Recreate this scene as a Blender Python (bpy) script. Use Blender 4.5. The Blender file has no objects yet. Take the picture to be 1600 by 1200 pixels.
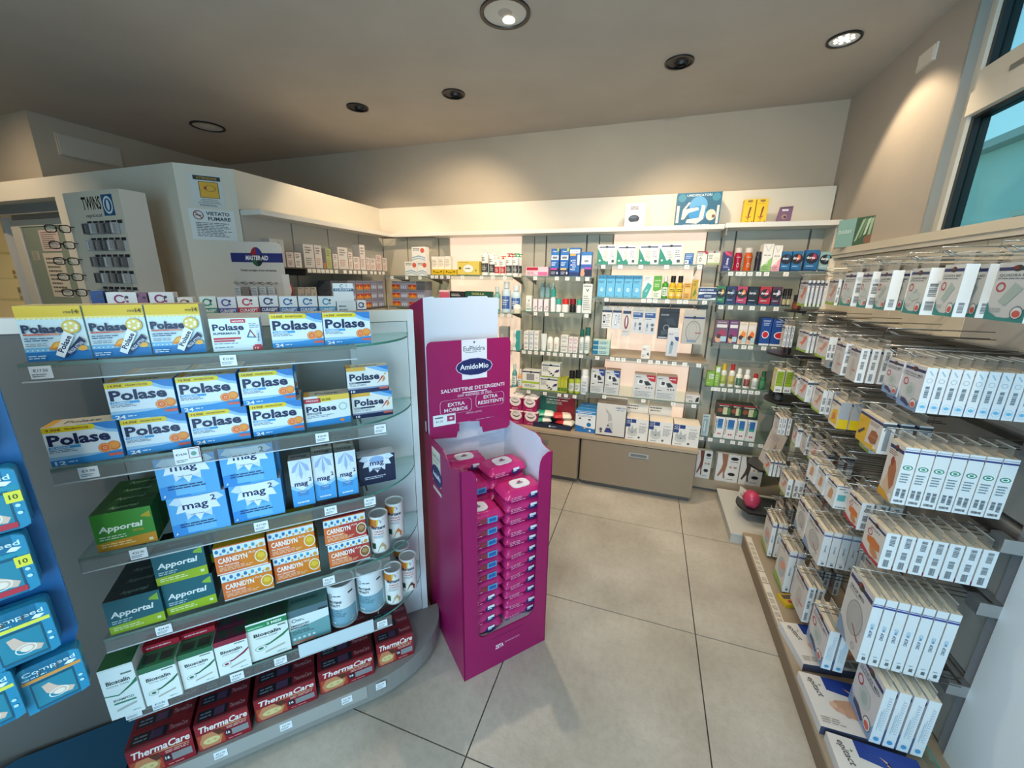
import bpy, bmesh, math, random
from mathutils import Matrix, Vector
random.seed(7)
sc = bpy.context.scene
COL = sc.collection
PI = math.pi

# ------------------------------------------------------------------ camera
cam_d = bpy.data.cameras.new('camera'); cam = bpy.data.objects.new('camera', cam_d); COL.objects.link(cam)
cam_d.sensor_width = 36.0; cam_d.lens = 615.0 / 1600.0 * 36.0; cam_d.clip_start = 0.02; cam_d.clip_end = 200
_R = Matrix(((0.946, -0.096, 0.310), (0.324, 0.238, -0.915), (0.014, 0.966, 0.256)))
_c0 = Vector((_R[0][0], _R[1][0], _R[2][0])).normalized()
_c2 = Vector((_R[0][2], _R[1][2], _R[2][2])); _c2 = (_c2 - _c2.dot(_c0) * _c0).normalized()
_c1 = _c2.cross(_c0)
cam.matrix_world = Matrix.Translation((0, 0, 1.59)) @ Matrix((_c0, _c1, _c2)).transposed().to_4x4()
sc.camera = cam

# ------------------------------------------------------------------ view, sky
sc.view_settings.view_transform = 'Standard'; sc.view_settings.look = 'None'
sc.view_settings.gamma = 1.0; sc.view_settings.use_curve_mapping = False
sc.view_settings.exposure = -0.05
sc.cycles.transparent_max_bounces = 40; sc.cycles.max_bounces = 10; sc.cycles.diffuse_bounces = 5
world = bpy.data.worlds.new('world'); sc.world = world; world.use_nodes = True
wn = world.node_tree.nodes; wl = world.node_tree.links
bg = wn['Background']
tc = wn.new('ShaderNodeTexCoord'); sep = wn.new('ShaderNodeSeparateXYZ'); rmp = wn.new('ShaderNodeValToRGB')
wl.new(tc.outputs['Generated'], sep.inputs[0]); wl.new(sep.outputs['Z'], rmp.inputs[0]); wl.new(rmp.outputs[0], bg.inputs[0])
rmp.color_ramp.elements[0].position = 0.0; rmp.color_ramp.elements[0].color = (0.45, 0.80, 0.95, 1)
rmp.color_ramp.elements[1].position = 0.6; rmp.color_ramp.elements[1].color = (0.22, 0.55, 0.90, 1)
bg.inputs[1].default_value = 1.35

def area(name, loc, rot, sx, sy, power, col):
    d = bpy.data.lights.new(name, 'AREA'); d.shape = 'RECTANGLE'; d.size = sx; d.size_y = sy
    d.energy = power; d.color = col
    o = bpy.data.objects.new(name, d); o.location = loc; o.rotation_euler = rot; COL.objects.link(o); return o
def spot(name, loc, target, power, col, ang=80, blend=0.6, rad=0.03):
    d = bpy.data.lights.new(name, 'SPOT'); d.energy = power; d.color = col
    d.spot_size = math.radians(ang); d.spot_blend = blend; d.shadow_soft_size = rad
    o = bpy.data.objects.new(name, d); o.location = loc
    o.rotation_euler = (Vector(target) - Vector(loc)).to_track_quat('-Z', 'Y').to_euler(); COL.objects.link(o); return o
# daylight entering by the glazed shop front behind the camera
area('shop_front_daylight', (-0.15, -1.5, 1.15), (math.radians(90), 0, 0), 2.5, 2.0, 84, (0.45, 0.77, 1.0))
WARM = (1.0, 0.78, 0.52)
NEUT = (1.0, 0.84, 0.64)
# ceiling spotlights (lamp, aim)
spot('spot_light', (-0.731, 1.99, 2.70), (-0.7, 2.6, 0), 70, NEUT, 120, 0.9)
spot('spot_light', (0.771, 2.663, 2.70), (1.35, 2.45, 1.0), 26, WARM, 84, 0.35)
spot('spot_light', (0.03, 2.652, 2.70), (0.25, 3.35, 1.45), 42, WARM, 96, 0.8)
spot('spot_light', (-1.317, 2.637, 2.70), (-1.75, 3.45, 1.4), 40, WARM, 108, 0.7)
spot('spot_light', (-2.057, 2.627, 2.70), (-2.47, 2.95, 1.4), 28, WARM, 105, 0.45)
spot('spot_light', (-3.467, 2.579, 2.70), (-3.4, 2.4, 0), 24, WARM, 110, 0.6)
# unseen fill lamps added behind and beside the camera to brighten the room
spot('spot_light', (0.55, 0.9, 2.70), (1.05, 2.0, 0.9), 18, NEUT, 110, 0.8)
spot('spot_light', (0.1, 0.5, 2.70), (0.1, 3.3, 1.0), 125, NEUT, 90, 0.9)
spot('spot_light', (-0.9, 0.9, 2.70), (-1.2, 3.3, 1.2), 72, NEUT, 90, 0.9)
spot('spot_light', (-0.3, -0.4, 2.70), (-0.6, 0.9, 0), 34, NEUT, 120, 0.9)
spot('spot_light', (-1.9, -0.2, 2.70), (-1.9, 0.4, 0), 40, NEUT, 125, 0.9)
spot('spot_light', (-4.3, 0.8, 2.70), (-4.5, 1.8, 1.5), 45, WARM, 110, 0.8)

# ------------------------------------------------------------------ materials
def s2l(c): return c / 12.92 if c <= 0.04045 else ((c + 0.055) / 1.055) ** 2.4
def rgb(h): return tuple(s2l(int(h[i:i + 2], 16) / 255) for i in (0, 2, 4)) + (1.0,)
MATS = {}
def mat(h, rough=0.45, metal=0.0, name=None, spec=0.5):
    key = (h, rough, metal)
    if key in MATS: return MATS[key]
    m = bpy.data.materials.new(name or 'paint_' + h); m.use_nodes = True
    b = m.node_tree.nodes['Principled BSDF']
    b.inputs['Base Color'].default_value = rgb(h); b.inputs['Roughness'].default_value = rough
    b.inputs['Metallic'].default_value = metal; b.inputs['Specular IOR Level'].default_value = spec
    m.diffuse_color = rgb(h)
    MATS[key] = m; return m
def noisy(name, h1, h2, scale, rough=0.6, bump=0.02, detail=6, stretch=(1, 1, 1), spec=0.5, bscale=None):
    m = bpy.data.materials.new(name); m.use_nodes = True
    n = m.node_tree.nodes; l = m.node_tree.links; b = n['Principled BSDF']
    t = n.new('ShaderNodeTexCoord'); mp = n.new('ShaderNodeMapping'); mp.inputs['Scale'].default_value = stretch
    nz = n.new('ShaderNodeTexNoise'); nz.inputs['Scale'].default_value = scale; nz.inputs['Detail'].default_value = detail
    r = n.new('ShaderNodeValToRGB'); r.color_ramp.elements[0].position = 0.3; r.color_ramp.elements[1].position = 0.7
    r.color_ramp.elements[0].color = rgb(h1); r.color_ramp.elements[1].color = rgb(h2)
    l.new(t.outputs['Object'], mp.inputs[0]); l.new(mp.outputs[0], nz.inputs['Vector']); l.new(nz.outputs['Fac'], r.inputs[0])
    l.new(r.outputs[0], b.inputs['Base Color']); b.inputs['Roughness'].default_value = rough
    b.inputs['Specular IOR Level'].default_value = spec
    if bump:
        nb = n.new('ShaderNodeTexNoise'); nb.inputs['Scale'].default_value = bscale or scale * 6
        l.new(mp.outputs[0], nb.inputs['Vector'])
        bp = n.new('ShaderNodeBump'); bp.inputs['Strength'].default_value = bump; bp.inputs['Distance'].default_value = 0.02
        l.new(nb.outputs['Fac'], bp.inputs['Height']); l.new(bp.outputs[0], b.inputs['Normal'])
    return m
def glassy(name, tint, refl=0.12, alpha_rough=0.03, fmul=1.0):
    m = bpy.data.materials.new(name); m.use_nodes = True
    n = m.node_tree.nodes; l = m.node_tree.links; n.clear()
    o = n.new('ShaderNodeOutputMaterial'); mx = n.new('ShaderNodeMixShader'); tr = n.new('ShaderNodeBsdfTransparent')
    gl = n.new('ShaderNodeBsdfGlossy'); gl.inputs['Roughness'].default_value = alpha_rough
    fr = n.new('ShaderNodeLayerWeight'); fr.inputs[0].default_value = refl
    mu = n.new('ShaderNodeMath'); mu.operation = 'MULTIPLY'; mu.inputs[1].default_value = fmul; l.new(fr.outputs['Fresnel'], mu.inputs[0])
    tr.inputs[0].default_value = rgb(tint)
    l.new(mu.outputs[0], mx.inputs[0]); l.new(tr.outputs[0], mx.inputs[1]); l.new(gl.outputs[0], mx.inputs[2]); l.new(mx.outputs[0], o.inputs[0])
    return m
def emis(name, h, s):
    m = bpy.data.materials.new(name); m.use_nodes = True
    b = m.node_tree.nodes['Principled BSDF']; b.inputs['Base Color'].default_value = rgb('d8d0c4')
    b.inputs['Emission Color'].default_value = rgb(h); b.inputs['Emission Strength'].default_value = s
    return m
M_CEIL = noisy('ceiling_paint', 'b2aaa0', 'bab2a8', 3, 0.85, 0.05, bscale=180)
M_WALL = noisy('wall_paint', 'b0a493', 'b8ac9b', 2, 0.85, 0.08, bscale=160)
M_WALLR = noisy('right_wall_paint', 'aaa298', 'b4ab9f', 2, 0.85, 0.08, bscale=160)
M_TILE = noisy('porcelain_tile', 'a79e91', 'cbc4b7', 2.4, 0.36, 0.03, detail=14, bscale=60)
def speckle(m):
    n = m.node_tree.nodes; l = m.node_tree.links; b = n['Principled BSDF']; src = b.inputs['Base Color'].links[0].from_socket
    ramp = [x for x in n if x.type == 'VALTORGB'][0]; geo = n.new('ShaderNodeNewGeometry')
    mp = [x for x in n if x.type == 'MAPPING'][0]; l.new(geo.outputs['Position'], mp.inputs[0])
    nz = n.new('ShaderNodeTexNoise'); nz.inputs['Scale'].default_value = 38; nz.inputs['Detail'].default_value = 8; nz.inputs['Roughness'].default_value = 0.75
    r = n.new('ShaderNodeValToRGB'); r.color_ramp.elements[0].position = 0.36; r.color_ramp.elements[0].color = (0.62, 0.60, 0.57, 1); r.color_ramp.elements[1].position = 0.56; r.color_ramp.elements[1].color = (1, 1, 1, 1)
    mx = n.new('ShaderNodeMix'); mx.data_type = 'RGBA'; mx.blend_type = 'MULTIPLY'; mx.inputs[0].default_value = 0.32
    l.new(mp.outputs[0], nz.inputs['Vector']); l.new(nz.outputs['Fac'], r.inputs[0]); l.new(src, mx.inputs[6]); l.new(r.outputs[0], mx.inputs[7]); l.new(mx.outputs[2], b.inputs['Base Color'])
speckle(M_TILE)
M_GROUT = mat('4a4743', 0.9)
M_WHITE = mat('e6e2da', 0.4); M_CREAM = mat('ded6c6', 0.45)
M_GREY = mat('8f8f8a', 0.5); M_PANEL = mat('c6beac', 0.45); M_DARKP = mat('69645e', 0.5)
M_TAUPE = mat('8b7c69', 0.5); M_TAUPE_L = mat('a3937d', 0.5)
M_METAL = mat('b8babb', 0.28, 0.9); M_DMETAL = mat('54524e', 0.4, 0.6); M_WIRE = mat('a8a6a0', 0.25, 0.95)
M_GLASS = glassy('shelf_glass', 'f2faf7', 0.1, 0.03, 0.35); M_RAIL = glassy('rail_acrylic', 'eceff0', 0.2, 0.08, 0.6)
M_EDGE = mat('4f8f80', 0.2); M_CLEAR = glassy('clear_plastic', 'eeeeea', 0.35, 0.15)
def frost(m, f):
    n = m.node_tree.nodes; l = m.node_tree.links; o = [x for x in n if x.type == 'OUTPUT_MATERIAL'][0]; src = o.inputs[0].links[0].from_socket
    mx = n.new('ShaderNodeMixShader'); df = n.new('ShaderNodeBsdfDiffuse'); df.inputs[0].default_value = rgb('dcdad2'); mx.inputs[0].default_value = f
    l.new(src, mx.inputs[1]); l.new(df.outputs[0], mx.inputs[2]); l.new(mx.outputs[0], o.inputs[0])
frost(M_CLEAR, 0.30); frost(M_RAIL, 0.10)
M_WINGLASS = glassy('window_glass', 'e2f2ee', 0.1, 0.02, 0.3)
M_LIT = emis('light_panel', 'ffd9bc', 0.72)
M_BLACK = mat('16161a', 0.4)
MAG = '9c0c5a'

# ------------------------------------------------------------------ mesh builder
TXT = {}
def text_mesh(s, bold, shear):
    k = (s, bold, shear)
    if k in TXT: return TXT[k]
    c = bpy.data.curves.new('t', 'FONT'); c.body = s; c.size = 1; c.resolution_u = 2; c.offset = bold; c.shear = shear
    c.fill_mode = 'FRONT'
    o = bpy.data.objects.new('t', c); COL.objects.link(o)
    dg = bpy.context.evaluated_depsgraph_get(); me = o.evaluated_get(dg).to_mesh()
    vs = [(v.co.x, v.co.y) for v in me.vertices]; fs = [tuple(p.vertices) for p in me.polygons]
    o.evaluated_get(dg).to_mesh_clear()
    bpy.data.objects.remove(o); bpy.data.curves.remove(c)
    if not vs: TXT[k] = ([], []); return TXT[k]
    x0 = min(v[0] for v in vs); x1 = max(v[0] for v in vs); y0 = min(v[1] for v in vs); y1 = max(v[1] for v in vs)
    vs = [((v[0] - x0) / (x1 - x0 or 1), (v[1] - y0) / (y1 - y0 or 1)) for v in vs]
    TXT[k] = (vs, fs); return TXT[k]

class MB:
    def __init__(s): s.v = []; s.f = []; s.mi = []; s.m = []; s.sm = []
    def mat(s, m):
        if isinstance(m, str): m = mat(m)
        if m not in s.m: s.m.append(m)
        return s.m.index(m)
    def add(s, vs, fs, m, smooth=False):
        n = len(s.v); k = s.mat(m); s.v += [tuple(v) for v in vs]
        for f in fs: s.f.append(tuple(i + n for i in f)); s.mi.append(k); s.sm.append(smooth)
        return s
    def box(s, x0, x1, y0, y1, z0, z1, m, top=None, front=None, side=None):
        V = [(x0, y0, z0), (x1, y0, z0), (x1, y1, z0), (x0, y1, z0), (x0, y0, z1), (x1, y0, z1), (x1, y1, z1), (x0, y1, z1)]
        F = [(3, 2, 1, 0), (4, 5, 6, 7), (0, 1, 5, 4), (1, 2, 6, 5), (2, 3, 7, 6), (3, 0, 4, 7)]
        for f, mm in zip(F, (m, top or m, front or m, side or m, m, side or m)): s.add([V[i] for i in f], [(0, 1, 2, 3)], mm)
        return s
    def quad(s, pts, m): return s.add(pts, [tuple(range(len(pts)))], m)
    def prism(s, pts, z0, z1, m, mtop=None, medge=None):
        n = len(pts)
        s.add([(x, y, z1) for x, y in pts], [tuple(range(n))], mtop or m)
        s.add([(x, y, z0) for x, y in pts], [tuple(reversed(range(n)))], m)
        V = [(x, y, z0) for x, y in pts] + [(x, y, z1) for x, y in pts]
        return s.add(V, [(i, (i + 1) % n, n + (i + 1) % n, n + i) for i in range(n)], medge or m)
    def lathe(s, prof, seg=16, cx=0, cy=0, caps=True):
        # prof: list (r, z, material of the band above)
        for i in range(len(prof) - 1):
            r0, z0, m = prof[i]; r1, z1, _ = prof[i + 1]
            V = [(cx + r * math.cos(2 * PI * k / seg), cy + r * math.sin(2 * PI * k / seg), z) for r, z in ((r0, z0), (r1, z1)) for k in range(seg)]
            s.add(V, [(k, (k + 1) % seg, seg + (k + 1) % seg, seg + k) for k in range(seg)], m, abs(z1 - z0) > 1e-5)
        return s
    def tube(s, pts, r, m, seg=6):
        pts = [Vector(p) for p in pts]; rings = []
        for i, p in enumerate(pts):
            d = (pts[min(i + 1, len(pts) - 1)] - pts[max(i - 1, 0)]).normalized()
            a = d.orthogonal().normalized() if i == 0 else (a - a.dot(d) * d).normalized()
            b = d.cross(a); rings.append([p + r * (math.cos(2 * PI * k / seg) * a + math.sin(2 * PI * k / seg) * b) for k in range(seg)])
        V = [q for R in rings for q in R]; F = []
        for i in range(len(pts) - 1):
            for k in range(seg): F.append((i * seg + k, i * seg + (k + 1) % seg, (i + 1) * seg + (k + 1) % seg, (i + 1) * seg + k))
        F.append(tuple(reversed(range(seg)))); F.append(tuple(range((len(pts) - 1) * seg, len(pts) * seg)))
        return s.add(V, F, m, True)
    def art(s, w, h, prims, fr=None, eps=0.00012, base=0):
        """prims in fractions of a w x h face; fr maps (x, y, lift) in metres to 3D"""
        fr = fr or (lambda x, y, e: (x - w / 2, -e, y))
        for i, p in enumerate(prims):
            e = eps * (i + 1 + base); k = p[0]
            if k == 'r':
                x0, y0, x1, y1 = p[1] * w, p[2] * h, p[3] * w, p[4] * h
                nx = max(1, int(p[6]) if len(p) > 6 else 1)
                for j in range(nx):
                    a = x0 + (x1 - x0) * j / nx; b = x0 + (x1 - x0) * (j + 1) / nx
                    s.quad([fr(a, y0, e), fr(b, y0, e), fr(b, y1, e), fr(a, y1, e)], p[5])
            elif k == 'p': s.quad([fr(x * w, y * h, e) for x, y in p[1]], p[2])
            elif k == 'e':
                cx, cy, rx, ry = p[1] * w, p[2] * h, p[3] * w, p[4] * h
                n = 14
                s.quad([fr(cx + rx * math.cos(2 * PI * j / n), cy + ry * math.sin(2 * PI * j / n), e) for j in range(n)], p[5])
            elif k == 'c':   # circle, radius in fractions of h
                cx, cy, r = p[1] * w, p[2] * h, p[3] * h; n = 14
                s.quad([fr(cx + r * math.cos(2 * PI * j / n), cy + r * math.sin(2 * PI * j / n), e) for j in range(n)], p[4])
            elif k == 'o':   # ring
                cx, cy, rx, ry, t = p[1] * w, p[2] * h, p[3] * w, p[4] * h, p[5]; n = 18
                for j in range(n):
                    a0 = 2 * PI * j / n; a1 = 2 * PI * (j + 1) / n
                    s.quad([fr(cx + rx * c * q, cy + ry * d * q, e) for c, d, q in ((math.cos(a0), math.sin(a0), 1 - t), (math.cos(a0), math.sin(a0), 1), (math.cos(a1), math.sin(a1), 1), (math.cos(a1), math.sin(a1), 1 - t))], p[6])
            elif k == 'T':   # text, cx, cy, wd, ht, colour, rot deg, shear, bold
                rot = math.radians(p[7]) if len(p) > 7 else 0; sh = p[8] if len(p) > 8 else 0; bo = p[9] if len(p) > 9 else 0.012
                vs, fs = text_mesh(p[1], bo, sh); cx, cy = p[2] * w, p[3] * h; W, H = p[4] * w, p[5] * h
                if len(p) > 7 and p[7]: W, H = p[4] * h, p[5] * h
                cr, sr = math.cos(rot), math.sin(rot); V = []
                for x, y in vs:
                    X = (x - 0.5) * W; Y = (y - 0.5) * H
                    V.append(fr(cx + X * cr - Y * sr, cy + X * sr + Y * cr, e))
                s.add(V, fs, p[6])
            elif k == 'l':   # lines of small print: x0,y0,x1,y1,n,colour
                x0, y0, x1, y1, n, c = p[1:7]; t = (y1 - y0) / n
                rr = random.Random(int(x0 * 97 + y0 * 131 + n))
                for j in range(n):
                    yy = y1 - (j + 0.7) * t; xe = x0 + (x1 - x0) * rr.uniform(0.65, 1)
                    x = x0
                    while x < xe - 0.01:
                        wl_ = min(rr.uniform(0.05, 0.16), xe - x)
                        s.quad([fr(x * w, yy * h, e), fr((x + wl_) * w, yy * h, e), fr((x + wl_) * w, (yy + t * 0.45) * h, e), fr(x * w, (yy + t * 0.45) * h, e)], c)
                        x += wl_ + 0.018
            elif k == 'b':   # barcode, x0,y0,x1,y1,horizontal?,colour
                x0, y0, x1, y1, hz, c = p[1:7]; rr = random.Random(5); q = 0.0
                while q < 1:
                    tw = rr.choice((0.03, 0.045, 0.07)); a, b = q, min(1, q + tw)
                    if hz: P = [(x0, y0 + a * (y1 - y0)), (x1, y0 + a * (y1 - y0)), (x1, y0 + b * (y1 - y0)), (x0, y0 + b * (y1 - y0))]
                    else: P = [(x0 + a * (x1 - x0), y0), (x0 + b * (x1 - x0), y0), (x0 + b * (x1 - x0), y1), (x0 + a * (x1 - x0), y1)]
                    s.quad([fr(x * w, y * h, e) for x, y in P], c); q += tw + rr.choice((0.03, 0.05))
        return s
    def mesh(s, name):
        me = bpy.data.meshes.new(name); me.from_pydata(s.v, [], s.f)
        for m in s.m: me.materials.append(m)
        me.polygons.foreach_set('material_index', s.mi); me.polygons.foreach_set('use_smooth', s.sm)
        me.update(); return me
    def build(s, name, parent=None, loc=(0, 0, 0), rz=0.0):
        o = bpy.data.objects.new(name, s.mesh(name)); COL.objects.link(o)
        o.location = loc; o.rotation_euler = (0, 0, rz); o.parent = parent; return o

def empty(name, loc=(0, 0, 0), rz=0.0):
    o = bpy.data.objects.new(name, None); COL.objects.link(o); o.location = loc; o.rotation_euler = (0, 0, rz)
    o.empty_display_size = 0.05; return o
SHORT = [(r'the (\w+) shelf of the (right back bay|grey bay|left lit panel|right lit panel)', r"the \2's \1 shelf"), (r' at the (left|right) end of (the \w+ shelf)', r' ending \2'), (' from the left', ' from left'), (' from the bottom', ' from bottom'),
         ('the one behind', 'rear one'), (' in the card display', ''), (' of the (two|pair|three|stack)', ''), (' on the lowest glass shelf', ' on lowest shelf'), (' in the (front|back) row', r', \1 row,'), (' with a (24|C) on it', ''), (' of the left unit', ''), ('white and ', 'white-'), ('supplement box', 'box'), (' of the (right|left) stack', r', \1 stack'), (' with an? ', ' with '), (' standing ', ' '), ('the display top', 'display top'), (' the ', ' ')]
def tag(o, label, cat, group=None):
    import re
    for p_, r_ in SHORT:
        if len(label.split()) <= 16: break
        label = re.sub(p_, r_, label)
    o['label'] = label; o['category'] = cat
    if group: o['group'] = group
    return o
def struct(o): o['kind'] = 'structure'; return o
def dup(o, loc=None, rz=None, parent=None):
    c = o.copy(); COL.objects.link(c)
    for k in ('label', 'category', 'group'):
        if k in c.keys() and parent is None: del c[k]
    c.parent = parent
    if loc is not None: c.location = loc
    if rz is not None: c.rotation_euler = (0, 0, rz)
    for ch in o.children:
        dup(ch, None, None, c)
    return c
def nth(i): return ('first second third fourth fifth sixth seventh eighth ninth tenth eleventh twelfth thirteenth fourteenth fifteenth sixteenth seventeenth eighteenth nineteenth twentieth'.split())[i]
PROTO = {}
def inst(key, maker, loc, rz, label, cat, group=None):
    """first use keeps the object made by maker, later uses copy it with its parts"""
    if key not in PROTO:
        o = maker(); PROTO[key] = o; o.location = loc; o.rotation_euler = (0, 0, rz)
    else: o = dup(PROTO[key], loc, rz)
    return tag(o, label, cat, group)

# ================================================================== the room
CZ = 2.74
fl = struct(MB().box(-6.2, 1.202, -2.2, 3.5, -0.06, -0.006, M_GROUT).build('floor'))
tile_me = {}
def tile_mesh(x0, x1, y0, y1):
    k = (round(x1 - x0, 3), round(y1 - y0, 3))
    if k not in tile_me:
        tile_me[k] = MB().box(0, x1 - x0, 0, y1 - y0, -0.006, 0.0, M_TILE).mesh('tile')
    return tile_me[k]
for i in range(-8, 2):
    for j in range(-4, 4):
        x0 = 0.353 + 0.8 * i + 0.0025; x1 = x0 + 0.795; y0 = 0.885 + 0.8 * j + 0.0025; y1 = y0 + 0.795
        x0 = max(x0, -6.2); x1 = min(x1, 1.09); y1 = min(y1, 3.5); y0 = max(y0, -2.2)
        if x1 - x0 < 0.05 or y1 - y0 < 0.05: continue
        o = bpy.data.objects.new('tile', tile_mesh(x0, x1, y0, y1)); COL.objects.link(o); o.location = (x0, y0, 0); o.parent = fl
struct(MB().box(-6.2, 1.202, -2.2, 3.5, CZ, CZ + 0.1, M_CEIL).build('ceiling'))
struct(MB().box(-6.2, 1.202, 3.45, 3.55, 0, CZ, M_WALL).build('wall_back'))
struct(MB().box(-6.3, -6.2, -2.2, 3.5, 0, CZ, M_WALL).build('wall_left'))
# upper left block of wall with the lighter front
wl_blk = struct(MB().box(-6.2, -4.45, 1.96, 3.45, 2.2, CZ, M_WALL).build('wall_bulkhead'))
# right wall, with the high window
rw = MB()
rw.box(1.10, 1.202, 2.338, 3.45, 0, CZ, M_WALLR)
rw.box(1.10, 1.202, -0.6, 2.338, 0, 1.74, M_WALLR)
rw.box(1.10, 1.202, -2.2, -0.6, 0, CZ, M_WALLR)
struct(rw.build('wall_right'))
wf = MB()
wf.box(-6.2, 1.202, -2.3, -2.2, 0, CZ, M_WALL)
struct(wf.build('wall_front'))
# window frame: jambs, transom, panes
win = struct(MB().box(1.135, 1.20, 2.29, 2.338, 1.74, CZ, M_CREAM).build('window_1'))
fr_ = lambda n, *b: struct(MB().box(*b).build(n, win))
MB().box(1.135, 1.20, -0.6, 2.29, 1.74, 1.815, M_CREAM).build('window_sill', win)
MB().box(1.135, 1.20, -0.6, 2.29, 2.335, 2.405, M_CREAM).build('transom', win)
MB().box(1.125, 1.20, -0.6, 2.29, 2.245, 2.33, M_CREAM).build('sash_rail', win)
MB().box(1.148, 1.20, 2.272, 2.2895, 1.816, 2.244, M_BLACK).build('gasket', win)
MB().box(1.148, 1.20, -0.6, 2.272, 2.235, 2.2445, M_BLACK).build('gasket', win)
MB().box(1.148, 1.20, 2.272, 2.2895, 2.406, CZ, M_BLACK).build('gasket', win)
MB().box(1.17, 1.176, -0.6, 2.272, 1.816, 2.235, M_WINGLASS).build('pane', win)
MB().box(1.17, 1.176, -0.6, 2.272, 2.406, CZ, M_WINGLASS).build('pane', win)
MB().box(1.12, 1.134, 1.9, 2.10, 2.325, 2.343, M_METAL).build('handle', win)
MB().box(1.10, 1.135, 2.325, 2.3379, 1.74, CZ, M_GREY).build('jamb_lining', win)
# neighbouring building seen through the glass
bl = empty('neighbour_building', (6.0, 5.0, 0)); tag(bl, 'pale grey-green building seen through the high window', 'building')
M_FAC = noisy('rendered_facade', 'b4c4b6', 'c6d4c6', 0.8, 0.9, 0.05)
MB().box(0, 3, -9, 14, 0, 4.12, M_FAC).build('wall', bl)
MB().box(-0.25, 3, -9, 14, 4.12, 4.26, 'a9aaa0').build('cornice', bl)
for k in range(7):
    f = MB().box(-0.03, 0.0, -6.6 + 2.6 * k, -5.3 + 2.6 * k, 1.5, 2.9, 'c9c2ac').build('window', bl)
    MB().box(-0.036, -0.03, -6.5 + 2.6 * k, -5.4 + 2.6 * k, 1.6, 2.8, '5d7470').build('pane', f)
tag(MB().box(1.21, 6.0, -6, 18, -0.2, 0, mat('8a8a84', 0.9)).build('pavement'), 'grey pavement outside the window', 'pavement')
bpy.data.objects['pavement']['kind'] = 'structure'
# white pilaster at the near end of the hanging display
p = struct(MB().box(1.055, 1.0999, -1.4, 1.352, 0, 1.655, mat('eef0f0', 0.5)).build('trim_1'))
# vents and ceiling lamps
def vent(x, y, z, axis):
    m = MB()
    m.box(-0.008, 0, -0.065, 0.065, 0, 0.07, 'd6d0c6'); return m
o = vent(0, 0, 0, 0).build('air_vent', None, (1.10, 2.62, 2.562)); tag(o, 'small white plate high on the right wall near the ceiling', 'vent')
MB().box(-0.0105, -0.008, -0.058, 0.058, 0.006, 0.064, 'e2dcd2').build('cover', o)
o = MB().box(-0.01, 0.0, -0.205, 0.205, 0, 0.155, 'b9b2a6').build('air_vent', None, (-4.438, 2.29, 2.48)); tag(o, 'large pale access plate on the dark upper left wall', 'vent')
MB().box(0.0, 0.004, -0.195, 0.195, 0.008, 0.147, 'c2bbb0').build('cover', o)
def downlight(x, y, lit, lab, r=0.083):
    t = empty('ceiling_spotlight', (x, y, CZ)); tag(t, lab, 'ceiling light')
    m = MB(); m.lathe([(r * 0.84, -0.002, M_BLACK), (r * 0.86, -0.008, M_BLACK), (r, -0.008, M_BLACK), (r, 0.0, M_BLACK)], 32); m.build('trim_ring', t)
    if lit == 2:
        m = MB(); m.lathe([(r * 0.84, -0.0035, 'f2f2ee'), (r * 0.30, -0.0015, 'f2f2ee'), ], 32); m.build('reflector', t)
        m = MB(); m.lathe([(r * 0.30, -0.002, 'ffffff'), (0.0001, -0.003, 'ffffff')], 20)
        q = m.build('lamp', t); q.data.materials.clear(); q.data.materials.append(emis('lamp_glow', 'fff4e0', 7.0)) if 'lamp_glow' not in bpy.data.materials else q.data.materials.append(bpy.data.materials['lamp_glow'])
        for k in range(8):
            a = 2 * PI * k / 8
            m = MB(); m.lathe([(0.0075, -0.0035, 'ffffff'), (0.0001, -0.0045, 'ffffff')], 8, r * 0.5 * math.cos(a), r * 0.5 * math.sin(a)); q2 = m.build('diode', t)
            q2.data.materials.clear(); q2.data.materials.append(bpy.data.materials['lamp_glow'])
    elif lit == 3:
        m = MB(); m.lathe([(r * 0.84, -0.003, 'c9c6bf'), (r * 0.45, -0.0012, 'dedcd6'), (0.0001, -0.001, 'e6e4de')], 32); m.build('reflector', t)
    elif lit == 1:
        m = MB(); m.lathe([(r * 0.84, -0.003, 'c9c6bf'), (r * 0.28, -0.0012, 'c9c6bf')], 32); m.build('reflector', t)
        m = MB(); m.lathe([(r * 0.24, -0.0035, 'ffffff'), (0.0001, -0.004, 'ffffff')], 20, 0.0, r * 0.45)
        q = m.build('lamp', t); q.data.materials.clear(); q.data.materials.append(bpy.data.materials['lamp_glow'])
    else:
        m = MB(); m.lathe([(r * 0.84, -0.003, '0c0c0e'), (0.0001, -0.0015, '0c0c0e')], 24); m.build('recess', t)
        m = MB(); m.lathe([(r * 0.42, -0.018, '1c1c1e'), (r * 0.5, -0.004, '1c1c1e')], 20, 0.01, 0.012); m.build('adjustable_head', t)
    return t
downlight(0.771, 2.663, 2, 'lit recessed ceiling spotlight beside the right wall', 0.072)
downlight(-0.731, 1.99, 1, 'largest recessed ceiling light with pale reflector, at top centre', 0.113)
downlight(-3.467, 2.579, 3, 'recessed ceiling light with pale reflector over the left display', 0.118)
downlight(0.03, 2.652, 0, 'black recessed spotlight nearest the lit one on the right', 0.075)
downlight(-1.317, 2.637, 0, 'black recessed spotlight in the middle of the ceiling row', 0.073)
downlight(-2.057, 2.627, 0, 'black recessed spotlight nearest the pale lamp on the left', 0.073)

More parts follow.
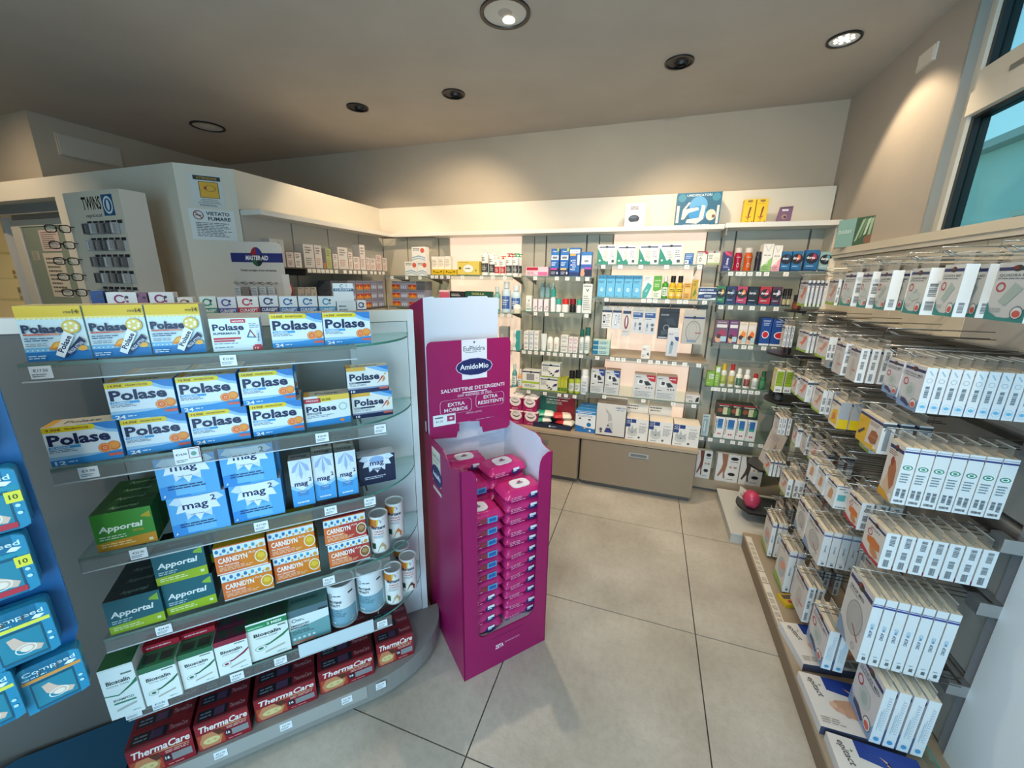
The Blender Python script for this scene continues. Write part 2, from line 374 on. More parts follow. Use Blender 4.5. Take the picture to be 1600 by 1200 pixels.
# ================================================================== wall units
PX = [(-2.47, -1.80), (-1.80, -1.02), (-1.02, -0.41), (-0.41, 0.44), (0.44, 1.09)]
BK = 3.38
un = empty('wall_unit', (-0.7, BK, 0)); tag(un, 'cream and grey shelving unit running along the back wall', 'shelving')
def U_(n, m): return m.build(n, un, (0.7, -BK, 0))
U_('carcass', MB().box(-2.47, 1.092, 3.395, 3.449, 0, 2.0, M_DARKP))
U_('fascia', MB().box(-2.47, 1.092, 3.36, 3.449, 1.99, 2.215, M_CREAM, top=M_WHITE))
U_('ledge', MB().box(-2.30, -1.85, 3.28, 3.36, 1.955, 1.985, M_WHITE, front=M_WHITE))
U_('ledge', MB().box(-1.85, 0.435, 3.17, 3.36, 1.945, 1.975, M_WHITE))
U_('ledge', MB().box(0.437, 1.09, 3.15, 3.36, 1.95, 1.98, M_WHITE))
U_('panel', MB().box(-2.462, -2.20, 3.37, 3.395, 0.1, 1.95, M_PANEL))
U_('panel', MB().box(-2.19, -1.87, 3.37, 3.395, 0.1, 1.95, M_PANEL))
U_('panel', MB().box(-1.86, -1.755, 3.37, 3.395, 0.1, 1.95, M_PANEL))
U_('light_panel', MB().box(-1.745, -1.075, 3.365, 3.395, 0.45, 1.945, M_LIT))
for x0, x1 in ((-1.065, -0.962), (-0.955, -0.862), (-0.850, -0.527), (-0.515, -0.425), (-0.418, -0.32)):
    U_('panel', MB().box(x0, x1, 3.37, 3.395, 0.1, 1.945, M_PANEL))
U_('light_panel', MB().box(-0.308, 0.350, 3.365, 3.395, 0.45, 1.945, M_LIT))
for x0, x1 in ((0.362, 0.448), (0.46, 0.54), (0.552, 0.992), (1.004, 1.09)):
    U_('panel', MB().box(x0, x1, 3.37, 3.395, 0.1, 1.95, M_PANEL))
for x in (0.446,): U_('gusset', MB().prism([(x, 3.15), (x + 0.006, 3.15), (x + 0.006, 3.36), (x, 3.36)], 1.90, 1.949, M_GREY))
U_('gusset', MB().box(1.078, 1.09, 3.2, 3.37, 1.75, 1.949, M_CREAM))

# low drawer cabinets under the lit sections
cb = empty('drawer_cabinet', (0.0, 3.12, 0)); tag(cb, 'taupe low drawer cabinet below the blood pressure monitors', 'cabinet')
def C_(n, m, p=None): return m.build(n, p or cb, (0, -3.12, 0) if p is None else (0, 0, 0))
C_('body', MB().box(-0.398, 0.430, 2.895, 3.36, 0.05, 0.405, M_TAUPE)); C_('plinth', MB().box(-0.39, 0.42, 2.93, 3.36, 0, 0.05, M_DARKP))
C_('worktop', MB().box(-0.408, 0.438, 2.868, 3.36, 0.408, 0.43, M_TAUPE_L))
dr = C_('drawer', MB().box(-0.385, 0.425, 2.875, 2.895, 0.055, 0.40, M_TAUPE))
h = MB().box(-0.035, 0.105, 2.868, 2.875, 0.315, 0.35, M_METAL); h.box(-0.022, 0.092, 2.8665, 2.868, 0.322, 0.342, '6d6c68'); h.build('handle', dr)
cb2 = empty('drawer_cabinet', (-0.9, 3.12, 0)); tag(cb2, 'taupe low drawer cabinet half hidden behind the magenta stand', 'cabinet')
def C2(n, m, p=None): return m.build(n, p or cb2, (0.9, -3.12, 0) if p is None else (0, 0, 0))
C2('body', MB().box(-1.62, -0.412, 2.895, 3.36, 0.05, 0.405, M_TAUPE)); C2('plinth', MB().box(-1.6, -0.42, 2.93, 3.36, 0, 0.05, M_DARKP))
C2('worktop', MB().box(-1.62, -0.41, 2.868, 3.36, 0.408, 0.43, M_TAUPE_L))
for x0, x1 in ((-1.615, -1.012), (-1.0, -0.416)):
    dr = C2('drawer', MB().box(x0, x1, 2.875, 2.895, 0.055, 0.40, M_TAUPE))
    xm = (x0 + x1) / 2 - 0.02
    h = MB().box(xm - 0.07, xm + 0.07, 2.868, 2.875, 0.315, 0.35, M_METAL); h.box(xm - 0.057, xm + 0.057, 2.8665, 2.868, 0.322, 0.342, '6d6c68'); h.build('handle', dr)
# low base shelf of the right section
lb = empty('base_shelf', (0.76, 3.25, 0)); tag(lb, 'taupe floor-level shelf under the tights boxes', 'shelf')
MB().box(-0.31, 0.33, -0.115, 0.12, 0.04, 0.10, M_TAUPE_L).build('board', lb); MB().box(-0.30, 0.32, -0.09, 0.12, 0, 0.04, M_DARKP).build('plinth', lb)
MB().box(-0.31, 0.33, -0.121, -0.115, 0.03, 0.105, M_TAUPE_L).build('front_edge', lb)

# left side unit L (faces +X) and the angled white column
ul = empty('wall_unit', (-2.6, 2.6, 0)); tag(ul, 'white shelving unit along the left side, meeting the back unit in the corner', 'shelving')
def L_(n, m): return m.build(n, ul, (2.6, -2.6, 0))
L_('carcass', MB().box(-2.67, -2.49, 1.95, 3.37, 0, 2.0, M_DARKP)); L_('fascia', MB().box(-2.67, -2.47, 1.951, 3.36, 1.99, 2.215, M_CREAM))
L_('ledge', MB().box(-2.47, -2.30, 1.955, 3.28, 1.955, 1.985, M_WHITE))
for y0, y1 in ((1.955, 2.325), (2.335, 2.667), (2.677, 3.025), (3.035, 3.37)):
    L_('panel', MB().box(-2.49, -2.468, y0, y1, 0.1, 1.955, mat('b9b8b2', 0.4)))
col = struct(MB().prism([(-2.67, 1.74), (-2.47, 1.95), (-2.47, 1.9505), (-2.67, 1.9505), (-2.9, 1.9505), (-2.9, 1.7405)], 0, 2.215, mat('ddd3c2', 0.5)).build('wall_column'))
wd = MB()
wd.box(-6.2, -3.88, 1.74, 1.84, 2.09, 2.215, M_CREAM); wd.box(-3.88, -2.9, 1.74, 1.9505, 0, 2.215, M_CREAM)
wd.box(-6.2, -3.88, 1.84, 1.86, 2.02, 2.10, M_GREY)
struct(wd.build('wall_partition'))
# alcove wall and glazed door behind the opening
al = MB(); al.box(-5.04, -3.9, 1.96, 2.0, 0, 2.09, 'a79f93'); al.box(-6.2, -5.3, 2.5, 2.52, 0, 2.2, 'd8c49a')
struct(al.build('wall_alcove'))
d1 = struct(MB().box(-5.04, -4.93, 1.94, 1.96, 0, 2.0, M_CREAM).build('door_1'))
MB().box(-4.93, -3.89, 1.94, 1.96, 1.95, 2.0, M_CREAM).build('head_frame', d1)
MB().box(-4.93, -4.90, 1.95, 1.96, 0, 1.95, M_METAL).build('metal_edge', d1)
MB().box(-4.90, -3.89, 1.952, 1.96, 0, 1.95, mat('8f9a8a', 0.15)).build('pane', d1)
ppr = [(-4.69, -4.43, 1.76, 1.92, 'd9c4be'), (-4.71, -4.44, 1.40, 1.745, 'ddd2c0'), (-4.86, -4.76, 1.69, 1.76, 'b9b7a6')]
for k, (x0, x1, z0, z1, c) in enumerate(ppr):
    m = MB().box(x0, x1, 1.948, 1.951, z0, z1, c)
    m.art(x1 - x0, z1 - z0, [('l', 0.1, 0.08, 0.9, 0.92, 9, '6e675c')], lambda x, y, e, x0=x0, z0=z0: (x0 + x, 1.948 - e, z0 + y))
    o = m.build('paper_notice'); tag(o, ('pinkish paper notice at the top of the glazed door', 'long cream paper notice taped below the pinkish one on the glazed door', 'tiny notice at the left of the glazed door')[k], 'notice')
# gold lit cupboard shelves far left
gs = empty('lit_shelf_rack', (-5.6, 2.25, 0)); tag(gs, 'warmly lit glass shelves at the far left edge beyond the door', 'shelving')
M_GOLD = emis('warm_back_panel', 'ffd98a', 1.3)
MB().box(-0.55, 0.27, 0.23, 0.245, 0.5, 2.05, M_GOLD).build('light_panel', gs)
MB().box(0.27, 0.31, -0.25, 0.25, 0, 2.05, M_WHITE).build('side_panel', gs)
for z in (1.33, 1.53, 1.76): MB().box(-0.55, 0.269, -0.2, 0.229, z, z + 0.008, M_GLASS).build('glass_shelf', gs)
for k, (x, z, w, hh, c) in enumerate([(-0.02, 1.338, 0.05, 0.12, 'b9a88c'), (0.06, 1.338, 0.06, 0.13, '8a7a62'), (0.14, 1.338, 0.05, 0.11, 'cfc4aa'), (0.21, 1.338, 0.05, 0.12, '9b8a6c'),
                                   (0.0, 1.538, 0.09, 0.07, 'd0a040'), (0.10, 1.538, 0.07, 0.08, 'c8c0a8'), (0.19, 1.538, 0.07, 0.06, 'b8862e'), (0.08, 1.768, 0.09, 0.08, 'b09858'), (0.19, 1.768, 0.08, 0.13, '8c9a88')]):
    o = MB().box(-w / 2, w / 2, -0.02, 0.02, 0, hh, c).art(w, hh, [('r', 0.1, 0.3, 0.9, 0.55, 'e8e0cc'), ('l', 0.15, 0.6, 0.85, 0.9, 2, '55493a')], lambda x, y, e, w=w: (x - w / 2, -0.02 - e, y)).build('goods_box', None, (-5.6 + x, 2.12, z))
    tag(o, 'small golden-lit box, %s from the left on the %s far left lit shelf' % (nth(k % 4 if k < 4 else (k - 4 if k < 7 else k - 7)), 'lowest' if k < 4 else 'middle' if k < 7 else 'top'), 'box', 'goods on the far left lit shelves')

# posters on the column
ang = math.atan2(0.21, 0.20)
def on_col(u, z): return (-2.67 + u * 0.69, 1.74 + u * 0.724, z)
def colposter(u0, u1, z0, z1, bgc, prims, label):
    w = u1 - u0; h = z1 - z0; m = MB()
    m.box(0, w, -0.0015, 0, 0, h, bgc)
    m.art(w, h, prims, lambda x, y, e: (x, -0.0015 - e, y)); x, y, z = on_col(u0, z0)
    o = m.build('wall_sign', None, (x + 0.0008, y - 0.0008, z), ang); tag(o, label, 'sign')
colposter(0.065, 0.225, 1.985, 2.165, 'd4d4cf', [('r', 0.12, 0.84, 0.95, 0.97, '14140f'), ('T', 'ATTENZIONE', 0.53, 0.905, 0.62, 0.07, 'c9a21c'), ('r', 0.26, 0.30, 0.86, 0.80, '1a1a10'),
    ('r', 0.28, 0.315, 0.84, 0.785, 'e0a800'), ('o', 0.6, 0.6, 0.17, 0.1, 0.12, '5a3c10'), ('e', 0.45, 0.6, 0.05, 0.05, 'a03010'), ('T', 'AREA SOTTOPOSTA', 0.52, 0.25, 0.5, 0.03, '222222'),
    ('T', 'A VIDEOSORVEGLIANZA', 0.52, 0.195, 0.6, 0.03, '222222'), ('T', 'PER RAGIONI DI SICUREZZA', 0.52, 0.14, 0.72, 0.03, '222222'), ('l', 0.2, 0.03, 0.85, 0.10, 2, '55554f')],
    'yellow and black ATTENZIONE camera warning sign on the white column')
colposter(0.035, 0.262, 1.80, 1.975, 'dfe2e0', [('o', 0.2, 0.80, 0.115, 0.15, 0.2, '8a1420'), ('r', 0.13, 0.78, 0.27, 0.81, '333333'), ('p', [(0.12, 0.89), (0.14, 0.91), (0.28, 0.71), (0.26, 0.69)], '8a1420'),
    ('T', 'VIETATO', 0.63, 0.87, 0.52, 0.12, '23252a', 0, 0, 0.03), ('T', 'FUMARE', 0.65, 0.70, 0.50, 0.12, '23252a', 0, 0, 0.03), ('l', 0.12, 0.10, 0.98, 0.58, 9, '5a6068')],
    'white VIETATO FUMARE no smoking sign below the yellow warning sign')

# ================================================================== shelves of the back wall
TAGW = 'f0eee8'
def add_tags(parent, xs, y, z, w=0.030, h=0.026, prims=None):
    for x in xs:
        k = ('tag', w, h)
        if k not in PROTO:
            m = MB().box(-w / 2, w / 2, -0.0012, 0, -h, 0, TAGW)
            m.art(w, h, [('l', 0.15, 0.15, 0.85, 0.45, 2, 'b4b4b8'), ('r', 0.3, 0.58, 0.75, 0.7, '8a8c92')], lambda a, b, e: (a - w / 2, -0.0012 - e, b - h))
            PROTO[k] = m.mesh('price_tag')
        o = bpy.data.objects.new('price_tag', PROTO[k]); COL.objects.link(o); o.parent = parent; o.location = (x, y, z)
def shelf(x0, x1, yf, z, label, tags=(), wood=False, yb=3.364, brackets=True):
    xc = (x0 + x1) / 2; W = (x1 - x0) / 2; D = yb - yf
    t = empty('glass_shelf' if not wood else 'board_shelf', (xc, yf, z)); tag(t, label, 'shelf', 'shelves of the back wall')
    if wood: MB().box(-W, W, 0.004, D, -0.022, 0, M_TAUPE_L).build('board', t)
    else:
        MB().box(-W, W, 0.004, D, -0.008, 0, M_GLASS).build('glass_plate', t)
        MB().box(-W, W, 0.002, 0.004, -0.008, 0, M_EDGE).build('glass_edge', t)
    MB().box(-W, W, -0.003, 0.0015, -0.036, 0.003, M_RAIL).build('price_rail', t)
    if brackets:
        for sx in (-W + 0.03, W - 0.03):
            MB().add([(sx, 0.03, -0.009), (sx, D, -0.009), (sx, D, -0.07), (sx + 0.004, 0.03, -0.009), (sx + 0.004, D, -0.009), (sx + 0.004, D, -0.07)],
                     [(0, 1, 2), (5, 4, 3), (0, 2, 5, 3), (1, 0, 3, 4), (2, 1, 4, 5)], M_DMETAL).build('bracket', t)
    add_tags(t, [x - xc for x in tags], -0.004, -0.004)
    return t
SZ = dict(M1a=1.62, M1b=1.328, M1c=1.025, M1d=0.70, M2a=1.62, M2b=1.350, M2c=1.038, M2d=0.705, CT=0.43, M3a=1.707, M3b=1.474, M3c=1.045, M3d=0.735,
          Ra=1.666, Rb=1.444, Rc=1.178, Rd=0.862, Re=0.472, Rf=0.10, T=1.975, TR=1.98, K=1.61)
shelf(-2.22, -1.81, 3.04, SZ['K'], 'glass shelf in the corner between the two units', [-2.15, -2.0, -1.87], yb=3.365)
shelf(-1.80, -1.03, 3.04, SZ['M1a'], 'top glass shelf across the left lit panel', [-1.75, -1.71, -1.66, -1.60, -1.47, -1.3, -1.2, -1.1])
shelf(-1.80, -1.03, 3.04, SZ['M1b'], 'second glass shelf of the left lit panel', [-1.2, -1.12, -1.06])
shelf(-1.80, -1.03, 3.04, SZ['M1c'], 'third glass shelf of the left lit panel', [-1.15, -1.07])
shelf(-1.80, -1.05, 3.04, SZ['M1d'], 'lowest glass shelf of the left lit panel', [-1.1])
shelf(-0.965, -0.42, 3.04, SZ['M2a'], 'top glass shelf of the grey bay left of the right lit panel', [-0.85, -0.68, -0.60, -0.52, -0.45])
shelf(-0.965, -0.42, 3.04, SZ['M2b'], 'second glass shelf of the grey bay between the lit panels', [-0.84, -0.75, -0.63, -0.44])
shelf(-0.965, -0.42, 3.04, SZ['M2c'], 'third glass shelf of the grey bay between the lit panels', [-0.93 + 0.052 * k for k in range(10)])
shelf(-0.99, -0.42, 3.04, SZ['M2d'], 'lowest glass shelf of the grey bay between the lit panels', [-0.88, -0.74, -0.62, -0.565, -0.495])
shelf(-0.405, 0.325, 3.04, SZ['M3a'], 'top glass shelf across the right lit panel', [-0.34, -0.22, -0.08, 0.09, 0.22, 0.30])
shelf(-0.405, 0.43, 3.04, SZ['M3b'], 'second glass shelf across the right lit panel', [-0.3, -0.04, 0.0, 0.04, 0.12, 0.2, 0.24, 0.36])
s3 = shelf(-0.40, 0.43, 2.98, SZ['M3c'], 'beige board shelf below the hanging thermometers', [-0.33, -0.22, -0.18, -0.14, -0.03, 0.05, 0.10, 0.15, 0.21, 0.28, 0.37], wood=True)
shelf(-0.405, 0.435, 3.02, SZ['M3d'], 'glass shelf carrying the blood pressure monitors', [-0.26, 0.03, 0.24, 0.38])
shelf(0.445, 1.07, 3.08, SZ['Ra'], 'top glass shelf of the right back bay', [0.50, 0.545, 0.575, 0.615, 0.665, 0.71, 0.82])
shelf(0.445, 1.07, 3.08, SZ['Rb'], 'second glass shelf of the right back bay', [0.47, 0.53, 0.59, 0.66, 0.725, 0.80])
shelf(0.452, 1.07, 3.08, SZ['Rc'], 'third glass shelf of the right back bay', [0.6, 0.65, 0.69, 0.77, 0.83])
shelf(0.452, 1.07, 3.08, SZ['Rd'], 'fourth glass shelf of the right back bay', [0.50, 0.53, 0.57, 0.61, 0.66, 0.70, 0.74, 0.78])
shelf(0.452, 1.07, 3.08, SZ['Re'], 'lowest glass shelf of the right back bay', [0.47, 0.53, 0.61, 0.68, 0.73, 0.80, 0.86])

# ------------------------------------------------------------------ generic goods
def carton(w, h, d, base, prims, side=None, top=None, bot=None, sprims=None, tprims=None):
    m = MB(); m.box(-w / 2, w / 2, 0, d, 0, h, base, top=top or base, side=side or base)
    m.art(w, h, prims)
    if sprims:
        m.art(d, h, sprims, lambda x, y, e: (w / 2 + e, x, y))
        m.art(d, h, sprims, lambda x, y, e: (-w / 2 - e, d - x, y))
    if tprims: m.art(w, d, tprims, lambda x, y, e: (x - w / 2, y, h + e))
    return m
def cyl_fr(r, ang0=0.0):
    return lambda x, y, e: ((r + e) * math.sin(x / r + ang0), -(r + e) * math.cos(x / r + ang0), y)
def bottle(w, h, body, cap, capk=0.22, label=None, neck=0.42, txt=None, shape='r', name='bottle'):
    """round-shouldered bottle: body mesh with a cap as its part"""
    r = w / 2; hb = h * (1 - capk); m = MB()
    prof = [(0.001, 0, body), (r * 0.94, 0, body), (r, h * 0.03, body)]
    if shape == 'w': prof += [(r * 0.86, hb * 0.35, body), (r * 0.95, hb * 0.7, body)]
    prof += [(r, hb * 0.78, body), (r * 0.9, hb * 0.88, body), (r * neck, hb * 0.97, body), (r * neck, hb, body), (0.001, hb, body)]
    m.lathe(prof, 14)
    fr = cyl_fr(r * 1.005)
    if label:
        a = 1.1 * r; m.art(2 * a, hb, [('r', 0, 0.16, 1, 0.68, label, 6)] + (txt or []), lambda x, y, e: fr(x - a, y, e))
    o = m.build(name)
    rc = r * (neck + 0.12) if capk < 0.3 else r * 0.98
    c = MB(); c.lathe([(rc, hb, cap), (rc * 0.95, h, cap), (0.001, h, cap)], 14); c.build('cap', o)
    return o
def row(key, z, y, items, where, group):
    """items: (maker key, x0, x1, height or None, description, category)"""
    pass
NB = [0]
def put(key, mk, x0, x1, z, y, label, cat, group, rz=0.0):
    return inst(key, mk, ((x0 + x1) / 2, y, z), rz, label, cat, group)
def cart(name, *a, **k):
    return lambda: carton(*a, **k).build(name)
def simple_row(z, y, lst, where, group, name='carton'):
    """lst of (x0,x1,h,d,base,prims,desc,cat, copies-behind)"""
    for i, it in enumerate(lst):
        x0, x1, h, d, base, prims, desc = it[:7]; nb = it[7] if len(it) > 7 else 0
        w = x1 - x0 - 0.002
        o = carton(w, h, d, base, prims).build(name, None, ((x0 + x1) / 2, y, z))
        tag(o, desc + ' ' + where, 'box', group)
        for k in range(nb):
            o2 = dup(o, ((x0 + x1) / 2, y + (k + 1) * (d + 0.002), z)); tag(o2, '%s, rear twin, %s' % (desc[:-3] if desc.endswith(' on') else desc, where), 'box', group)
MA = [('r', 0.02, 0.80, 0.98, 0.88, '1b2560'), ('e', 0.5, 0.85, 0.09, 0.07, '14341f'), ('e', 0.47, 0.865, 0.05, 0.04, '8e1620')]

# ---- top bay M2
G = 'goods on the grey bay between the lit panels'
Z = SZ['M2a']; Y = 3.055
simple_row(Z, Y, [(-0.934, -0.754, 0.068, 0.10, 'eac3cf', [('r', 0.03, 0.62, 0.55, 0.95, 'b01c38'), ('r', 0.55, 0.06, 0.98, 0.45, 'd56a9a'), ('l', 0.06, 0.1, 0.5, 0.5, 3, '8a6a70')], 'long pink box with a red corner, left on')], 'the top shelf of the grey bay', G)
PT = lambda c, c2: [('r', 0, 0.86, 0.75, 1, '1d5fae'), ('r', 0.75, 0.90, 1, 1, 'a8c83c'), ('T', 'Clear', 0.5, 0.90, 0.6, 0.05, 'ffffff', 0, 0.2), ('r', 0.05, 0.60, 0.95, 0.76, 'dfe8f0'), ('r', 0.2, 0.64, 0.8, 0.72, '6e7480'),
      ('r', 0, 0.28, 1, 0.57, '1c66b4'), ('l', 0.1, 0.38, 0.7, 0.52, 3, 'e8f2fa'), ('r', 0, 0, 1, 0.28, '14173a'), ('r', 0.05, 0.23, 0.8, 0.30, c), ('l', 0.1, 0.06, 0.7, 0.18, 2, 'c8d0e8'), ('e', 0.85, 0.12, 0.1, 0.05, 'd8dcea')]
simple_row(Z, Y, [(-0.737, -0.674, 0.2, 0.035, '2a74bc', PT('c93c8c', 0), 'tall blue pregnancy test box with a pink stripe on', 1), (-0.664, -0.600, 0.2, 0.035, '2a74bc', PT('d8b878', 0), 'tall blue pregnancy test box with a beige stripe on', 1),
    (-0.595, -0.517, 0.205, 0.04, '2268b0', [('r', 0, 0.8, 1, 0.94, 'eef2f6'), ('T', 'Clear', 0.5, 0.88, 0.7, 0.06, '2268b0', 0, 0.2), ('r', 0.05, 0.72, 0.6, 0.79, 'd8a850'), ('r', 0, 0, 0.75, 0.7, '1c5cac'), ('r', 0.78, 0.4, 1, 0.76, 'e4ecf4'), ('c', 0.2, 0.55, 0.025, 'f0f4f8'), ('c', 0.2, 0.4, 0.025, 'f0f4f8'), ('c', 0.2, 0.25, 0.025, 'f0f4f8'), ('l', 0.3, 0.2, 0.7, 0.6, 6, 'd0e0f0'), ('r', 0, 0, 1, 0.15, '14306c')], 'widest tall blue box on', 1),
    (-0.508, -0.427, 0.175, 0.05, '2a74bc', [('r', 0.05, 0.5, 0.95, 0.85, 'e8eef4'), ('T', 'Clear', 0.5, 0.80, 0.7, 0.06, '2268b0', 0, 0.2), ('e', 0.5, 0.63, 0.22, 0.05, '7a8a86'), ('r', 0.4, 0.30, 1, 0.38, 'b040a0'), ('r', 0, 0.38, 1, 0.5, '2a5cae'), ('r', 0.3, 0, 1, 0.3, '16183c'), ('e', 0.2, 0.12, 0.2, 0.12, 'd89a78'), ('c', 0.2, 0.26, 0.07, 'd89a78')], 'shortest blue box with a baby picture on')], 'the top shelf of the grey bay', G)
# ---- M2b
Z = SZ['M2b']
VI = [('T', 'V', 0.5, 0.68, 0.35, 0.16, '222222', 0, 0, 0.02), ('l', 0.15, 0.25, 0.85, 0.5, 3, '888888'), ('r', 0.1, 0.1, 0.9, 0.18, '5ca090')]
simple_row(Z, Y, [(-0.927, -0.879, 0.12, 0.045, 'e6e6e2', VI, 'white box with a black V, left on'),
    (-0.868, -0.832, 0.095, 0.04, 'e4dce0', [('c', 0.7, 0.4, 0.05, '333333'), ('l', 0.15, 0.15, 0.8, 0.35, 2, '777777')], 'small pinkish white box, first of three on', 1), (-0.826, -0.790, 0.095, 0.04, 'e4dce0', [('c', 0.7, 0.4, 0.05, '333333'), ('l', 0.15, 0.15, 0.8, 0.35, 2, '777777')], 'small pinkish white box, second of three on', 1),
    (-0.779, -0.743, 0.095, 0.04, 'e4dce0', [('c', 0.7, 0.4, 0.05, '333333'), ('l', 0.15, 0.15, 0.8, 0.35, 2, '777777')], 'small pinkish white box, third of three on', 1),
    (-0.482, -0.410, 0.218, 0.045, 'd9dad6', [('T', 'V', 0.5, 0.78, 0.35, 0.1, '222222', 0, 0, 0.02), ('r', 0.1, 0.9, 0.9, 0.94, '9aa09c'), ('l', 0.12, 0.1, 0.88, 0.62, 7, '8c908c'), ('r', 0.06, 0.5, 0.94, 0.505, '777777'), ('r', 0.06, 0.3, 0.94, 0.305, '777777')], 'tall silver-white box with a black V, right on')], 'the second shelf of the grey bay', G)
for x0, x1, h, b, c, ck, d in ((-0.733, -0.692, 0.172, 'e8ecec', '2f9a8e', 0.33, 'tall white tube with a teal cap on'), (-0.687, -0.646, 0.101, 'e8ecec', '35a898', 0.4, 'white roll-on with a teal cap beside the tall teal tube on'),
                           (-0.641, -0.586, 0.102, 'ece8e4', 'd02a24', 0.38, 'white jar with a bright red cap on'), (-0.581, -0.531, 0.104, '141416', '7a1420', 0.4, 'black jar with a dark red cap on'), (-0.527, -0.487, 0.1, 'e8ecec', '35a898', 0.4, 'white roll-on with a teal cap right of the black jar on')):
    o = bottle(x1 - x0, h, b, c, ck, None, 0.8); o.location = ((x0 + x1) / 2, Y + 0.03, Z); tag(o, d + ' the second shelf of the grey bay', 'bottle', G)
rs = MB().box(-0.07, 0.07, 0, 0.08, 0, 0.1, M_CLEAR).build('display_riser', None, (-0.79, 3.17, Z)); tag(rs, 'clear riser block behind the small white boxes', 'riser')
for k in range(3):
    o = bottle(0.042, 0.12, '9cc0c0', 'b8cccc', 0.2, None, 0.5); o.location = (-0.835 + 0.045 * k, 3.21, Z + 0.1001)
    tag(o, 'pale teal clear bottle on the riser, %s from the left' % nth(k), 'bottle', 'pale bottles on the riser')
# ---- M2c
Z = SZ['M2c']
W2 = lambda c: [('r', 0, 0.49, 1, 0.5, '9a9a96'), ('r', 0.1, 0.62, 0.9, 0.70, c), ('l', 0.15, 0.75, 0.85, 0.9, 2, '7c8086'), ('l', 0.15, 0.15, 0.85, 0.4, 3, '7c8086')]
def stack2(x0, x1, h, base, prims, desc, where, grp, nb=1, d=0.05, y=3.055, z=None, n=2):
    hh = h / n - 0.0005
    for q in range(n):
        for k in range(nb + 1):
            o = carton(x1 - x0 - 0.002, hh, d, base, prims).build('carton', None, ((x0 + x1) / 2, y + k * (d + 0.002), z + q * (hh + 0.0004)))
            tag(o, '%s, %s%s, %s' % (desc, ('lower', 'upper', 'topmost')[q] if n > 1 else 'front', ' and in front' if k == 0 else ' in the %s row behind' % nth(k), where), 'box', grp)
for x0, x1, h, b, c, d in ((-0.936, -0.897, 0.15, 'eceae6', '7a9ab8', 'slim white box at the far left'), (-0.892, -0.857, 0.152, 'dfe6ec', '5c86b4', 'slim pale blue box'), (-0.852, -0.814, 0.153, 'eceae6', 'b8a0a0', 'slim white box third from the left'),
    (-0.632, -0.572, 0.138, 'e2e0da', '7c8a8c', 'squarish white box right of the domes'), (-0.569, -0.535, 0.124, 'e6dcdc', 'c07a8a', 'small pink-lettered box, left one'), (-0.533, -0.497, 0.124, 'e6dcdc', 'c07a8a', 'small pink-lettered box, right one')):
    stack2(x0, x1, h, b, W2(c), d, 'third shelf of the grey bay', G, 1 if x0 < -0.8 else 0, z=Z)
o = MB().lathe([(0.001, 0, 'dfe6ea'), (0.02, 0, 'dfe6ea'), (0.02, 0.02, 'e8eeee'), (0.026, 0.134, 'e8eeee'), (0.001, 0.134, 'e8eeee')], 12).build('cream_tube', None, (-0.776, 3.085, Z)); tag(o, 'white cream tube standing on its cap on the third shelf of the grey bay', 'tube', G)
for k, x in enumerate((-0.723, -0.671)):
    m = MB(); m.lathe([(0.001, 0, 'efece4'), (0.023, 0, 'efece4'), (0.024, 0.08, 'efece4'), (0.021, 0.1, 'efece4'), (0.013, 0.112, 'efece4'), (0.001, 0.115, 'efece4')], 14)
    fr = cyl_fr(0.0243); m.art(0.03, 0.09, [('l', 0.1, 0.2, 0.9, 0.7, 4, '9a958c')], lambda x_, y_, e: fr(x_ - 0.015, y_, e))
    o = m.build('deodorant_stick', None, (x, 3.085, Z)); tag(o, 'cream dome-topped stick, %s one on the third shelf of the grey bay' % ('left', 'right')[k], 'deodorant', G)
for x0, x1, h, d in ((-0.489, -0.454, 0.185, 'narrower'), (-0.449, -0.405, 0.203, 'wider')):
    o = bottle(x1 - x0, h, 'e2e8e6', '1c5e54', 0.3, 'c8d4d0', 0.8, [('l', 0.2, 0.2, 0.8, 0.6, 4, '6c7c78')]); o.location = ((x0 + x1) / 2, 3.085, Z); tag(o, d + ' white bottle with a dark green cap at the right of the third shelf', 'bottle', G)
# ---- M2d
Z = SZ['M2d']
for x0, x1, h, b, c, d in ((-1.042, -1.0, 0.2, '5aa0a4', 'c8dcdc', 'teal bottle at the left end'), (-0.992, -0.952, 0.16, 'e0a27a', 'e8e0d8', 'orange-tinted bottle beside the teal one')):
    o = bottle(x1 - x0, h, b, c, 0.25, 'dde8e8', 0.5, [('l', 0.2, 0.2, 0.8, 0.6, 3, '5a7c80')]); o.location = ((x0 + x1) / 2, 3.085, Z); tag(o, d + ' of the lowest shelf near the magenta stand', 'bottle', G)
simple_row(Z, Y, [(-0.945, -0.795, 0.16, 0.1, 'e6e4de', [('r', 0, 0.9, 1, 0.97, '22305e'), ('e', 0.5, 0.93, 0.08, 0.06, '16301f'), ('r', 0.25, 0.5, 0.7, 0.84, '8b8d92'), ('c', 0.85, 0.65, 0.05, 'c8ccd0'), ('r', 0, 0.32, 1, 0.43, '9cc03c'), ('l', 0.15, 0.1, 0.85, 0.28, 3, '5c6a7a'), ('r', 0, 0, 1, 0.05, '9cc03c')], 'white and lime box with a grey picture on')], 'the lowest shelf of the grey bay', G)
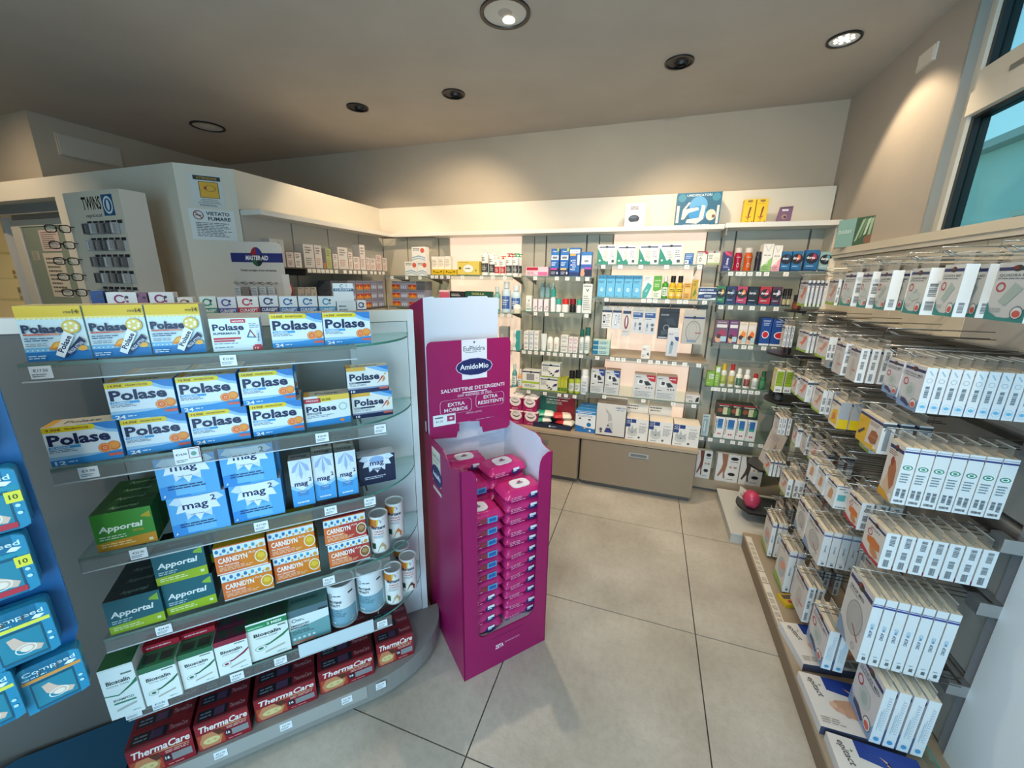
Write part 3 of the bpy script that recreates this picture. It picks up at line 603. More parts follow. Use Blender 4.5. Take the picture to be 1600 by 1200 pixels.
KIT = [('r', 0.0, 0.92, 1, 1.0, 'c8d0d0'), ('r', 0.03, 0.80, 0.97, 0.88, '2a3560'), ('e', 0.5, 0.86, 0.08, 0.07, '16301f'), ('l', 0.06, 0.4, 0.5, 0.75, 5, '6c7480'), ('p', [(0.68, 0.35), (0.93, 0.42), (0.97, 0.62), (0.80, 0.55)], '39306e'),
       ('p', [(0.42, 0.2), (0.55, 0.36), (0.62, 0.24)], '1c1c22'), ('p', [(0.36, 0.38), (0.5, 0.46), (0.44, 0.33)], '1c1c22'), ('r', 0, 0, 1, 0.08, '8aa040'), ('p', [(0.55, 0.12), (0.72, 0.3), (0.66, 0.1)], '26262c')]
for q in range(2):
    o = carton(0.152, 0.118, 0.09, 'dfe0da', KIT).build('first_aid_kit_box', None, (-0.716 + 0.012 * q, 3.055, Z + q * 0.1184)); tag(o, 'white first aid kit box with a navy band, %s of the two stacked on the lowest grey bay shelf' % ('lower', 'upper')[q], 'box', G)
for k in range(3):
    o = carton(0.024, 0.118, 0.09, 'b0b030', [('r', 0.1, 0.1, 0.9, 0.35, '3f7a34'), ('r', 0.1, 0.4, 0.9, 0.9, 'c0c246'), ('T', 'natural', 0.5, 0.65, 0.4, 0.05, '335522', 90)]).build('slim_box', None, (-0.63 + 0.0265 * k, 3.055, Z)); tag(o, 'slim lime-yellow box, %s of three standing beside the first aid kits' % nth(k), 'box', G)
for k, (x, h) in enumerate(((-0.533, 0.183), (-0.484, 0.192))):
    o = bottle(0.046, h, 'a8b838', '141416', 0.33, 'd8dcd8', 0.85, [('l', 0.15, 0.25, 0.85, 0.6, 4, '445566')]); o.location = (x, 3.085, Z); tag(o, 'lime bottle with a black cap, %s one on the lowest grey bay shelf' % ('left', 'right')[k], 'bottle', G)
m = MB(); m.lathe([(0.001, 0, 'c8ccd0'), (0.031, 0, 'c8ccd0'), (0.032, 0.006, 'e4e6e8'), (0.032, 0.14, 'e4e6e8'), (0.029, 0.15, 'e4e6e8'), (0.001, 0.15, 'e4e6e8')], 16)
fr = cyl_fr(0.0323); m.art(0.05, 0.14, [('T', 'ICE', 0.5, 0.72, 0.5, 0.1, '2a4a80', 0, 0, 0.02), ('T', 'SPRAY', 0.5, 0.55, 0.7, 0.1, '2a4a80', 0, 0, 0.02), ('l', 0.1, 0.1, 0.9, 0.42, 5, '6a86a8')], lambda a, b, e: fr(a - 0.025, b, e))
o = m.build('spray_can', None, (-0.428, 3.09, Z)); c = MB(); c.lathe([(0.026, 0.15, 'eef0f2'), (0.026, 0.2, 'eef0f2'), (0.001, 0.203, 'eef0f2')], 16); c.build('cap', o); tag(o, 'white spray can at the right end of the lowest grey bay shelf', 'spray can', G)

# ---- counter M2e
Z = SZ['CT']
def pads(): 
    m = MB(); w, d, h = 0.118, 0.12, 0.108
    m.box(-w / 2, w / 2, 0, d, 0, h, '9c1a5c', top='efe6e8')
    m.art(w, h, [('e', 0.5, 0.72, 0.42, 0.40, 'efe8e8'), ('e', 0.5, 0.78, 0.28, 0.22, '2a2630'), ('e', 0.5, 0.84, 0.27, 0.2, 'efe8e8'), ('l', 0.3, 0.82, 0.7, 0.98, 2, '444444'), ('T', 'pads', 0.5, 0.15, 0.4, 0.1, 'e8b8cc')]); return m.build('cotton_pad_pack')
for i, x in enumerate((-0.955, -0.83)):
    for q in range(2):
        inst('pads', pads, (x - 0.02 * q, 2.94 + 0.03 * q, Z + q * 0.1085), 0, 'magenta and white pack, %s %s of the four stacked at the left of the counter' % (('lower', 'upper')[q], ('left', 'right')[i]), 'pack', G)
        tag(dup(PROTO['pads'], (x - 0.02, 3.08, Z + q * 0.1085)), 'magenta and white pack, %s %s one in the row behind on the counter' % (('lower', 'upper')[q], ('left', 'right')[i]), 'pack', G)
dt = empty('display_tray', (-0.645, 2.93, Z)); tag(dt, 'navy counter tray with a green and red back card holding wipe packets', 'display tray')
MB().box(-0.16, 0.15, 0, 0.15, 0, 0.012, '1c2a44').box(-0.16, 0.15, 0, 0.004, 0.012, 0.04, '1c2a44').art(0.31, 0.04, [('c', 0.45, 0.5, 0.2, 'e8ecf0'), ('T', 'hygiene', 0.55, 0.5, 0.15, 0.3, 'c8d0dc')], lambda x, y, e: (x - 0.16, -e, y)).build('tray', dt)
bcd = MB().box(-0.15, 0.0, 0.15, 0.154, 0, 0.26, '1e5c54').box(0.0, 0.15, 0.15, 0.154, 0, 0.26, '7c1c2c')
bcd.art(0.3, 0.26, [('T', 'un mondo di detersione', 0.5, 0.86, 0.7, 0.05, 'e0e8e4'), ('T', 'in ogni piccolo istante', 0.5, 0.77, 0.6, 0.05, 'ffffff', 0, 0, 0.02), ('l', 0.2, 0.62, 0.8, 0.72, 2, 'b8c8c4')], lambda x, y, e: (x - 0.15, 0.15 - e, y)); bcd.build('back_card', dt)
def pillow(w, d, h, c1, c2, split, ev=4, ph=0.5):
    m = MB(); V = []; rr = random.Random(int(w * 1000 + h * 100))
    nx, ny = 14, 8
    def hz(u, v): 
        a = (1 - abs(u) ** (ev + 3)) * (1 - abs(v) ** ev); return max(0.0, a) ** ph
    for side in (1, -1):
        V = []; 
        for j in range(ny + 1):
            for i in range(nx + 1):
                u = -1 + 2 * i / nx; v = -1 + 2 * j / ny
                z = h / 2 + side * h / 2 * hz(u, v) + (rr.uniform(-1, 1) * 0.0022 if abs(u) < 0.95 and abs(v) < 0.95 else 0)
                V.append((u * w / 2, v * d / 2 * (1 - 0.05 * abs(u) ** 8) + d / 2, z))
        F1 = []; F2 = []
        for j in range(ny):
            for i in range(nx):
                q = (j * (nx + 1) + i, j * (nx + 1) + i + 1, (j + 1) * (nx + 1) + i + 1, (j + 1) * (nx + 1) + i)
                if side < 0: q = tuple(reversed(q))
                (F1 if i < nx * split else F2).append(q)
        if F1: m.add(V, F1, c1, True)
        if F2: m.add(V, F2, c2, True)
    return m
for k, (x, y, z, rz, c1, c2, d) in enumerate(((-0.735, 2.975, Z + 0.0125, 0.35, '1f9c80', 'e6e6dc', 'green and white crumpled wipes packet, lower one in the left of the tray'), (-0.725, 2.985, Z + 0.062, 0.15, '1f9c80', 'e6e6dc', 'green and white crumpled wipes packet, upper one in the left of the tray'),
        (-0.565, 2.97, Z + 0.0125, -0.2, 'c03038', 'e6dccc', 'red and cream crumpled wipes packet, lower one in the right of the tray'), (-0.57, 2.98, Z + 0.062, 0.3, 'c03038', 'e6dccc', 'red and cream crumpled wipes packet, upper one in the right of the tray'))):
    o = pillow(0.15, 0.1, 0.048, mat(c1, 0.25), mat(c2, 0.3), 0.5).build('wipes_packet', None, (x, y, z), rz); tag(o, d, 'wipes', 'wipes packets in the counter tray')
MK = [('r', 0, 0.86, 1, 0.98, '2c82c4'), ('l', 0.1, 0.88, 0.8, 0.96, 1, 'e8f0f8'), ('l', 0.1, 0.72, 0.9, 0.82, 2, '8898a8'), ('c', 0.22, 0.62, 0.06, '2a2c34'), ('c', 0.70, 0.60, 0.06, '2a2c34'), ('r', 0.14, 0.56, 0.3, 0.61, 'e8eaec'), ('r', 0.62, 0.54, 0.78, 0.59, 'e8eaec'), ('c', 0.68, 0.38, 0.10, '1c70a8'), ('p', [(0, 0), (1, 0), (1, 0.2), (0.5, 0.24), (0, 0.32)], '1f6eb0'), ('c', 0.48, 0.22, 0.05, 'e8a888'), ('c', 0.75, 0.1, 0.05, 'd8e4f0')]
for k in range(3):
    o = carton(0.155, 0.175, 0.075, 'e2e6ea', MK, side='3a7cb8', top='2c82c4').build('face_mask_box', None, (-0.385 + 0.006 * k, 2.95 + 0.078 * k, Z)); tag(o, 'blue and white face mask box on the counter, %s in the row' % ('front one', 'second', 'third')[k], 'box', 'face mask boxes')

# ---- M3
G3 = 'goods in front of the right lit panel'
Z = SZ['M3a']
GA = [('p', [(0, 0), (0.62, 0), (0.62, 0.12), (0.5, 0.30), (0.36, 0.18), (0.2, 0.5), (0.0, 0.82)], '1f8a74'), ('r', 0.08, 0.85, 0.94, 0.91, '26306a'), ('e', 0.5, 0.89, 0.08, 0.06, '16301f'), ('p', [(0.3, 0.75), (0.58, 0.75), (0.66, 0.2), (0.5, 0.14), (0.38, 0.22)], 'd9d4cf'), ('l', 0.34, 0.3, 0.58, 0.68, 5, 'b8b2b0'), ('c', 0.14, 0.2, 0.05, 'e4f2ee'), ('l', 0.70, 0.35, 0.95, 0.70, 4, '889096'), ('r', 0.80, 0.1, 0.94, 0.24, '3a5048')]
GB = [p for p in GA]; GB[3] = ('p', [(0.3, 0.7), (0.42, 0.76), (0.72, 0.3), (0.56, 0.18)], 'd2d6d2')
for k, (x0, x1, h) in enumerate(((-0.39, -0.262, 0.136), (-0.253, -0.12, 0.131), (-0.102, 0.031, 0.133), (0.035, 0.181, 0.138))):
    w = x1 - x0; o = carton(w, h, 0.022, 'ecebe6', GA if k % 2 == 0 else GB).build('gauze_box', None, ((x0 + x1) / 2, 3.06, Z)); tag(o, 'white and green gauze box, %s from the left on the top shelf of the right lit panel' % nth(k), 'box', G3)
simple_row(Z, 3.06, [(0.201, 0.258, 0.075, 0.05, '2c6cb0', [('r', 0.05, 0.05, 0.5, 0.4, 'e8ecf2'), ('c', 0.2, 0.22, 0.07, '1c2430'), ('c', 0.6, 0.22, 0.07, '1c2430'), ('l', 0.1, 0.5, 0.9, 0.9, 3, 'c8dcf0')], 'small blue and white box right of the gauze boxes on'),
    (0.278, 0.341, 0.087, 0.05, 'e2e2dc', [('r', 0, 0.9, 0.9, 1, '8a2030'), ('c', 0.9, 0.88, 0.11, 'c02444'), ('o', 0.35, 0.38, 0.12, 0.15, 0.4, '30444c'), ('l', 0.08, 0.65, 0.7, 0.85, 2, '778080')], 'small white box with a red dot on'),
    (0.345, 0.42, 0.087, 0.05, 'e6e2d4', [('r', 0, 0.9, 1, 0.95, '26306a'), ('e', 0.5, 0.93, 0.1, 0.07, '701820'), ('c', 0.72, 0.38, 0.14, 'e6dcc8'), ('o', 0.72, 0.38, 0.16, 0.16, 0.12, 'b8a888'), ('r', 0, 0, 1, 0.14, 'a8b878'), ('l', 0.08, 0.4, 0.5, 0.75, 3, '888c80')], 'small cream and green box at the right end of')], 'the top shelf of the right lit panel', G3)
Z = SZ['M3b']
LB = [('r', 0, 0.83, 1, 1, '2f86b4'), ('T', 'Floralid', 0.45, 0.91, 0.75, 0.06, '1c2c50', 0, 0.2), ('l', 0.1, 0.64, 0.9, 0.76, 2, '2a5c80'), ('o', 0.5, 0.35, 0.2, 0.09, 0.3, 'c8e4f0'), ('c', 0.5, 0.34, 0.03, 'e8f4fa'), ('T', 'spray', 0.35, 0.05, 0.4, 0.03, '1c3c58')]
for k in range(5):
    for b in range(2):
        inst('lb', cart('light_blue_box', 0.059, 0.158, 0.045, '63b2d8', LB), (-0.343 + 0.0625 * k, 3.06 + 0.047 * b, Z), 0, 'light blue box, %s from the left %s the second shelf of the right lit panel' % (nth(k), 'in the front row on' if b == 0 else 'in the back row on'), 'box', 'light blue boxes on the second shelf')
simple_row(Z, 3.06, [(-0.054, 0.012, 0.155, 0.05, 'e0e4e0', [('p', [(0, 0.0), (0.45, 0.0), (0.95, 0.58), (0.5, 0.72), (0, 0.3)], '3fa29c'), ('T', 'bio', 0.4, 0.35, 0.12, 0.06, 'e8f4f0', 60), ('r', 0, 0.78, 1, 0.8, 'b8c4c0'), ('l', 0.1, 0.83, 0.8, 0.95, 2, '8a9490')], 'white box with a slanted teal tube picture on'),
    (0.016, 0.072, 0.157, 0.05, '5aa22e', [('p', [(0, 0), (1, 0), (1, 0.40), (0.3, 0.30), (0, 0.36)], 'e2e8d8'), ('T', 'verde', 0.5, 0.8, 0.7, 0.06, 'dff0c8'), ('l', 0.15, 0.5, 0.85, 0.66, 3, 'd4ecb4'), ('l', 0.15, 0.05, 0.8, 0.25, 3, '6a8a4a')], 'green box with a white base on')], 'the second shelf of the right lit panel', G3)
o = bottle(0.043, 0.157, '46962e', 'e8ece8', 0.25, 'dfe8dc', 0.45, [('l', 0.2, 0.2, 0.8, 0.6, 3, '4a7a3a')]); o.location = (0.098, 3.085, Z); tag(o, 'green bottle with a white spray cap on the second shelf', 'bottle', G3)
for k in range(2):
    o = bottle(0.046, 0.158, 'dcae1c', '141414', 0.28, 'e8cc3c', 0.6, [('c', 0.35, 0.25, 0.08, 'f0e4c8'), ('c', 0.65, 0.25, 0.08, 'e8b0a8'), ('l', 0.15, 0.42, 0.85, 0.62, 2, '5a4410')]); o.location = (0.146 + 0.048 * k, 3.085, Z); tag(o, 'yellow bottle with a black cap, %s one on the second shelf' % ('left', 'right')[k], 'bottle', G3)
simple_row(Z, 3.06, [(0.222, 0.268, 0.11, 0.05, 'dca23c', [('l', 0.1, 0.75, 0.9, 0.95, 2, '6a4410'), ('r', 0.1, 0.4, 0.9, 0.68, 'e8c06c'), ('l', 0.15, 0.08, 0.85, 0.34, 3, '7a5418')], 'orange-yellow box right of the yellow bottles on'),
    (0.272, 0.309, 0.135, 0.05, 'c8a420', [('l', 0.15, 0.65, 0.85, 0.92, 4, '6c5808'), ('p', [(0.1, 0.1), (0.6, 0.6), (0.8, 0.3)], '5c7a1c')], 'narrow tall yellow box on'),
    (0.316, 0.429, 0.083, 0.05, 'e4e8ee', [('r', 0, 0.62, 1, 0.97, '1c3c72'), ('T', 'EUCLORINA', 0.45, 0.8, 0.75, 0.14, 'e8eef6', 0, 0.2, 0.02), ('p', [(0, 0.12), (0.5, 0.08), (1, 0.2), (1, 0.5), (0.4, 0.52), (0, 0.4)], '24406e'), ('l', 0.35, 0.2, 0.75, 0.4, 2, 'd8e0ec')], 'navy and white box at the right end of')], 'the second shelf of the right lit panel', G3)

# hook bar and hanging packs
hb = empty('hook_bar', (0.03, 3.30, 1.41)); tag(hb, 'grey metal hook bar across the right lit panel', 'hook bar')
MB().box(-0.37, 0.39, 0, 0.02, -0.012, 0.02, M_DMETAL).build('bar', hb)
hks = (-0.29, -0.217, -0.146, -0.068, 0.017, 0.145, 0.305)
for x in hks: MB().tube([(x - 0.03, 0.0, 0), (x - 0.03, -0.25, 0), (x - 0.03, -0.262, 0.012)], 0.002, M_WIRE).tube([(x - 0.025, 0, 0.012), (x - 0.025, -0.25, 0.014)], 0.0018, M_WIRE).build('hook', hb)
def hang(w, h, d, base, prims, x, n, desc, y0=3.06, ztop=1.40):
    for k in range(n):
        m = carton(w, h, d, base, prims); m.box(-w / 2, w / 2, d * 0.45, d * 0.55, h, h + 0.028, base if n == 1 else M_CLEAR); m2 = m.build('hanging_pack', None, (x, y0 + k * (d + 0.004), ztop - h - 0.02))
        tag(m2, '%s, %s on its hook' % (desc, nth(k)) if n > 1 else desc, 'pack', 'thermometers and packs hanging from the hook bar')
NV = [('r', 0, 0.88, 1, 1, '1c2a50')]
hang(0.07, 0.135, 0.018, 'd6d6d4', NV + [('r', 0.1, 0.3, 0.35, 0.75, '2c3038'), ('r', 0.16, 0.4, 0.29, 0.66, 'c8ccd0'), ('l', 0.45, 0.3, 0.95, 0.8, 6, '8c9098'), ('l', 0.05, 0.06, 0.95, 0.24, 2, '8c9098')], -0.29, 2, 'white thermometer pack with a black drawing, leftmost on the bar')
hang(0.062, 0.137, 0.018, 'c9cfd6', NV + [('r', 0.3, 0.2, 0.5, 0.75, '3a6a96'), ('r', 0.34, 0.25, 0.46, 0.7, 'e4eef6'), ('l', 0.6, 0.3, 0.95, 0.8, 6, '8c9098')], -0.217, 2, 'thermometer pack with a pale blue stick')
hang(0.056, 0.185, 0.018, 'c6c4c4', NV + [('e', 0.5, 0.55, 0.28, 0.28, '7a3230'), ('e', 0.5, 0.57, 0.1, 0.2, 'd8d8d8'), ('T', 'thermo', 0.5, 0.18, 0.7, 0.05, '44464c')], -0.146, 1, 'longer pack with a brown-red thermometer')
BLU = [('r', 0.06, 0.72, 0.94, 0.94, '2a4c86'), ('T', 'Family', 0.45, 0.87, 0.6, 0.08, 'd8e4f4', 0, 0.2), ('l', 0.08, 0.62, 0.9, 0.70, 1, '667080'), ('p', [(0.2, 0.12), (0.38, 0.12), (0.46, 0.45), (0.3, 0.55), (0.22, 0.45)], 'aab2bc'), ('r', 0.28, 0.3, 0.36, 0.45, '3a5078'), ('c', 0.75, 0.42, 0.07, '5a6470'), ('r', 0.68, 0.14, 0.86, 0.3, '4a5460')]
hang(0.076, 0.158, 0.022, 'c4c8ce', BLU, -0.068, 2, 'blue-topped thermometer pack, left of the pair')
hang(0.082, 0.164, 0.022, 'c4c8ce', BLU, 0.017, 2, 'blue-topped thermometer pack, right of the pair')
hang(0.135, 0.19, 0.03, '15181e', [('p', [(0.3, 0.75), (0.7, 0.8), (0.95, 0.5), (0.5, 0.55)], '2c3038'), ('o', 0.42, 0.42, 0.16, 0.12, 0.25, '7c828c'), ('l', 0.1, 0.85, 0.6, 0.95, 1, '8c9098'), ('r', 0.05, 0.03, 0.5, 0.07, 'b8bcc4'), ('p', [(0.2, 0.12), (0.55, 0.2), (0.5, 0.34), (0.15, 0.3)], '3c424c')], 0.145, 1, 'black hanging pack with a grey device drawing')
hang(0.076, 0.175, 0.02, 'c9c9cc', [('p', [(0.6, 0.8), (1, 0.8), (1, 0.62), (0.75, 0.66)], '23367c'), ('p', [(0.25, 0.1), (0.5, 0.1), (0.62, 0.55), (0.4, 0.66), (0.26, 0.5)], '8fa4ae'), ('r', 0.38, 0.45, 0.52, 0.6, '40566c'), ('l', 0.08, 0.86, 0.7, 0.94, 1, '707884'), ('o', 0.8, 0.5, 0.12, 0.08, 0.4, 'b8bcc0')], 0.186, 1, 'white pack with a grey-blue inhaler, hanging low in front of the black one', 3.02, 1.268)
hang(0.135, 0.21, 0.035, 'b2aea6', [('r', 0.02, 0.84, 0.98, 0.90, '26306a'), ('e', 0.5, 0.88, 0.08, 0.05, '16301f'), ('o', 0.5, 0.42, 0.36, 0.36, 0.12, '8c8c88'), ('o', 0.5, 0.42, 0.2, 0.28, 0.1, '9c9c98'), ('r', 0.6, 0.36, 0.88, 0.39, 'a0505a'), ('r', 0.25, 0.06, 0.7, 0.14, '7a8ca0')], 0.308, 1, 'largest grey plaster pack at the right end of the hook bar', 3.01)
o = carton(0.062, 0.1, 0.03, 'dedad4', [('r', 0.3, 0.86, 0.7, 0.92, 'f6ece4'), ('l', 0.1, 0.6, 0.6, 0.75, 2, '8a4a48'), ('p', [(0.6, 0.3), (0.75, 0.5), (0.9, 0.2), (0.78, 0.25)], '1c1c20'), ('l', 0.08, 0.1, 0.5, 0.3, 2, '888888')]).build('small_hanging_pack', None, (0.012, 3.0, SZ['M3c'])); tag(o, 'small white pack with a black mark standing on the beige board shelf', 'pack', G3)
m = MB().box(-0.066, 0.066, 0, 0.1, 0, 0.004, M_GLASS).box(-0.066, 0.066, 0, 0.003, 0.004, 0.14, M_GLASS).box(-0.066, -0.063, 0.003, 0.1, 0.004, 0.165, M_GLASS).box(0.063, 0.066, 0.003, 0.1, 0.004, 0.165, M_GLASS)
o = m.build('acrylic_box', None, (-0.309, 2.99, SZ['M3c'])); tag(o, 'clear acrylic bin on the left of the beige board shelf', 'bin')
for k in range(3):
    o = carton(0.122, 0.036, 0.09, 'dfe2e4', [('r', 0, 0.1, 0.32, 0.9, '2f78b0'), ('l', 0.38, 0.15, 0.95, 0.85, 2, '8890a0'), ('r', 0.38, 0.45, 0.98, 0.55, 'b8bcc4')]).build('dropper_box', None, (-0.309, 2.996, SZ['M3c'] + 0.0045 + 0.0365 * k)); tag(o, 'flat blue and white box in the clear bin, %s from the bottom' % nth(k), 'box', G3)
# glass shelf: monitors
Z = SZ['M3d']
def BPM(c): return [('p', [(0.55, 1), (1, 1), (1, 0.72), (0.8, 0.74), (0.64, 0.84)], c), ('l', 0.64, 0.85, 0.95, 0.93, 1, 'e8ecf4'), ('l', 0.08, 0.86, 0.4, 0.92, 1, '303848'), ('p', [(0.16, 0.58), (0.46, 0.54), (0.5, 0.78), (0.2, 0.82)], 'e4e4e2'), ('p', [(0.24, 0.64), (0.4, 0.62), (0.42, 0.76), (0.26, 0.78)], '33363c'), ('p', [(0.46, 0.72), (0.58, 0.54), (0.84, 0.58), (0.66, 0.74)], '2a2c30'),
     ('c', 0.6, 0.46, 0.03, c if c != '23408c' else '2c2e34'), ('c', 0.73, 0.46, 0.03, '2c2e34'), ('c', 0.86, 0.46, 0.03, '2c2e34'), ('l', 0.08, 0.36, 0.4, 0.42, 1, '222222'), ('l', 0.08, 0.06, 0.95, 0.3, 4, '9a9ca0')]
for k, (x0, x1, h, c, d) in enumerate(((-0.377, -0.273, 0.195, '23408c', 'blue-cornered blood pressure monitor box, left one'), (-0.268, -0.157, 0.192, '23408c', 'blue-cornered blood pressure monitor box, right one'), (-0.053, 0.102, 0.18, 'b8202c', 'red-cornered blood pressure monitor box, left one'), (0.107, 0.253, 0.18, 'b8202c', 'red-cornered blood pressure monitor box, right one'))):
    o = carton(x1 - x0 - 0.002, h, 0.10, 'cfcfcd', BPM(c), top='d8c8bc').build('pressure_monitor_box', None, ((x0 + x1) / 2, 3.04, Z)); tag(o, d + ' on the glass shelf of the right lit panel', 'box', G3)
simple_row(Z, 3.04, [(0.322, 0.415, 0.062, 0.08, 'd9d0ca', [('p', [(0.7, 0.1), (0.95, 0.2), (0.95, 0.8), (0.75, 0.6)], '1c1c20'), ('l', 0.05, 0.5, 0.6, 0.85, 2, '8a8080'), ('c', 0.3, 0.2, 0.08, '44444a'), ('c', 0.45, 0.2, 0.08, '44444a')], 'low beige box with a black shape at the right end of')], 'the monitor shelf', G3)
Z = SZ['CT']
o = carton(0.215, 0.262, 0.17, 'd2cec8', [('T', 'OMRON', 0.80, 0.90, 0.34, 0.05, '4a6a9c', 0, 0, 0.02), ('l', 0.68, 0.8, 0.95, 0.86, 1, '88a0a8'), ('p', [(0.3, 0.86), (0.44, 0.74), (0.34, 0.72)], 'a8a8a6'), ('p', [(0.38, 0.74), (0.5, 0.70), (0.56, 0.5), (0.42, 0.46)], 'b0b0ae'), ('p', [(0.3, 0.12), (0.42, 0.42), (0.58, 0.44), (0.6, 0.12)], 'bab8b4'), ('p', [(0.3, 0.12), (0.36, 0.26), (0.5, 0.26), (0.6, 0.12)], '2c3478'), ('e', 0.42, 0.34, 0.03, 0.02, '222222'), ('e', 0.18, 0.20, 0.05, 0.05, '4a4a4c'), ('r', 0.15, 0.1, 0.22, 0.14, '333333'), ('r', 0, 0, 1, 0.035, '1c1c1e')], top='6c625a').build('nebuliser_box', None, (-0.192, 2.93, Z)); tag(o, 'large white aerosol machine box on the counter, OMRON printed top right', 'box', G3)
FG = [('r', 0.0, 0.78, 0.2, 0.97, '1c3878'), ('r', 0.22, 0.80, 0.44, 0.97, '1c3878'), ('r', 0.0, 0.60, 0.2, 0.76, '1c3878'), ('o', 0.1, 0.87, 0.06, 0.05, 0.3, 'c8d0e4'), ('T', 'FGP', 0.75, 0.80, 0.3, 0.05, '8a8c90', 0, 0.2), ('e', 0.3, 0.34, 0.24, 0.18, 'c2c2be'), ('p', [(0.08, 0.45), (0.14, 0.62), (0.22, 0.48), (0.28, 0.72), (0.36, 0.5), (0.5, 0.6), (0.5, 0.36), (0.2, 0.3)], 'aeb0ac'), ('c', 0.3, 0.36, 0.03, '555555'), ('l', 0.6, 0.35, 0.95, 0.7, 6, '8c8c8c'), ('c', 0.62, 0.14, 0.05, '4a5250'), ('l', 0.1, 0.05, 0.4, 0.12, 1, '8c8c8c')]
for k, (x0, x1) in enumerate(((-0.077, 0.084), (0.088, 0.253), (0.257, 0.433))):
    h = 0.168; o = carton(x1 - x0 - 0.003, h, 0.15, 'e0dcd6', FG, top='e8dccc').build('support_box', None, ((x0 + x1) / 2, 2.93, Z)); tag(o, 'white box with blue squares, %s of three in front on the counter' % nth(k), 'box', 'white boxes with blue squares')
    if k < 2:
        o2 = dup(o, ((x0 + x1) / 2 - 0.012, 3.085, Z)); tag(o2, 'white box with blue squares behind the %s front one' % nth(k), 'box', 'white boxes with blue squares')
        for q in (1, ):
            o3 = carton(x1 - x0 - 0.003, 0.07, 0.15, 'e0d8ce', [('l', 0.05, 0.3, 0.6, 0.9, 2, '6a5c58')], top='e8dccc').build('flat_box', None, ((x0 + x1) / 2 - 0.012, 3.085, Z + 0.1685)); tag(o3, 'flat white box lying on the back box, %s one on the counter' % ('left', 'right')[k], 'box', G3)

# ---- right bay R
GR = 'goods on the right back bay'
Z = SZ['Ra']; Y = 3.095
simple_row(Z, Y, [(0.443, 0.497, 0.127, 0.05, '2a2a6c', [('p', [(0, 1), (1, 1), (1, 0.7), (0.3, 0.82)], 'b02050'), ('p', [(0.1, 0.95), (0.25, 0.99), (0.9, 0.78), (0.85, 0.76)], 'd85c84'), ('T', 'durex', 0.5, 0.5, 0.35, 0.12, 'f0f0f8', 90, 0, 0.02), ('l', 0.15, 0.15, 0.85, 0.3, 2, 'a8a8d0'), ('c', 0.85, 0.08, 0.04, 'd0d0e8')], 'navy and crimson box at the left end of')], 'the top shelf of the right back bay', GR)
for x0, x1, b, lab in ((0.513, 0.563, 'a8183c', 'crimson'), (0.572, 0.625, 'c8581c', 'orange')):
    o = bottle(x1 - x0, 0.15, mat(b, 0.2), 'd8ccc4', 0.2, None, 0.75, None, 'w'); fr = cyl_fr((x1 - x0) / 2 * 1.02)
    o.location = ((x0 + x1) / 2, Y + 0.03, Z); tag(o, lab + ' curvy massage gel bottle on the top shelf of the right back bay', 'bottle', GR)
    t = MB().art(0.036, 0.1, [('T', 'play', 0.5, 0.9, 0.8, 0.09, 'f0d8d8', 0, 0.2), ('o', 0.5, 0.4, 0.2, 0.15, 0.3, 'e8c8c0')], lambda x, y, e: fr(x - 0.018, y, e)).build('print', o)
o = bottle(0.036, 0.125, '1c1c30', '262638', 0.15, None, 0.75, None, 'w'); o.location = (0.655, Y + 0.02, Z); tag(o, 'slim dark bottle on the top shelf of the right back bay', 'bottle', GR)
LN = lambda c: [('p', [(0, 0), (1, 0), (1, 0.52), (0.0, 0.16)], c), ('p', [(0.1, 0.98), (0.5, 0.72), (0.9, 0.98), (0.84, 0.98), (0.5, 0.76), (0.16, 0.98)], 'b8b8b4'), ('T', 'durex', 0.5, 0.6, 0.7, 0.06, '55585c'), ('o', 0.5, 0.33, 0.14, 0.06, 0.4, 'f4f4f0'), ('l', 0.15, 0.05, 0.85, 0.2, 3, '6a706a')]
simple_row(Z, Y, [(0.672, 0.731, 0.172, 0.045, 'ece8e0', LN('8fc06c'), 'tall white box with a green diagonal on', 1), (0.732, 0.782, 0.162, 0.045, 'ece8e0', LN('eaa0b0'), 'tall white box with a pink diagonal on', 1)], 'the top shelf of the right back bay', GR)
def DX(c, t='durex'): return [('c', 0.5, 0.62, 0.26, '1c2430'), ('p', [(0.45, 0.5), (0.85, 0.62), (0.80, 0.78), (0.6, 0.86), (0.5, 0.7)], c), ('T', t, 0.42, 0.66, 0.62, 0.13, 'f0f4f8', 0, 0, 0.025), ('l', 0.15, 0.22, 0.85, 0.3, 1, 'c8d8e8'), ('p', [(0, 0), (1, 0), (1, 0.08), (0, 0.14)], '16406c')]
simple_row(Z, Y, [(0.785, 0.839, 0.124, 0.045, '1f6aa0', DX('2a4a78'), 'blue condom box, first from the left on', 1), (0.843, 0.899, 0.126, 0.045, '1f6aa0', DX('d8603c'), 'blue condom box with an orange swirl on', 1), (0.914, 0.988, 0.132, 0.045, '1d66a0', DX('a83060'), 'widest blue condom box with a red swirl on'), (0.993, 1.058, 0.12, 0.045, '8fb4b8', DX('6ea0a8'), 'pale translucent condom box at the right end of')], 'the top shelf of the right back bay', GR)
Z = SZ['Rb']
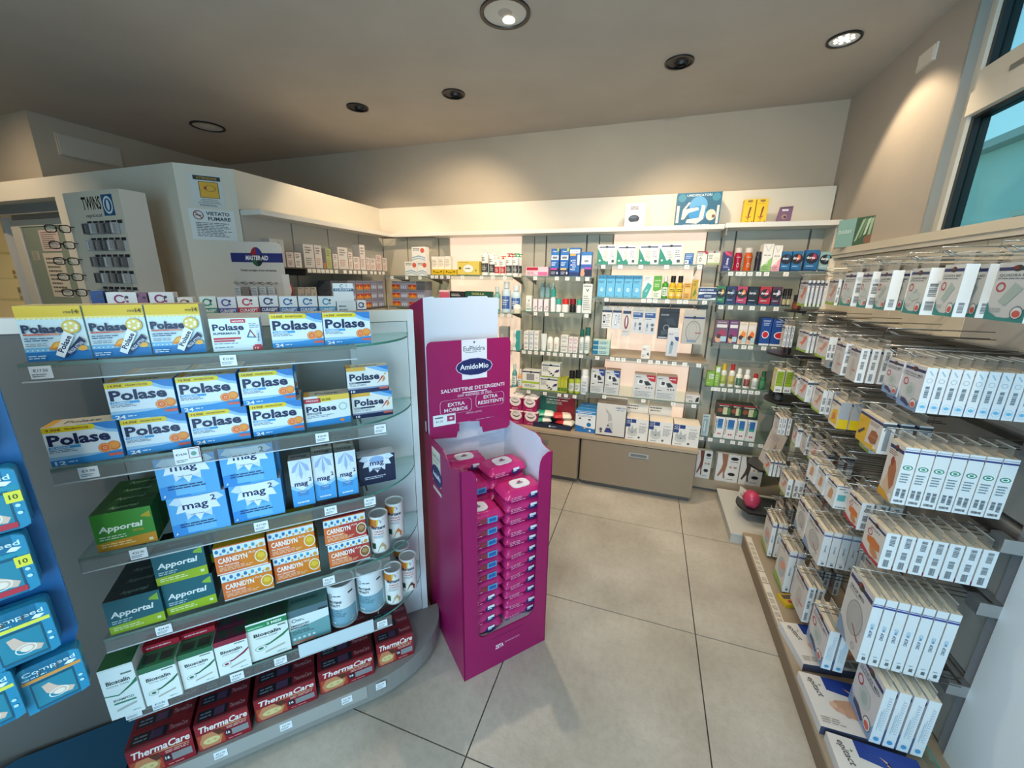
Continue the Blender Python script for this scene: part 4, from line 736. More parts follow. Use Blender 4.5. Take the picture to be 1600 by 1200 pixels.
for k, (x0, x1, b, c, d) in enumerate(((0.437, 0.49, '2e7c50', 'd8a83c', 'green'), (0.494, 0.556, '24305e', '5c6a9c', 'navy'), (0.559, 0.622, 'b83c62', 'e8843c', 'pink and orange'), (0.626, 0.691, '14202c', '2c4450', 'near-black'), (0.695, 0.762, 'b02c3c', 'd04454', 'red'), (0.766, 0.824, '50304e', 'c8b8d0', 'dark purple'))):
    for q in range(2):
        o = carton(x1 - x0 - 0.002, 0.124, 0.045, b, DX(c)).build('condom_box', None, ((x0 + x1) / 2, Y + 0.047 * q, Z)); tag(o, '%s condom box %s the second shelf of the right back bay' % (d, 'in front on' if q == 0 else 'behind its twin on'), 'box', GR)
for k in range(2):
    o = bottle(0.024, 0.115, '30343c', '141418', 0.4, 'b8b490', 0.8); o.location = (0.845 + 0.027 * k, Y + 0.02, Z); tag(o, 'small dark dropper bottle, %s one at the right of the second shelf' % ('left', 'right')[k], 'bottle', GR)
Z = SZ['Rc']
HC = lambda a, b: [('r', 0.1, 0.68, 0.9, 0.82, 'e0dcdc'), ('l', 0.15, 0.86, 0.85, 0.95, 1, 'b8b0b8'), ('p', [(0.1, 0.35), (0.5, 0.62), (0.9, 0.5), (0.8, 0.3)], b), ('e', 0.35, 0.2, 0.28, 0.18, 'd8a488'), ('c', 0.35, 0.3, 0.1, '4a2c24'), ('r', 0.5, 0.08, 0.95, 0.3, 'a8c8d4')]
simple_row(Z, Y, [(0.457, 0.54, 0.16, 0.06, '6e5468', HC(0, 'a03858'), 'plum boxed kit, leftmost on'), (0.543, 0.604, 0.16, 0.06, '6a4470', HC(0, '8a3070'), 'plum boxed kit, second on'), (0.607, 0.66, 0.152, 0.06, 'e4d4c0', HC(0, 'e88a3c'), 'orange boxed kit, left one on'), (0.662, 0.711, 0.152, 0.06, 'e4d4c0', HC(0, 'e0702c'), 'orange boxed kit, right one on')], 'the third shelf of the right back bay', GR)
BL2 = [('T', 'ISOMAR', 0.5, 0.90, 0.7, 0.05, 'e0e8f8'), ('l', 0.2, 0.72, 0.8, 0.84, 2, 'b8c8e8'), ('e', 0.5, 0.4, 0.34, 0.14, 'e8eef8'), ('e', 0.5, 0.4, 0.28, 0.11, 'c8222c'), ('r', 0, 0, 1, 0.07, 'e0e4ec')]
simple_row(Z, Y, [(0.738, 0.80, 0.185, 0.05, '1e4a94', BL2, 'tall royal blue box with a red oval, left one on', 1), (0.803, 0.905, 0.18, 0.05, '1e4a94', BL2, 'wider royal blue box with a red oval on', 1)], 'the third shelf of the right back bay', GR)
Z = SZ['Rd']
simple_row(Z, Y, [(0.448, 0.499, 0.105, 0.05, '84b43c', [('r', 0.3, 0.5, 0.9, 0.85, 'dce4d0'), ('l', 0.35, 0.55, 0.85, 0.8, 3, '7a8a6a'), ('l', 0.1, 0.15, 0.6, 0.25, 1, 'd4e8b0')], 'lime box at the left of'), (0.501, 0.532, 0.145, 0.04, '8ab848', [('r', 0.1, 0.72, 0.9, 0.97, 'dce4e0'), ('l', 0.2, 0.2, 0.8, 0.6, 4, 'd4e8b0')], 'narrow taller lime box on')], 'the fourth shelf of the right back bay', GR)
for x0, x1, h, b, c, lb, d in ((0.54, 0.581, 0.165, 'd8dccc', 'd8b41c', 'a8b848', 'white bottle with a yellow cap'), (0.594, 0.634, 0.165, 'dedcd4', 'b82428', 'c8b45c', 'white bottle with a red cap, taller one'), (0.64, 0.682, 0.14, 'e4e4dc', 'e8ece8', '3a6a4c', 'white spray bottle with a green label, left one'), (0.69, 0.734, 0.135, 'e4e4dc', 'e8ece8', '8a3c34', 'white spray bottle with a red label'), (0.745, 0.785, 0.108, 'dadcd6', 'b02028', 'b8c0b8', 'short white bottle with a red cap'), (0.792, 0.832, 0.13, '2c6a44', '2c5a3c', '4c8a5c', 'dark green bottle')):
    o = bottle(x1 - x0, h, b, c, 0.25, lb, 0.55, [('p', [(0.2, 0.62), (0.5, 0.35), (0.8, 0.62)], 'e8e8e0'), ('l', 0.15, 0.2, 0.85, 0.34, 2, '44504a')]); o.location = ((x0 + x1) / 2, Y + 0.03, Z); tag(o, d + ' on the fourth shelf of the right back bay', 'bottle', GR)
Z = SZ['Re']
TP = lambda c: [('r', 0.25, 0.45, 0.8, 0.9, '2c6cac'), ('r', 0.25, 0.45, 0.8, 0.55, c), ('T', 'Curasept', 0.1, 0.55, 0.7, 0.1, '33373c', 90, 0, 0.02), ('c', 0.45, 0.2, 0.035, 'b02c34'), ('c', 0.65, 0.2, 0.035, 'b02c34')]
for k, (x0, x1) in enumerate(((0.55, 0.612), (0.615, 0.69), (0.693, 0.755), (0.758, 0.82))):
    o = carton(x1 - x0, 0.165, 0.1, 'e2e0dc', TP('3a9c8c' if k > 1 else '4a90c0')).build('toothpaste_box', None, ((x0 + x1) / 2, Y, Z)); tag(o, 'upright white toothpaste box, %s from the left on the lowest shelf of the right back bay' % nth(k), 'box', GR)
for k, (x0, x1) in enumerate(((0.55, 0.645), (0.647, 0.71), (0.712, 0.815))):
    o = carton(x1 - x0, 0.10, 0.1, '2a3428', [('r', 0, 0.92, 1, 1, 'a82030'), ('c', 0.2, 0.5, 0.18, '8a4a30'), ('r', 0.4, 0.2, 0.7, 0.75, 'c8c4a0'), ('e', 0.8, 0.45, 0.12, 0.28, '4a7a3c'), ('l', 0.1, 0.78, 0.9, 0.9, 1, 'd8d4c0')]).build('herbal_box', None, ((x0 + x1) / 2, Y, Z + 0.1655)); tag(o, 'dark green and red box lying on the toothpaste boxes, %s from the left' % nth(k), 'box', GR)
o = carton(0.05, 0.17, 0.01, 'b4c0c4', [('r', 0.2, 0.15, 0.75, 0.8, '8fa8b0'), ('r', 0.3, 0.2, 0.5, 0.7, 'c8d4d8'), ('l', 0.1, 0.85, 0.9, 0.95, 1, '6c787c')]).build('blister_pack', None, (0.487, Y, Z)); tag(o, 'grey-blue blister pack leaning at the left of the lowest right bay shelf', 'pack', GR)
TI = lambda skin: [('p', [(0.18, 1), (0.46, 1), (0.46, 0.6), (0.40, 0.3), (0.44, 0.12), (0.36, 0.12), (0.32, 0.35), (0.28, 0.6)], skin), ('p', [(0.3, 0.75), (0.44, 0.7), (0.3, 0.35), (0.14, 0.16), (0.08, 0.2), (0.22, 0.45)], skin), ('e', 0.75, 0.86, 0.17, 0.06, '1c1c20'), ('l', 0.6, 0.72, 0.92, 0.78, 1, '666666'), ('e', 0.62, 0.55, 0.07, 0.04, 'b89880'), ('e', 0.82, 0.55, 0.08, 0.04, 'a89080'), ('e', 0.7, 0.3, 0.16, 0.06, '1c1c20'), ('l', 0.5, 0.08, 0.9, 0.14, 1, '888888')]
for k, (x0, x1, h, s) in enumerate(((0.47, 0.575, 0.235, '6e3a34'), (0.612, 0.768, 0.23, '9a6a52'), (0.775, 0.925, 0.23, '4a3c38'))):
    for q in range(4):
        o = carton(x1 - x0, h - 0.008 * q, 0.024, 'dcdad6', TI(s)).build('tights_box', None, ((x0 + x1) / 2, 3.145 + 0.0265 * q, SZ['Rf'])); tag(o, 'white tights box, %s column from the left at floor level, %s' % (nth(k), ('front one', 'second back', 'third back', 'last back')[q]), 'box', 'tights boxes on the base shelf')

# ---- top ledge
simple_row(SZ['T'], 3.22, [(-0.231, -0.085, 0.165, 0.05, 'e8e2da', [('l', 0.25, 0.72, 0.7, 0.88, 2, '6a4a4c'), ('e', 0.45, 0.36, 0.27, 0.16, '1c2c3c'), ('e', 0.42, 0.42, 0.18, 0.06, '41556a'), ('p', [(0.15, 0.14), (0.8, 0.14), (0.7, 0.24), (0.25, 0.22)], 'c4dce0')], 'white box with a dark pebble-shaped device on')], 'the cream ledge at the top', 'goods on the top ledge')
UM = [('r', 0.02, 0.02, 0.98, 0.98, '1a5f80'), ('c', 0.12, 0.85, 0.12, '3a86a0'), ('c', 0.88, 0.85, 0.12, '3a86a0'), ('T', 'UMIDIFICATORI', 0.5, 0.92, 0.55, 0.07, 'cfe4ec'), ('c', 0.5, 0.62, 0.27, '5aa0d0'), ('e', 0.5, 0.36, 0.2, 0.24, '2a8cc8'), ('p', [(0.25, 0.1), (0.5, 0.06), (0.64, 0.2), (0.66, 0.6), (0.58, 0.62), (0.54, 0.24), (0.28, 0.2)], 'efe2d0'), ('p', [(0.16, 0.5), (0.5, 0.56), (0.52, 0.48), (0.3, 0.40), (0.2, 0.2), (0.14, 0.2)], 'efe2d0'), ('p', [(0.16, 0.5), (0.28, 0.72), (0.32, 0.70), (0.2, 0.48)], 'efe2d0'), ('e', 0.8, 0.32, 0.11, 0.17, 'e4d0bc'), ('c', 0.86, 0.28, 0.05, '7c4444'), ('r', 0.02, 0.1, 0.08, 0.62, 'efe2d0'), ('r', 0.92, 0.05, 0.97, 0.6, 'efe2d0'), ('l', 0.2, 0.02, 0.8, 0.05, 1, 'c8dce4')]
simple_row(SZ['T'], 3.22, [(0.116, 0.403, 0.215, 0.09, '1f6a8c', UM, 'large blue patterned humidifier box on')], 'the cream ledge at the top', 'goods on the top ledge')
YB = [('e', 0.5, 0.92, 0.24, 0.05, '8a6a3c'), ('l', 0.12, 0.78, 0.88, 0.83, 1, 'c08410'), ('p', [(0.42, 0.25), (0.52, 0.25), (0.68, 0.66), (0.6, 0.7), (0.52, 0.64)], '6a2428'), ('p', [(0.2, 0.32), (0.45, 0.18), (0.8, 0.32), (0.55, 0.28), (0.5, 0.1), (0.42, 0.26)], 'a8441c'), ('c', 0.88, 0.08, 0.03, '7c5a10'), ('l', 0.3, 0.05, 0.7, 0.1, 1, '9a6c10')]
simple_row(SZ['TR'], 3.22, [(0.542, 0.612, 0.152, 0.06, 'e6c01c', YB, 'bright yellow box, left of the pair on'), (0.616, 0.686, 0.152, 0.06, 'e6c01c', YB, 'bright yellow box, right of the pair on')], 'the cream ledge at the top right', 'goods on the top ledge')
m = MB().add([(-0.04, 0, 0), (0.04, 0, 0), (0.045, 0.006, 0.1), (-0.03, 0.006, 0.095), (-0.04, 0.03, 0), (0.04, 0.03, 0), (0.045, 0.012, 0.1), (-0.03, 0.012, 0.095)], [(0, 1, 2, 3), (5, 4, 7, 6), (0, 3, 7, 4), (1, 5, 6, 2), (2, 6, 7, 3), (0, 4, 5, 1)], '7a5878')
m.art(0.08, 0.1, [('r', 0.3, 0.70, 0.75, 0.82, 'e6e0e4'), ('r', 0.1, 0.88, 0.95, 0.93, '5c3c58'), ('e', 0.5, 0.32, 0.16, 0.14, '4a2c48'), ('e', 0.42, 0.28, 0.1, 0.1, 'b8986c'), ('p', [(0.1, 0.1), (0.8, 0.1), (0.8, 0.5), (0.1, 0.4)], '8c6c8a')][:2] + [('e', 0.5, 0.35, 0.2, 0.16, 'a88878'), ('e', 0.55, 0.33, 0.1, 0.07, '33182e')], lambda x, y, e: (x - 0.04, 0.06 * y - e - 0.0003, y))
tag(m.build('snack_pouch', None, (0.785, 3.21, SZ['TR'])), 'small purple pouch standing right of the yellow boxes on the ledge', 'pouch')

# ---- M1
GM = 'goods in front of the left lit panel'
Z = SZ['M1a']; Y = 3.055
WR = [('l', 0.08, 0.72, 0.6, 0.92, 2, '6a5a44'), ('c', 0.78, 0.75, 0.17, 'd8644c'), ('p', [(0.02, 0.3), (0.5, 0.42), (0.98, 0.28), (0.98, 0.2), (0.5, 0.34), (0.02, 0.22)], '8fb0c8'), ('p', [(0.02, 0.15), (0.5, 0.27), (0.98, 0.13), (0.98, 0.05), (0.5, 0.19), (0.02, 0.07)], 'a8c0d0')]
simple_row(SZ['K'], Y, [(-2.027, -1.905, 0.118, 0.06, 'ecebe6', WR, 'white box with blue waves, left of the corner pile on'), (-1.903, -1.812, 0.118, 0.06, 'ecebe6', WR, 'white box with blue waves, right of the corner pile on')], 'the corner shelf', GM)
o = carton(0.13, 0.118, 0.06, 'ecebe6', WR).build('carton', None, (-1.885, Y, SZ['K'] + 0.1185)); tag(o, 'white box with blue waves on top of the corner pile', 'box', GM)
YW = [('r', 0, 0, 1, 0.28, 'e0b820'), ('c', 0.2, 0.2, 0.05, '5a4410'), ('c', 0.8, 0.2, 0.05, '5a4410'), ('l', 0.1, 0.45, 0.9, 0.85, 5, 'b8a898')]
simple_row(Z, Y + 0.03, [(-1.781, -1.72, 0.15, 0.04, 'ece6da', YW, 'tall white box with a yellow foot, first of three on'), (-1.718, -1.66, 0.15, 0.04, 'ece6da', YW, 'tall white box with a yellow foot, second of three on'), (-1.658, -1.60, 0.152, 0.04, 'ece6da', YW, 'tall white box with a yellow foot, third of three on')], 'the top shelf of the left lit panel', GM)
simple_row(Z, Y - 0.005, [(-1.763, -1.65, 0.045, 0.03, 'd8b428', [('c', 0.2, 0.6, 0.15, '3c300c'), ('c', 0.8, 0.6, 0.15, '3c300c'), ('l', 0.3, 0.3, 0.7, 0.6, 1, '5a4410')], 'low yellow box, left one on'), (-1.645, -1.53, 0.045, 0.03, 'd8b428', [('c', 0.2, 0.6, 0.15, '3c300c'), ('c', 0.8, 0.6, 0.15, '3c300c'), ('l', 0.3, 0.3, 0.7, 0.6, 1, '5a4410')], 'low yellow box, right one on'),
    (-1.522, -1.325, 0.11, 0.08, 'e0c860', [('l', 0.1, 0.86, 0.7, 0.95, 1, '8a7a30'), ('r', 0, 0, 1, 0.04, '2c5a3c'), ('c', 0.12, 0.5, 0.1, '4a5a24'), ('e', 0.5, 0.48, 0.26, 0.32, 'c8ac40'), ('e', 0.5, 0.48, 0.24, 0.29, 'f0ece0'), ('l', 0.36, 0.4, 0.64, 0.56, 1, '3c3c38'), ('c', 0.85, 0.35, 0.07, '8a9a3c')], 'wide yellow box with a white shield on')], 'the top shelf of the left lit panel', GM)
BB = lambda c: [('r', 0.05, 0.1, 0.95, 0.48, c), ('l', 0.15, 0.56, 0.85, 0.7, 2, '555a60')]
def pump(w, h, lab, cap):
    m = MB(); r = w / 2; m.lathe([(0.001, 0, 'ecebe6'), (r, 0, 'ecebe6'), (r, h * 0.78, 'ecebe6'), (r * 0.6, h * 0.84, 'ecebe6'), (0.001, h * 0.84, 'ecebe6')], 14)
    a = 1.2 * r; fr = cyl_fr(r * 1.01); m.art(2 * a, h * 0.78, [('r', 0, 0.16, 1, 0.6, lab, 6), ('l', 0.2, 0.25, 0.8, 0.5, 3, 'c8c8c4'), ('l', 0.2, 0.7, 0.8, 0.9, 2, '66686c')], lambda x, y, e: fr(x - a, y, e)); o = m.build('pump_bottle')
    c = MB(); c.lathe([(r * 0.5, h * 0.84, cap), (r * 0.5, h * 0.9, cap), (0.004, h * 0.9, cap), (0.004, h * 0.97, cap), (0.001, h * 0.97, cap)], 10); c.box(-r * 0.6, r * 1.1, -0.006, 0.006, h * 0.96, h, cap); c.build('pump', o); return o
for k, (x, w, h, lab, cap, d) in enumerate(((-1.29, 0.06, 0.205, '26262a', 'e8e6e0', 'tall white pump bottle with a black label, leftmost'), (-1.228, 0.05, 0.185, '26262a', 'e8e6e0', 'white pump bottle, second from left'), (-1.185, 0.045, 0.15, 'c02028', 'd8d0c8', 'white pump bottle with a red label, left one'), (-1.135, 0.045, 0.15, 'c02028', 'c83038', 'white pump bottle with a red label, right one'), (-1.083, 0.052, 0.17, '26262a', 'b83038', 'white pump bottle with a black label and red pump'), (-1.028, 0.052, 0.17, '303034', '2f9a70', 'white pump bottle with a green pump'))):
    o = pump(w, h, lab, cap); o.location = (x, 3.09, Z); tag(o, d + ', on the top shelf of the left lit panel', 'bottle', GM)
    if k in (0, 1, 4, 5):
        o2 = dup(o, (x + 0.006, 3.16, Z)); tag(o2, d + ', its twin standing behind it', 'bottle', GM)
Z = SZ['M1b']
simple_row(Z, Y, [(-1.457, -1.225, 0.165, 0.06, '1c5444', [('T', 'SIGILLA', 0.5, 0.88, 0.5, 0.1, 'c8b878', 0, 0, 0.02), ('l', 0.1, 0.2, 0.9, 0.7, 5, '8ab0a0')], 'dark green wide box behind the magenta stand on'), (-1.60, -1.463, 0.16, 0.06, '2c2c32', [('r', 0, 0.6, 1, 0.66, 'd8d4d0'), ('l', 0.1, 0.75, 0.8, 0.9, 2, 'c8c8c4')], 'dark box left of the green one on'), (-1.7, -1.605, 0.17, 0.05, 'e6c8cc', [('r', 0, 0.6, 1, 0.9, 'c85c74')], 'pink and white box behind the magenta stand on')], 'the second shelf of the left lit panel', GM)
for x, w, h, b, c, lb, d in ((-1.188, 0.055, 0.205, '7ab0a8', 'd0dcd8', 'dfe8e4', 'pale green bottle'), (-1.107, 0.075, 0.245, 'c8dce8', 'dde4e6', '2c5ca8', 'tall clear bottle with a blue label, left one'), (-1.022, 0.08, 0.22, 'c8dce8', 'dde4e6', '2c5ca8', 'clear bottle with a blue label, right one')):
    o = bottle(w, h, b, c, 0.2, lb, 0.5, [('l', 0.15, 0.3, 0.85, 0.55, 3, 'e8eef4')]); o.location = (x, 3.1, Z); tag(o, d + ' on the second shelf of the left lit panel', 'bottle', GM)
o = MB().lathe([(0.001, 0, 'e8e2c8'), (0.03, 0, 'e8e2c8'), (0.034, 0.03, 'ece8dc'), (0.034, 0.045, 'ece8dc'), (0.022, 0.068, 'c8dcd0'), (0.001, 0.075, 'c8dcd0')], 16).build('cream_jar', None, (-0.995, 3.1, Z)); tag(o, 'round cream jar right of the blue-labelled bottles', 'jar', GM); o.location = (-1.0, 3.06, SZ['M1b'])
simple_row(SZ['M1c'], Y, [(-1.155, -1.075, 0.19, 0.06, '8f9494', [('r', 0.2, 0.3, 0.5, 0.7, 'a8acac')], 'plain grey box on')], 'the third shelf of the left lit panel', GM)
for q in range(2):
    o = carton(0.062, 0.083, 0.06, 'e0e6e6', [('p', [(0.5, 0), (1, 0), (1, 1), (0.5, 1), (0.35, 0.5)], '3a9c9c'), ('l', 0.08, 0.3, 0.4, 0.7, 3, '7a8a8c')]).build('carton', None, (-1.062 + 0.062, 3.05, SZ['M1c'] + q * 0.0835)); tag(o, 'white and teal box, %s of two beside the left lit panel' % ('lower', 'upper')[q], 'box', GM)

# ------------------------------------------------------------------ left unit goods (facing the room, +X)
tl = empty('grey_shelf', (-2.22, 2.6, 1.648)); tag(tl, 'grey metal shelf with a row of price tags on the left unit', 'shelf')
MB().box(-0.245, 0, -0.66, 0.44, -0.008, 0, M_DMETAL).build('plate', tl); MB().box(0, 0.003, -0.42, 0.44, -0.034, 0.002, mat('7c7a76', 0.4)).build('price_rail', tl)
for k, yy in enumerate([-0.40, -0.36, -0.32, -0.28, -0.24, -0.2, -0.15, -0.06, 0.0, 0.05, 0.10, 0.15, 0.18, 0.25, 0.30, 0.36, 0.41]):
    MB().box(0.003, 0.0042, yy - 0.016, yy + 0.016, -0.031, -0.006, TAGW).build('price_tag', tl)
MB().prism([(-0.24, -0.42), (-0.01, -0.42), (-0.24, -0.415)], -0.05, -0.008, M_DMETAL).build('bracket', tl)
GL = 'cosmetic boxes on the grey shelf of the left unit'
Lr = [(1.93, 2.034, .165, 'c8c8c6', 'widest grey and white box'), (2.042, 2.10, .094, 'd8cccc', 'small pale box with black dots'), (2.105, 2.161, .095, 'e4e0dc', 'small white box'), (2.182, 2.274, .154, 'dcd8d4', 'wide tall box with a grey side'), (2.278, 2.345, .155, 'e2dcd8', 'tall box with pink lettering'),
      (2.35, 2.375, .04, 'd88a4c', 'tiny orange box'), (2.38, 2.434, .14, 'b4c07c', 'lime green box'), (2.446, 2.497, .107, 'e2dad6', 'short box'), (2.50, 2.606, .16, 'dedad6', 'wide white box in the middle'), (2.61, 2.659, .13, 'e2d8d2', 'medium box'), (2.664, 2.74, .1, 'e4d8d2', 'short squarish box'), (2.745, 2.81, .195, 'e0d8d4', 'tallest narrow box'), (2.815, 2.862, .1, 'e4d6d0', 'small box with a pinkish front'), (2.866, 2.94, .098, 'e4d8d2', 'small box beside it'), (2.945, 3.022, .13, 'e0c8c4', 'rosy box'), (3.03, 3.035 + 0.06, .11, 'dcd0c8', 'last box in the corner')]
for k, (y0, y1, h, c, d) in enumerate(Lr):
    w = y1 - y0 - 0.003
    pr = [('l', 0.15, 0.6, 0.85, 0.92, 3, '7a706c'), ('l', 0.15, 0.12, 0.85, 0.45, 4, 'c08478' if k > 3 else '6c6c70')] + ([('c', 0.5, 0.75, 0.03, '2c2c30')] if k < 5 else [])
    o = carton(w, h, 0.07, c, pr, side='a9a6a2').build('cosmetic_box', None, (-2.235, (y0 + y1) / 2, 1.6485), PI / 2); tag(o, '%s, %s from the left on the grey shelf of the left unit' % (d, nth(k)), 'box', GL)
# medicine cartons piled below, left unit then corner
lw = empty('grey_shelf', (-2.22, 2.6, 1.345)); tag(lw, 'grey metal shelf under the piled grey-blue medicine cartons', 'shelf')
MB().box(-0.245, 0, -0.62, 0.44, -0.01, 0, M_DMETAL).build('plate', lw)
shelf(-2.215, -1.81, 3.06, 1.345, 'corner shelf carrying grey-blue medicine cartons', [])
MD = [('l', 0.1, 0.72, 0.9, 0.92, 1, '5a607c'), ('r', 0.06, 0.1, 0.94, 0.5, '9ea6c4'), ('r', 0.15, 0.1, 0.25, 0.4, 'd8dce8'), ('r', 0.4, 0.1, 0.5, 0.42, 'd8dce8'), ('r', 0.65, 0.1, 0.75, 0.4, 'd8dce8')]
MO = [('l', 0.1, 0.72, 0.9, 0.92, 1, '5a607c'), ('r', 0.02, 0.04, 0.98, 0.6, 'd8862c'), ('r', 0.02, 0.35, 0.98, 0.6, 'b83c2c'), ('T', '7', 0.5, 0.3, 0.12, 0.3, 'ffe060', 0, 0, 0.04)]
ME = [('l', 0.1, 0.72, 0.9, 0.92, 1, '4a505c')]
for q in range(3):
    for k, yy in enumerate((2.42, 2.51, 2.60, 2.69, 2.78, 2.87, 2.96, 3.02)):
        if k == 7: continue
        kind = 'e' if k < 2 and q < 3 and not (q == 0) else ('o' if k in (3, 4) else 'm')
        o = inst('med' + kind, cart('medicine_carton', 0.082, 0.072, 0.12, '8d90a4' if kind != 'e' else '5c626c', {'m': MD, 'o': MO, 'e': ME}[kind]), (-2.235, yy + 0.02, 1.3455 + 0.0735 * q), PI / 2, '%s medicine carton, %s from the left in the %s row of the left unit pile' % ({'m': 'grey-blue', 'o': 'orange-fronted', 'e': 'dark grey'}[kind], nth(k), ('bottom', 'middle', 'top')[q]), 'box', 'medicine cartons in the corner')
    for k, xx in enumerate((-2.145, -2.06, -1.975, -1.89)):
        kind = ('o', 'm', 'o', 'e' if q == 2 else 'm')[k]
        o = inst('med' + kind, cart('medicine_carton', 0.082, 0.072, 0.12, '8d90a4', {'m': MD, 'o': MO, 'e': ME}[kind]), (xx, 3.075, 1.3455 + 0.0735 * q), 0, '%s medicine carton, %s from the left in the %s row of the corner pile' % ({'m': 'grey-blue', 'o': 'orange-fronted', 'e': 'dark grey'}[kind], nth(k), ('bottom', 'middle', 'top')[q]), 'box', 'medicine cartons in the corner')
# a few small goods at the left end of that unit
l2 = empty('grey_shelf', (-2.22, 2.1, 1.46)); tag(l2, 'short grey shelf with red and white rolls on the left unit', 'shelf')
MB().box(-0.245, 0, -0.17, 0.19, -0.008, 0, M_DMETAL).build('plate', l2)
for k in range(3):
    m = MB(); m.lathe([(0.045, 0, 'b02c34'), (0.045, 0.012, 'e8dcd8'), (0.045, 0.024, 'b02c34'), (0.045, 0.034, 'b02c34'), (0.02, 0.034, 'e0d4d0'), (0.02, 0.0, 'e0d4d0'), (0.045, 0, 'e0d4d0')], 20)
    o = m.build('tape_roll', None, (-2.26, 1.965 + 0.04 * k, 1.5055)); o.rotation_euler = (PI / 2, 0, 0); tag(o, 'red and white round pack standing on edge, %s from the left on the short grey shelf' % nth(k), 'roll', 'red and white rolls')
for k in range(3):
    o = carton(0.05, 0.06, 0.05, 'b8b4b0', [('c', 0.6, 0.4, 0.12, 'd8a898'), ('l', 0.1, 0.75, 0.9, 0.92, 1, '55585c'), ('p', [(0.3, 0.1), (0.8, 0.1), (0.6, 0.4)], '7a9cb8')]).build('small_box', None, (-2.24, 2.13 + 0.055 * k, 1.4605), PI / 2); tag(o, 'small grey box, %s right of the red rolls' % nth(k), 'box', 'small grey boxes by the rolls')

# ================================================================== glass shelf display in front (46 degrees)
GA46 = math.radians(46.0); gU = (math.cos(GA46), math.sin(GA46)); gN = (math.sin(GA46), -math.cos(GA46))
def GP(u, n, z=0.0): return (gU[0] * u + gN[0] * n, gU[1] * u + gN[1] * n, z)
NB_ = -1.51
gd = empty('display_gondola', GP(0, NB_), GA46); tag(gd, 'free-standing white and grey shop display with curved glass shelves of supplement boxes', 'display stand')
W_ = mat('e2e5e6', 0.35); W2_ = mat('d6dadb', 0.4)
def g_(n, m): return m.build(n, gd)
g_('back_core', MB().box(-1.12, 0.33, 0.008, 0.028, 0.01, 1.44, M_PANEL))
g_('back_panel', MB().box(-1.12, -0.545, 0.0, 0.008, 0.01, 1.432, M_DARKP))
g_('back_panel', MB().box(-0.541, 0.118, 0.0, 0.008, 0.11, 1.432, mat('8e928f', 0.4)))
g_('back_panel', MB().box(0.123, 0.328, 0.0, 0.008, 0.11, 1.432, W2_))
g_('top_rail', MB().box(-1.12, 0.330, -0.004, 0.034, 1.435, 1.475, M_WHITE))
g_('side_post', MB().box(0.330, 0.354, -0.004, 0.034, 0.105, 1.475, W_))
def end_curve(u0, ux, y0, n=14): return [(u0 + (ux - u0) * math.sin(PI / 2 * k / n), y0 * math.cos(PI / 2 * k / n)) for k in range(n + 1)]
bp = [(-0.625, 0.0), (-0.625, -0.262)] + end_curve(0.06, 0.40, -0.262)
bq = [(-0.60, 0.0), (-0.60, -0.235)] + end_curve(0.06, 0.385, -0.235)
M_BASE = mat('8a8985', 0.45)
g_('base', MB().prism(bp, 0.035, 0.115, M_BASE)); g_('plinth', MB().prism(bq, 0.0, 0.035, M_DARKP))
g_('rear_foot', MB().box(-0.62, 0.33, 0.03, 0.26, 0.0, 0.1, M_BASE))
g_('front_trim', MB().box(-0.626, 0.05, -0.264, -0.2625, 0.06, 0.115, mat('a3a29e', 0.3)))
def big_tags(parent, us, y, z, prices=None, w=0.036, h=0.029):
    for k, u in enumerate(us):
        pr = (prices or ['€19.90', '€24.90', '€16.50', '€17.90'])[k % (len(prices) if prices else 4)]
        m = MB().box(-w / 2, w / 2, -0.0012, 0, -h, 0, 'e9eef2')
        m.art(w, h, [('T', pr, 0.5, 0.66, 0.66, 0.24, '24282e'), ('l', 0.08, 0.12, 0.92, 0.42, 2, '6a7078')], lambda a, b, e: (a - w / 2, -0.0012 - e, b - h))
        o = m.build('price_tag', parent, (u, y, z))
def gshelf(z, lab, tags_, prices, ul=-0.585, rail_r=0.12):
    t = empty('glass_shelf', GP(0, NB_, z), GA46); tag(t, lab, 'shelf', 'curved glass shelves')
    pts = [(ul, -0.001), (ul, -0.25)] + end_curve(0.06, 0.325, -0.25)
    MB().prism(pts, -0.008, 0, M_GLASS, medge=M_GLASS).build('glass_plate', t)
    m = MB()
    c = [(ul, -0.2505)] + [(x, y - 0.0005) for x, y in end_curve(0.06, 0.3255, -0.25)]
    for a, b in zip(c[:-1], c[1:]): m.quad([(a[0], a[1], -0.0075), (b[0], b[1], -0.0075), (b[0], b[1], -0.0005), (a[0], a[1], -0.0005)], M_EDGE)
    m.build('glass_edge', t)
    MB().box(ul, rail_r, -0.2535, -0.2515, -0.040, 0.001, M_RAIL).box(ul, rail_r, -0.2545, -0.2515, -0.043, -0.040, mat('c4ccd0', 0.2)).box(ul, rail_r, -0.2515, -0.235, -0.0115, -0.0085, M_RAIL).build('price_rail', t)
    for u in (-0.545, 0.12):
        MB().box(u - 0.002, u + 0.002, -0.2, 0, -0.022, -0.0085, M_METAL).build('bracket', t)
    big_tags(t, tags_, -0.2548, -0.006, prices)
    return t
S = {1: 1.393, 2: 1.138, 3: 0.887, 4: 0.63, 5: 0.38, 0: 0.115}
gshelf(S[1], 'top curved glass shelf of the display', [-0.55, -0.20], ['€17.50', '€13.80'])
t2 = gshelf(S[2], 'second curved glass shelf of the display', [-0.52, 0.0, 0.17], ['€9.90', '€20.90', '€17.90'], rail_r=0.19)
gshelf(S[3], 'third curved glass shelf of the display', [-0.47, -0.19, 0.0, 0.12], ['€25.90', '€17.90', '€17.90', '€19.90'], rail_r=0.135)
gshelf(S[4], 'fourth curved glass shelf of the display', [-0.46, -0.03], ['€24.90', '€22.50'], rail_r=0.17)
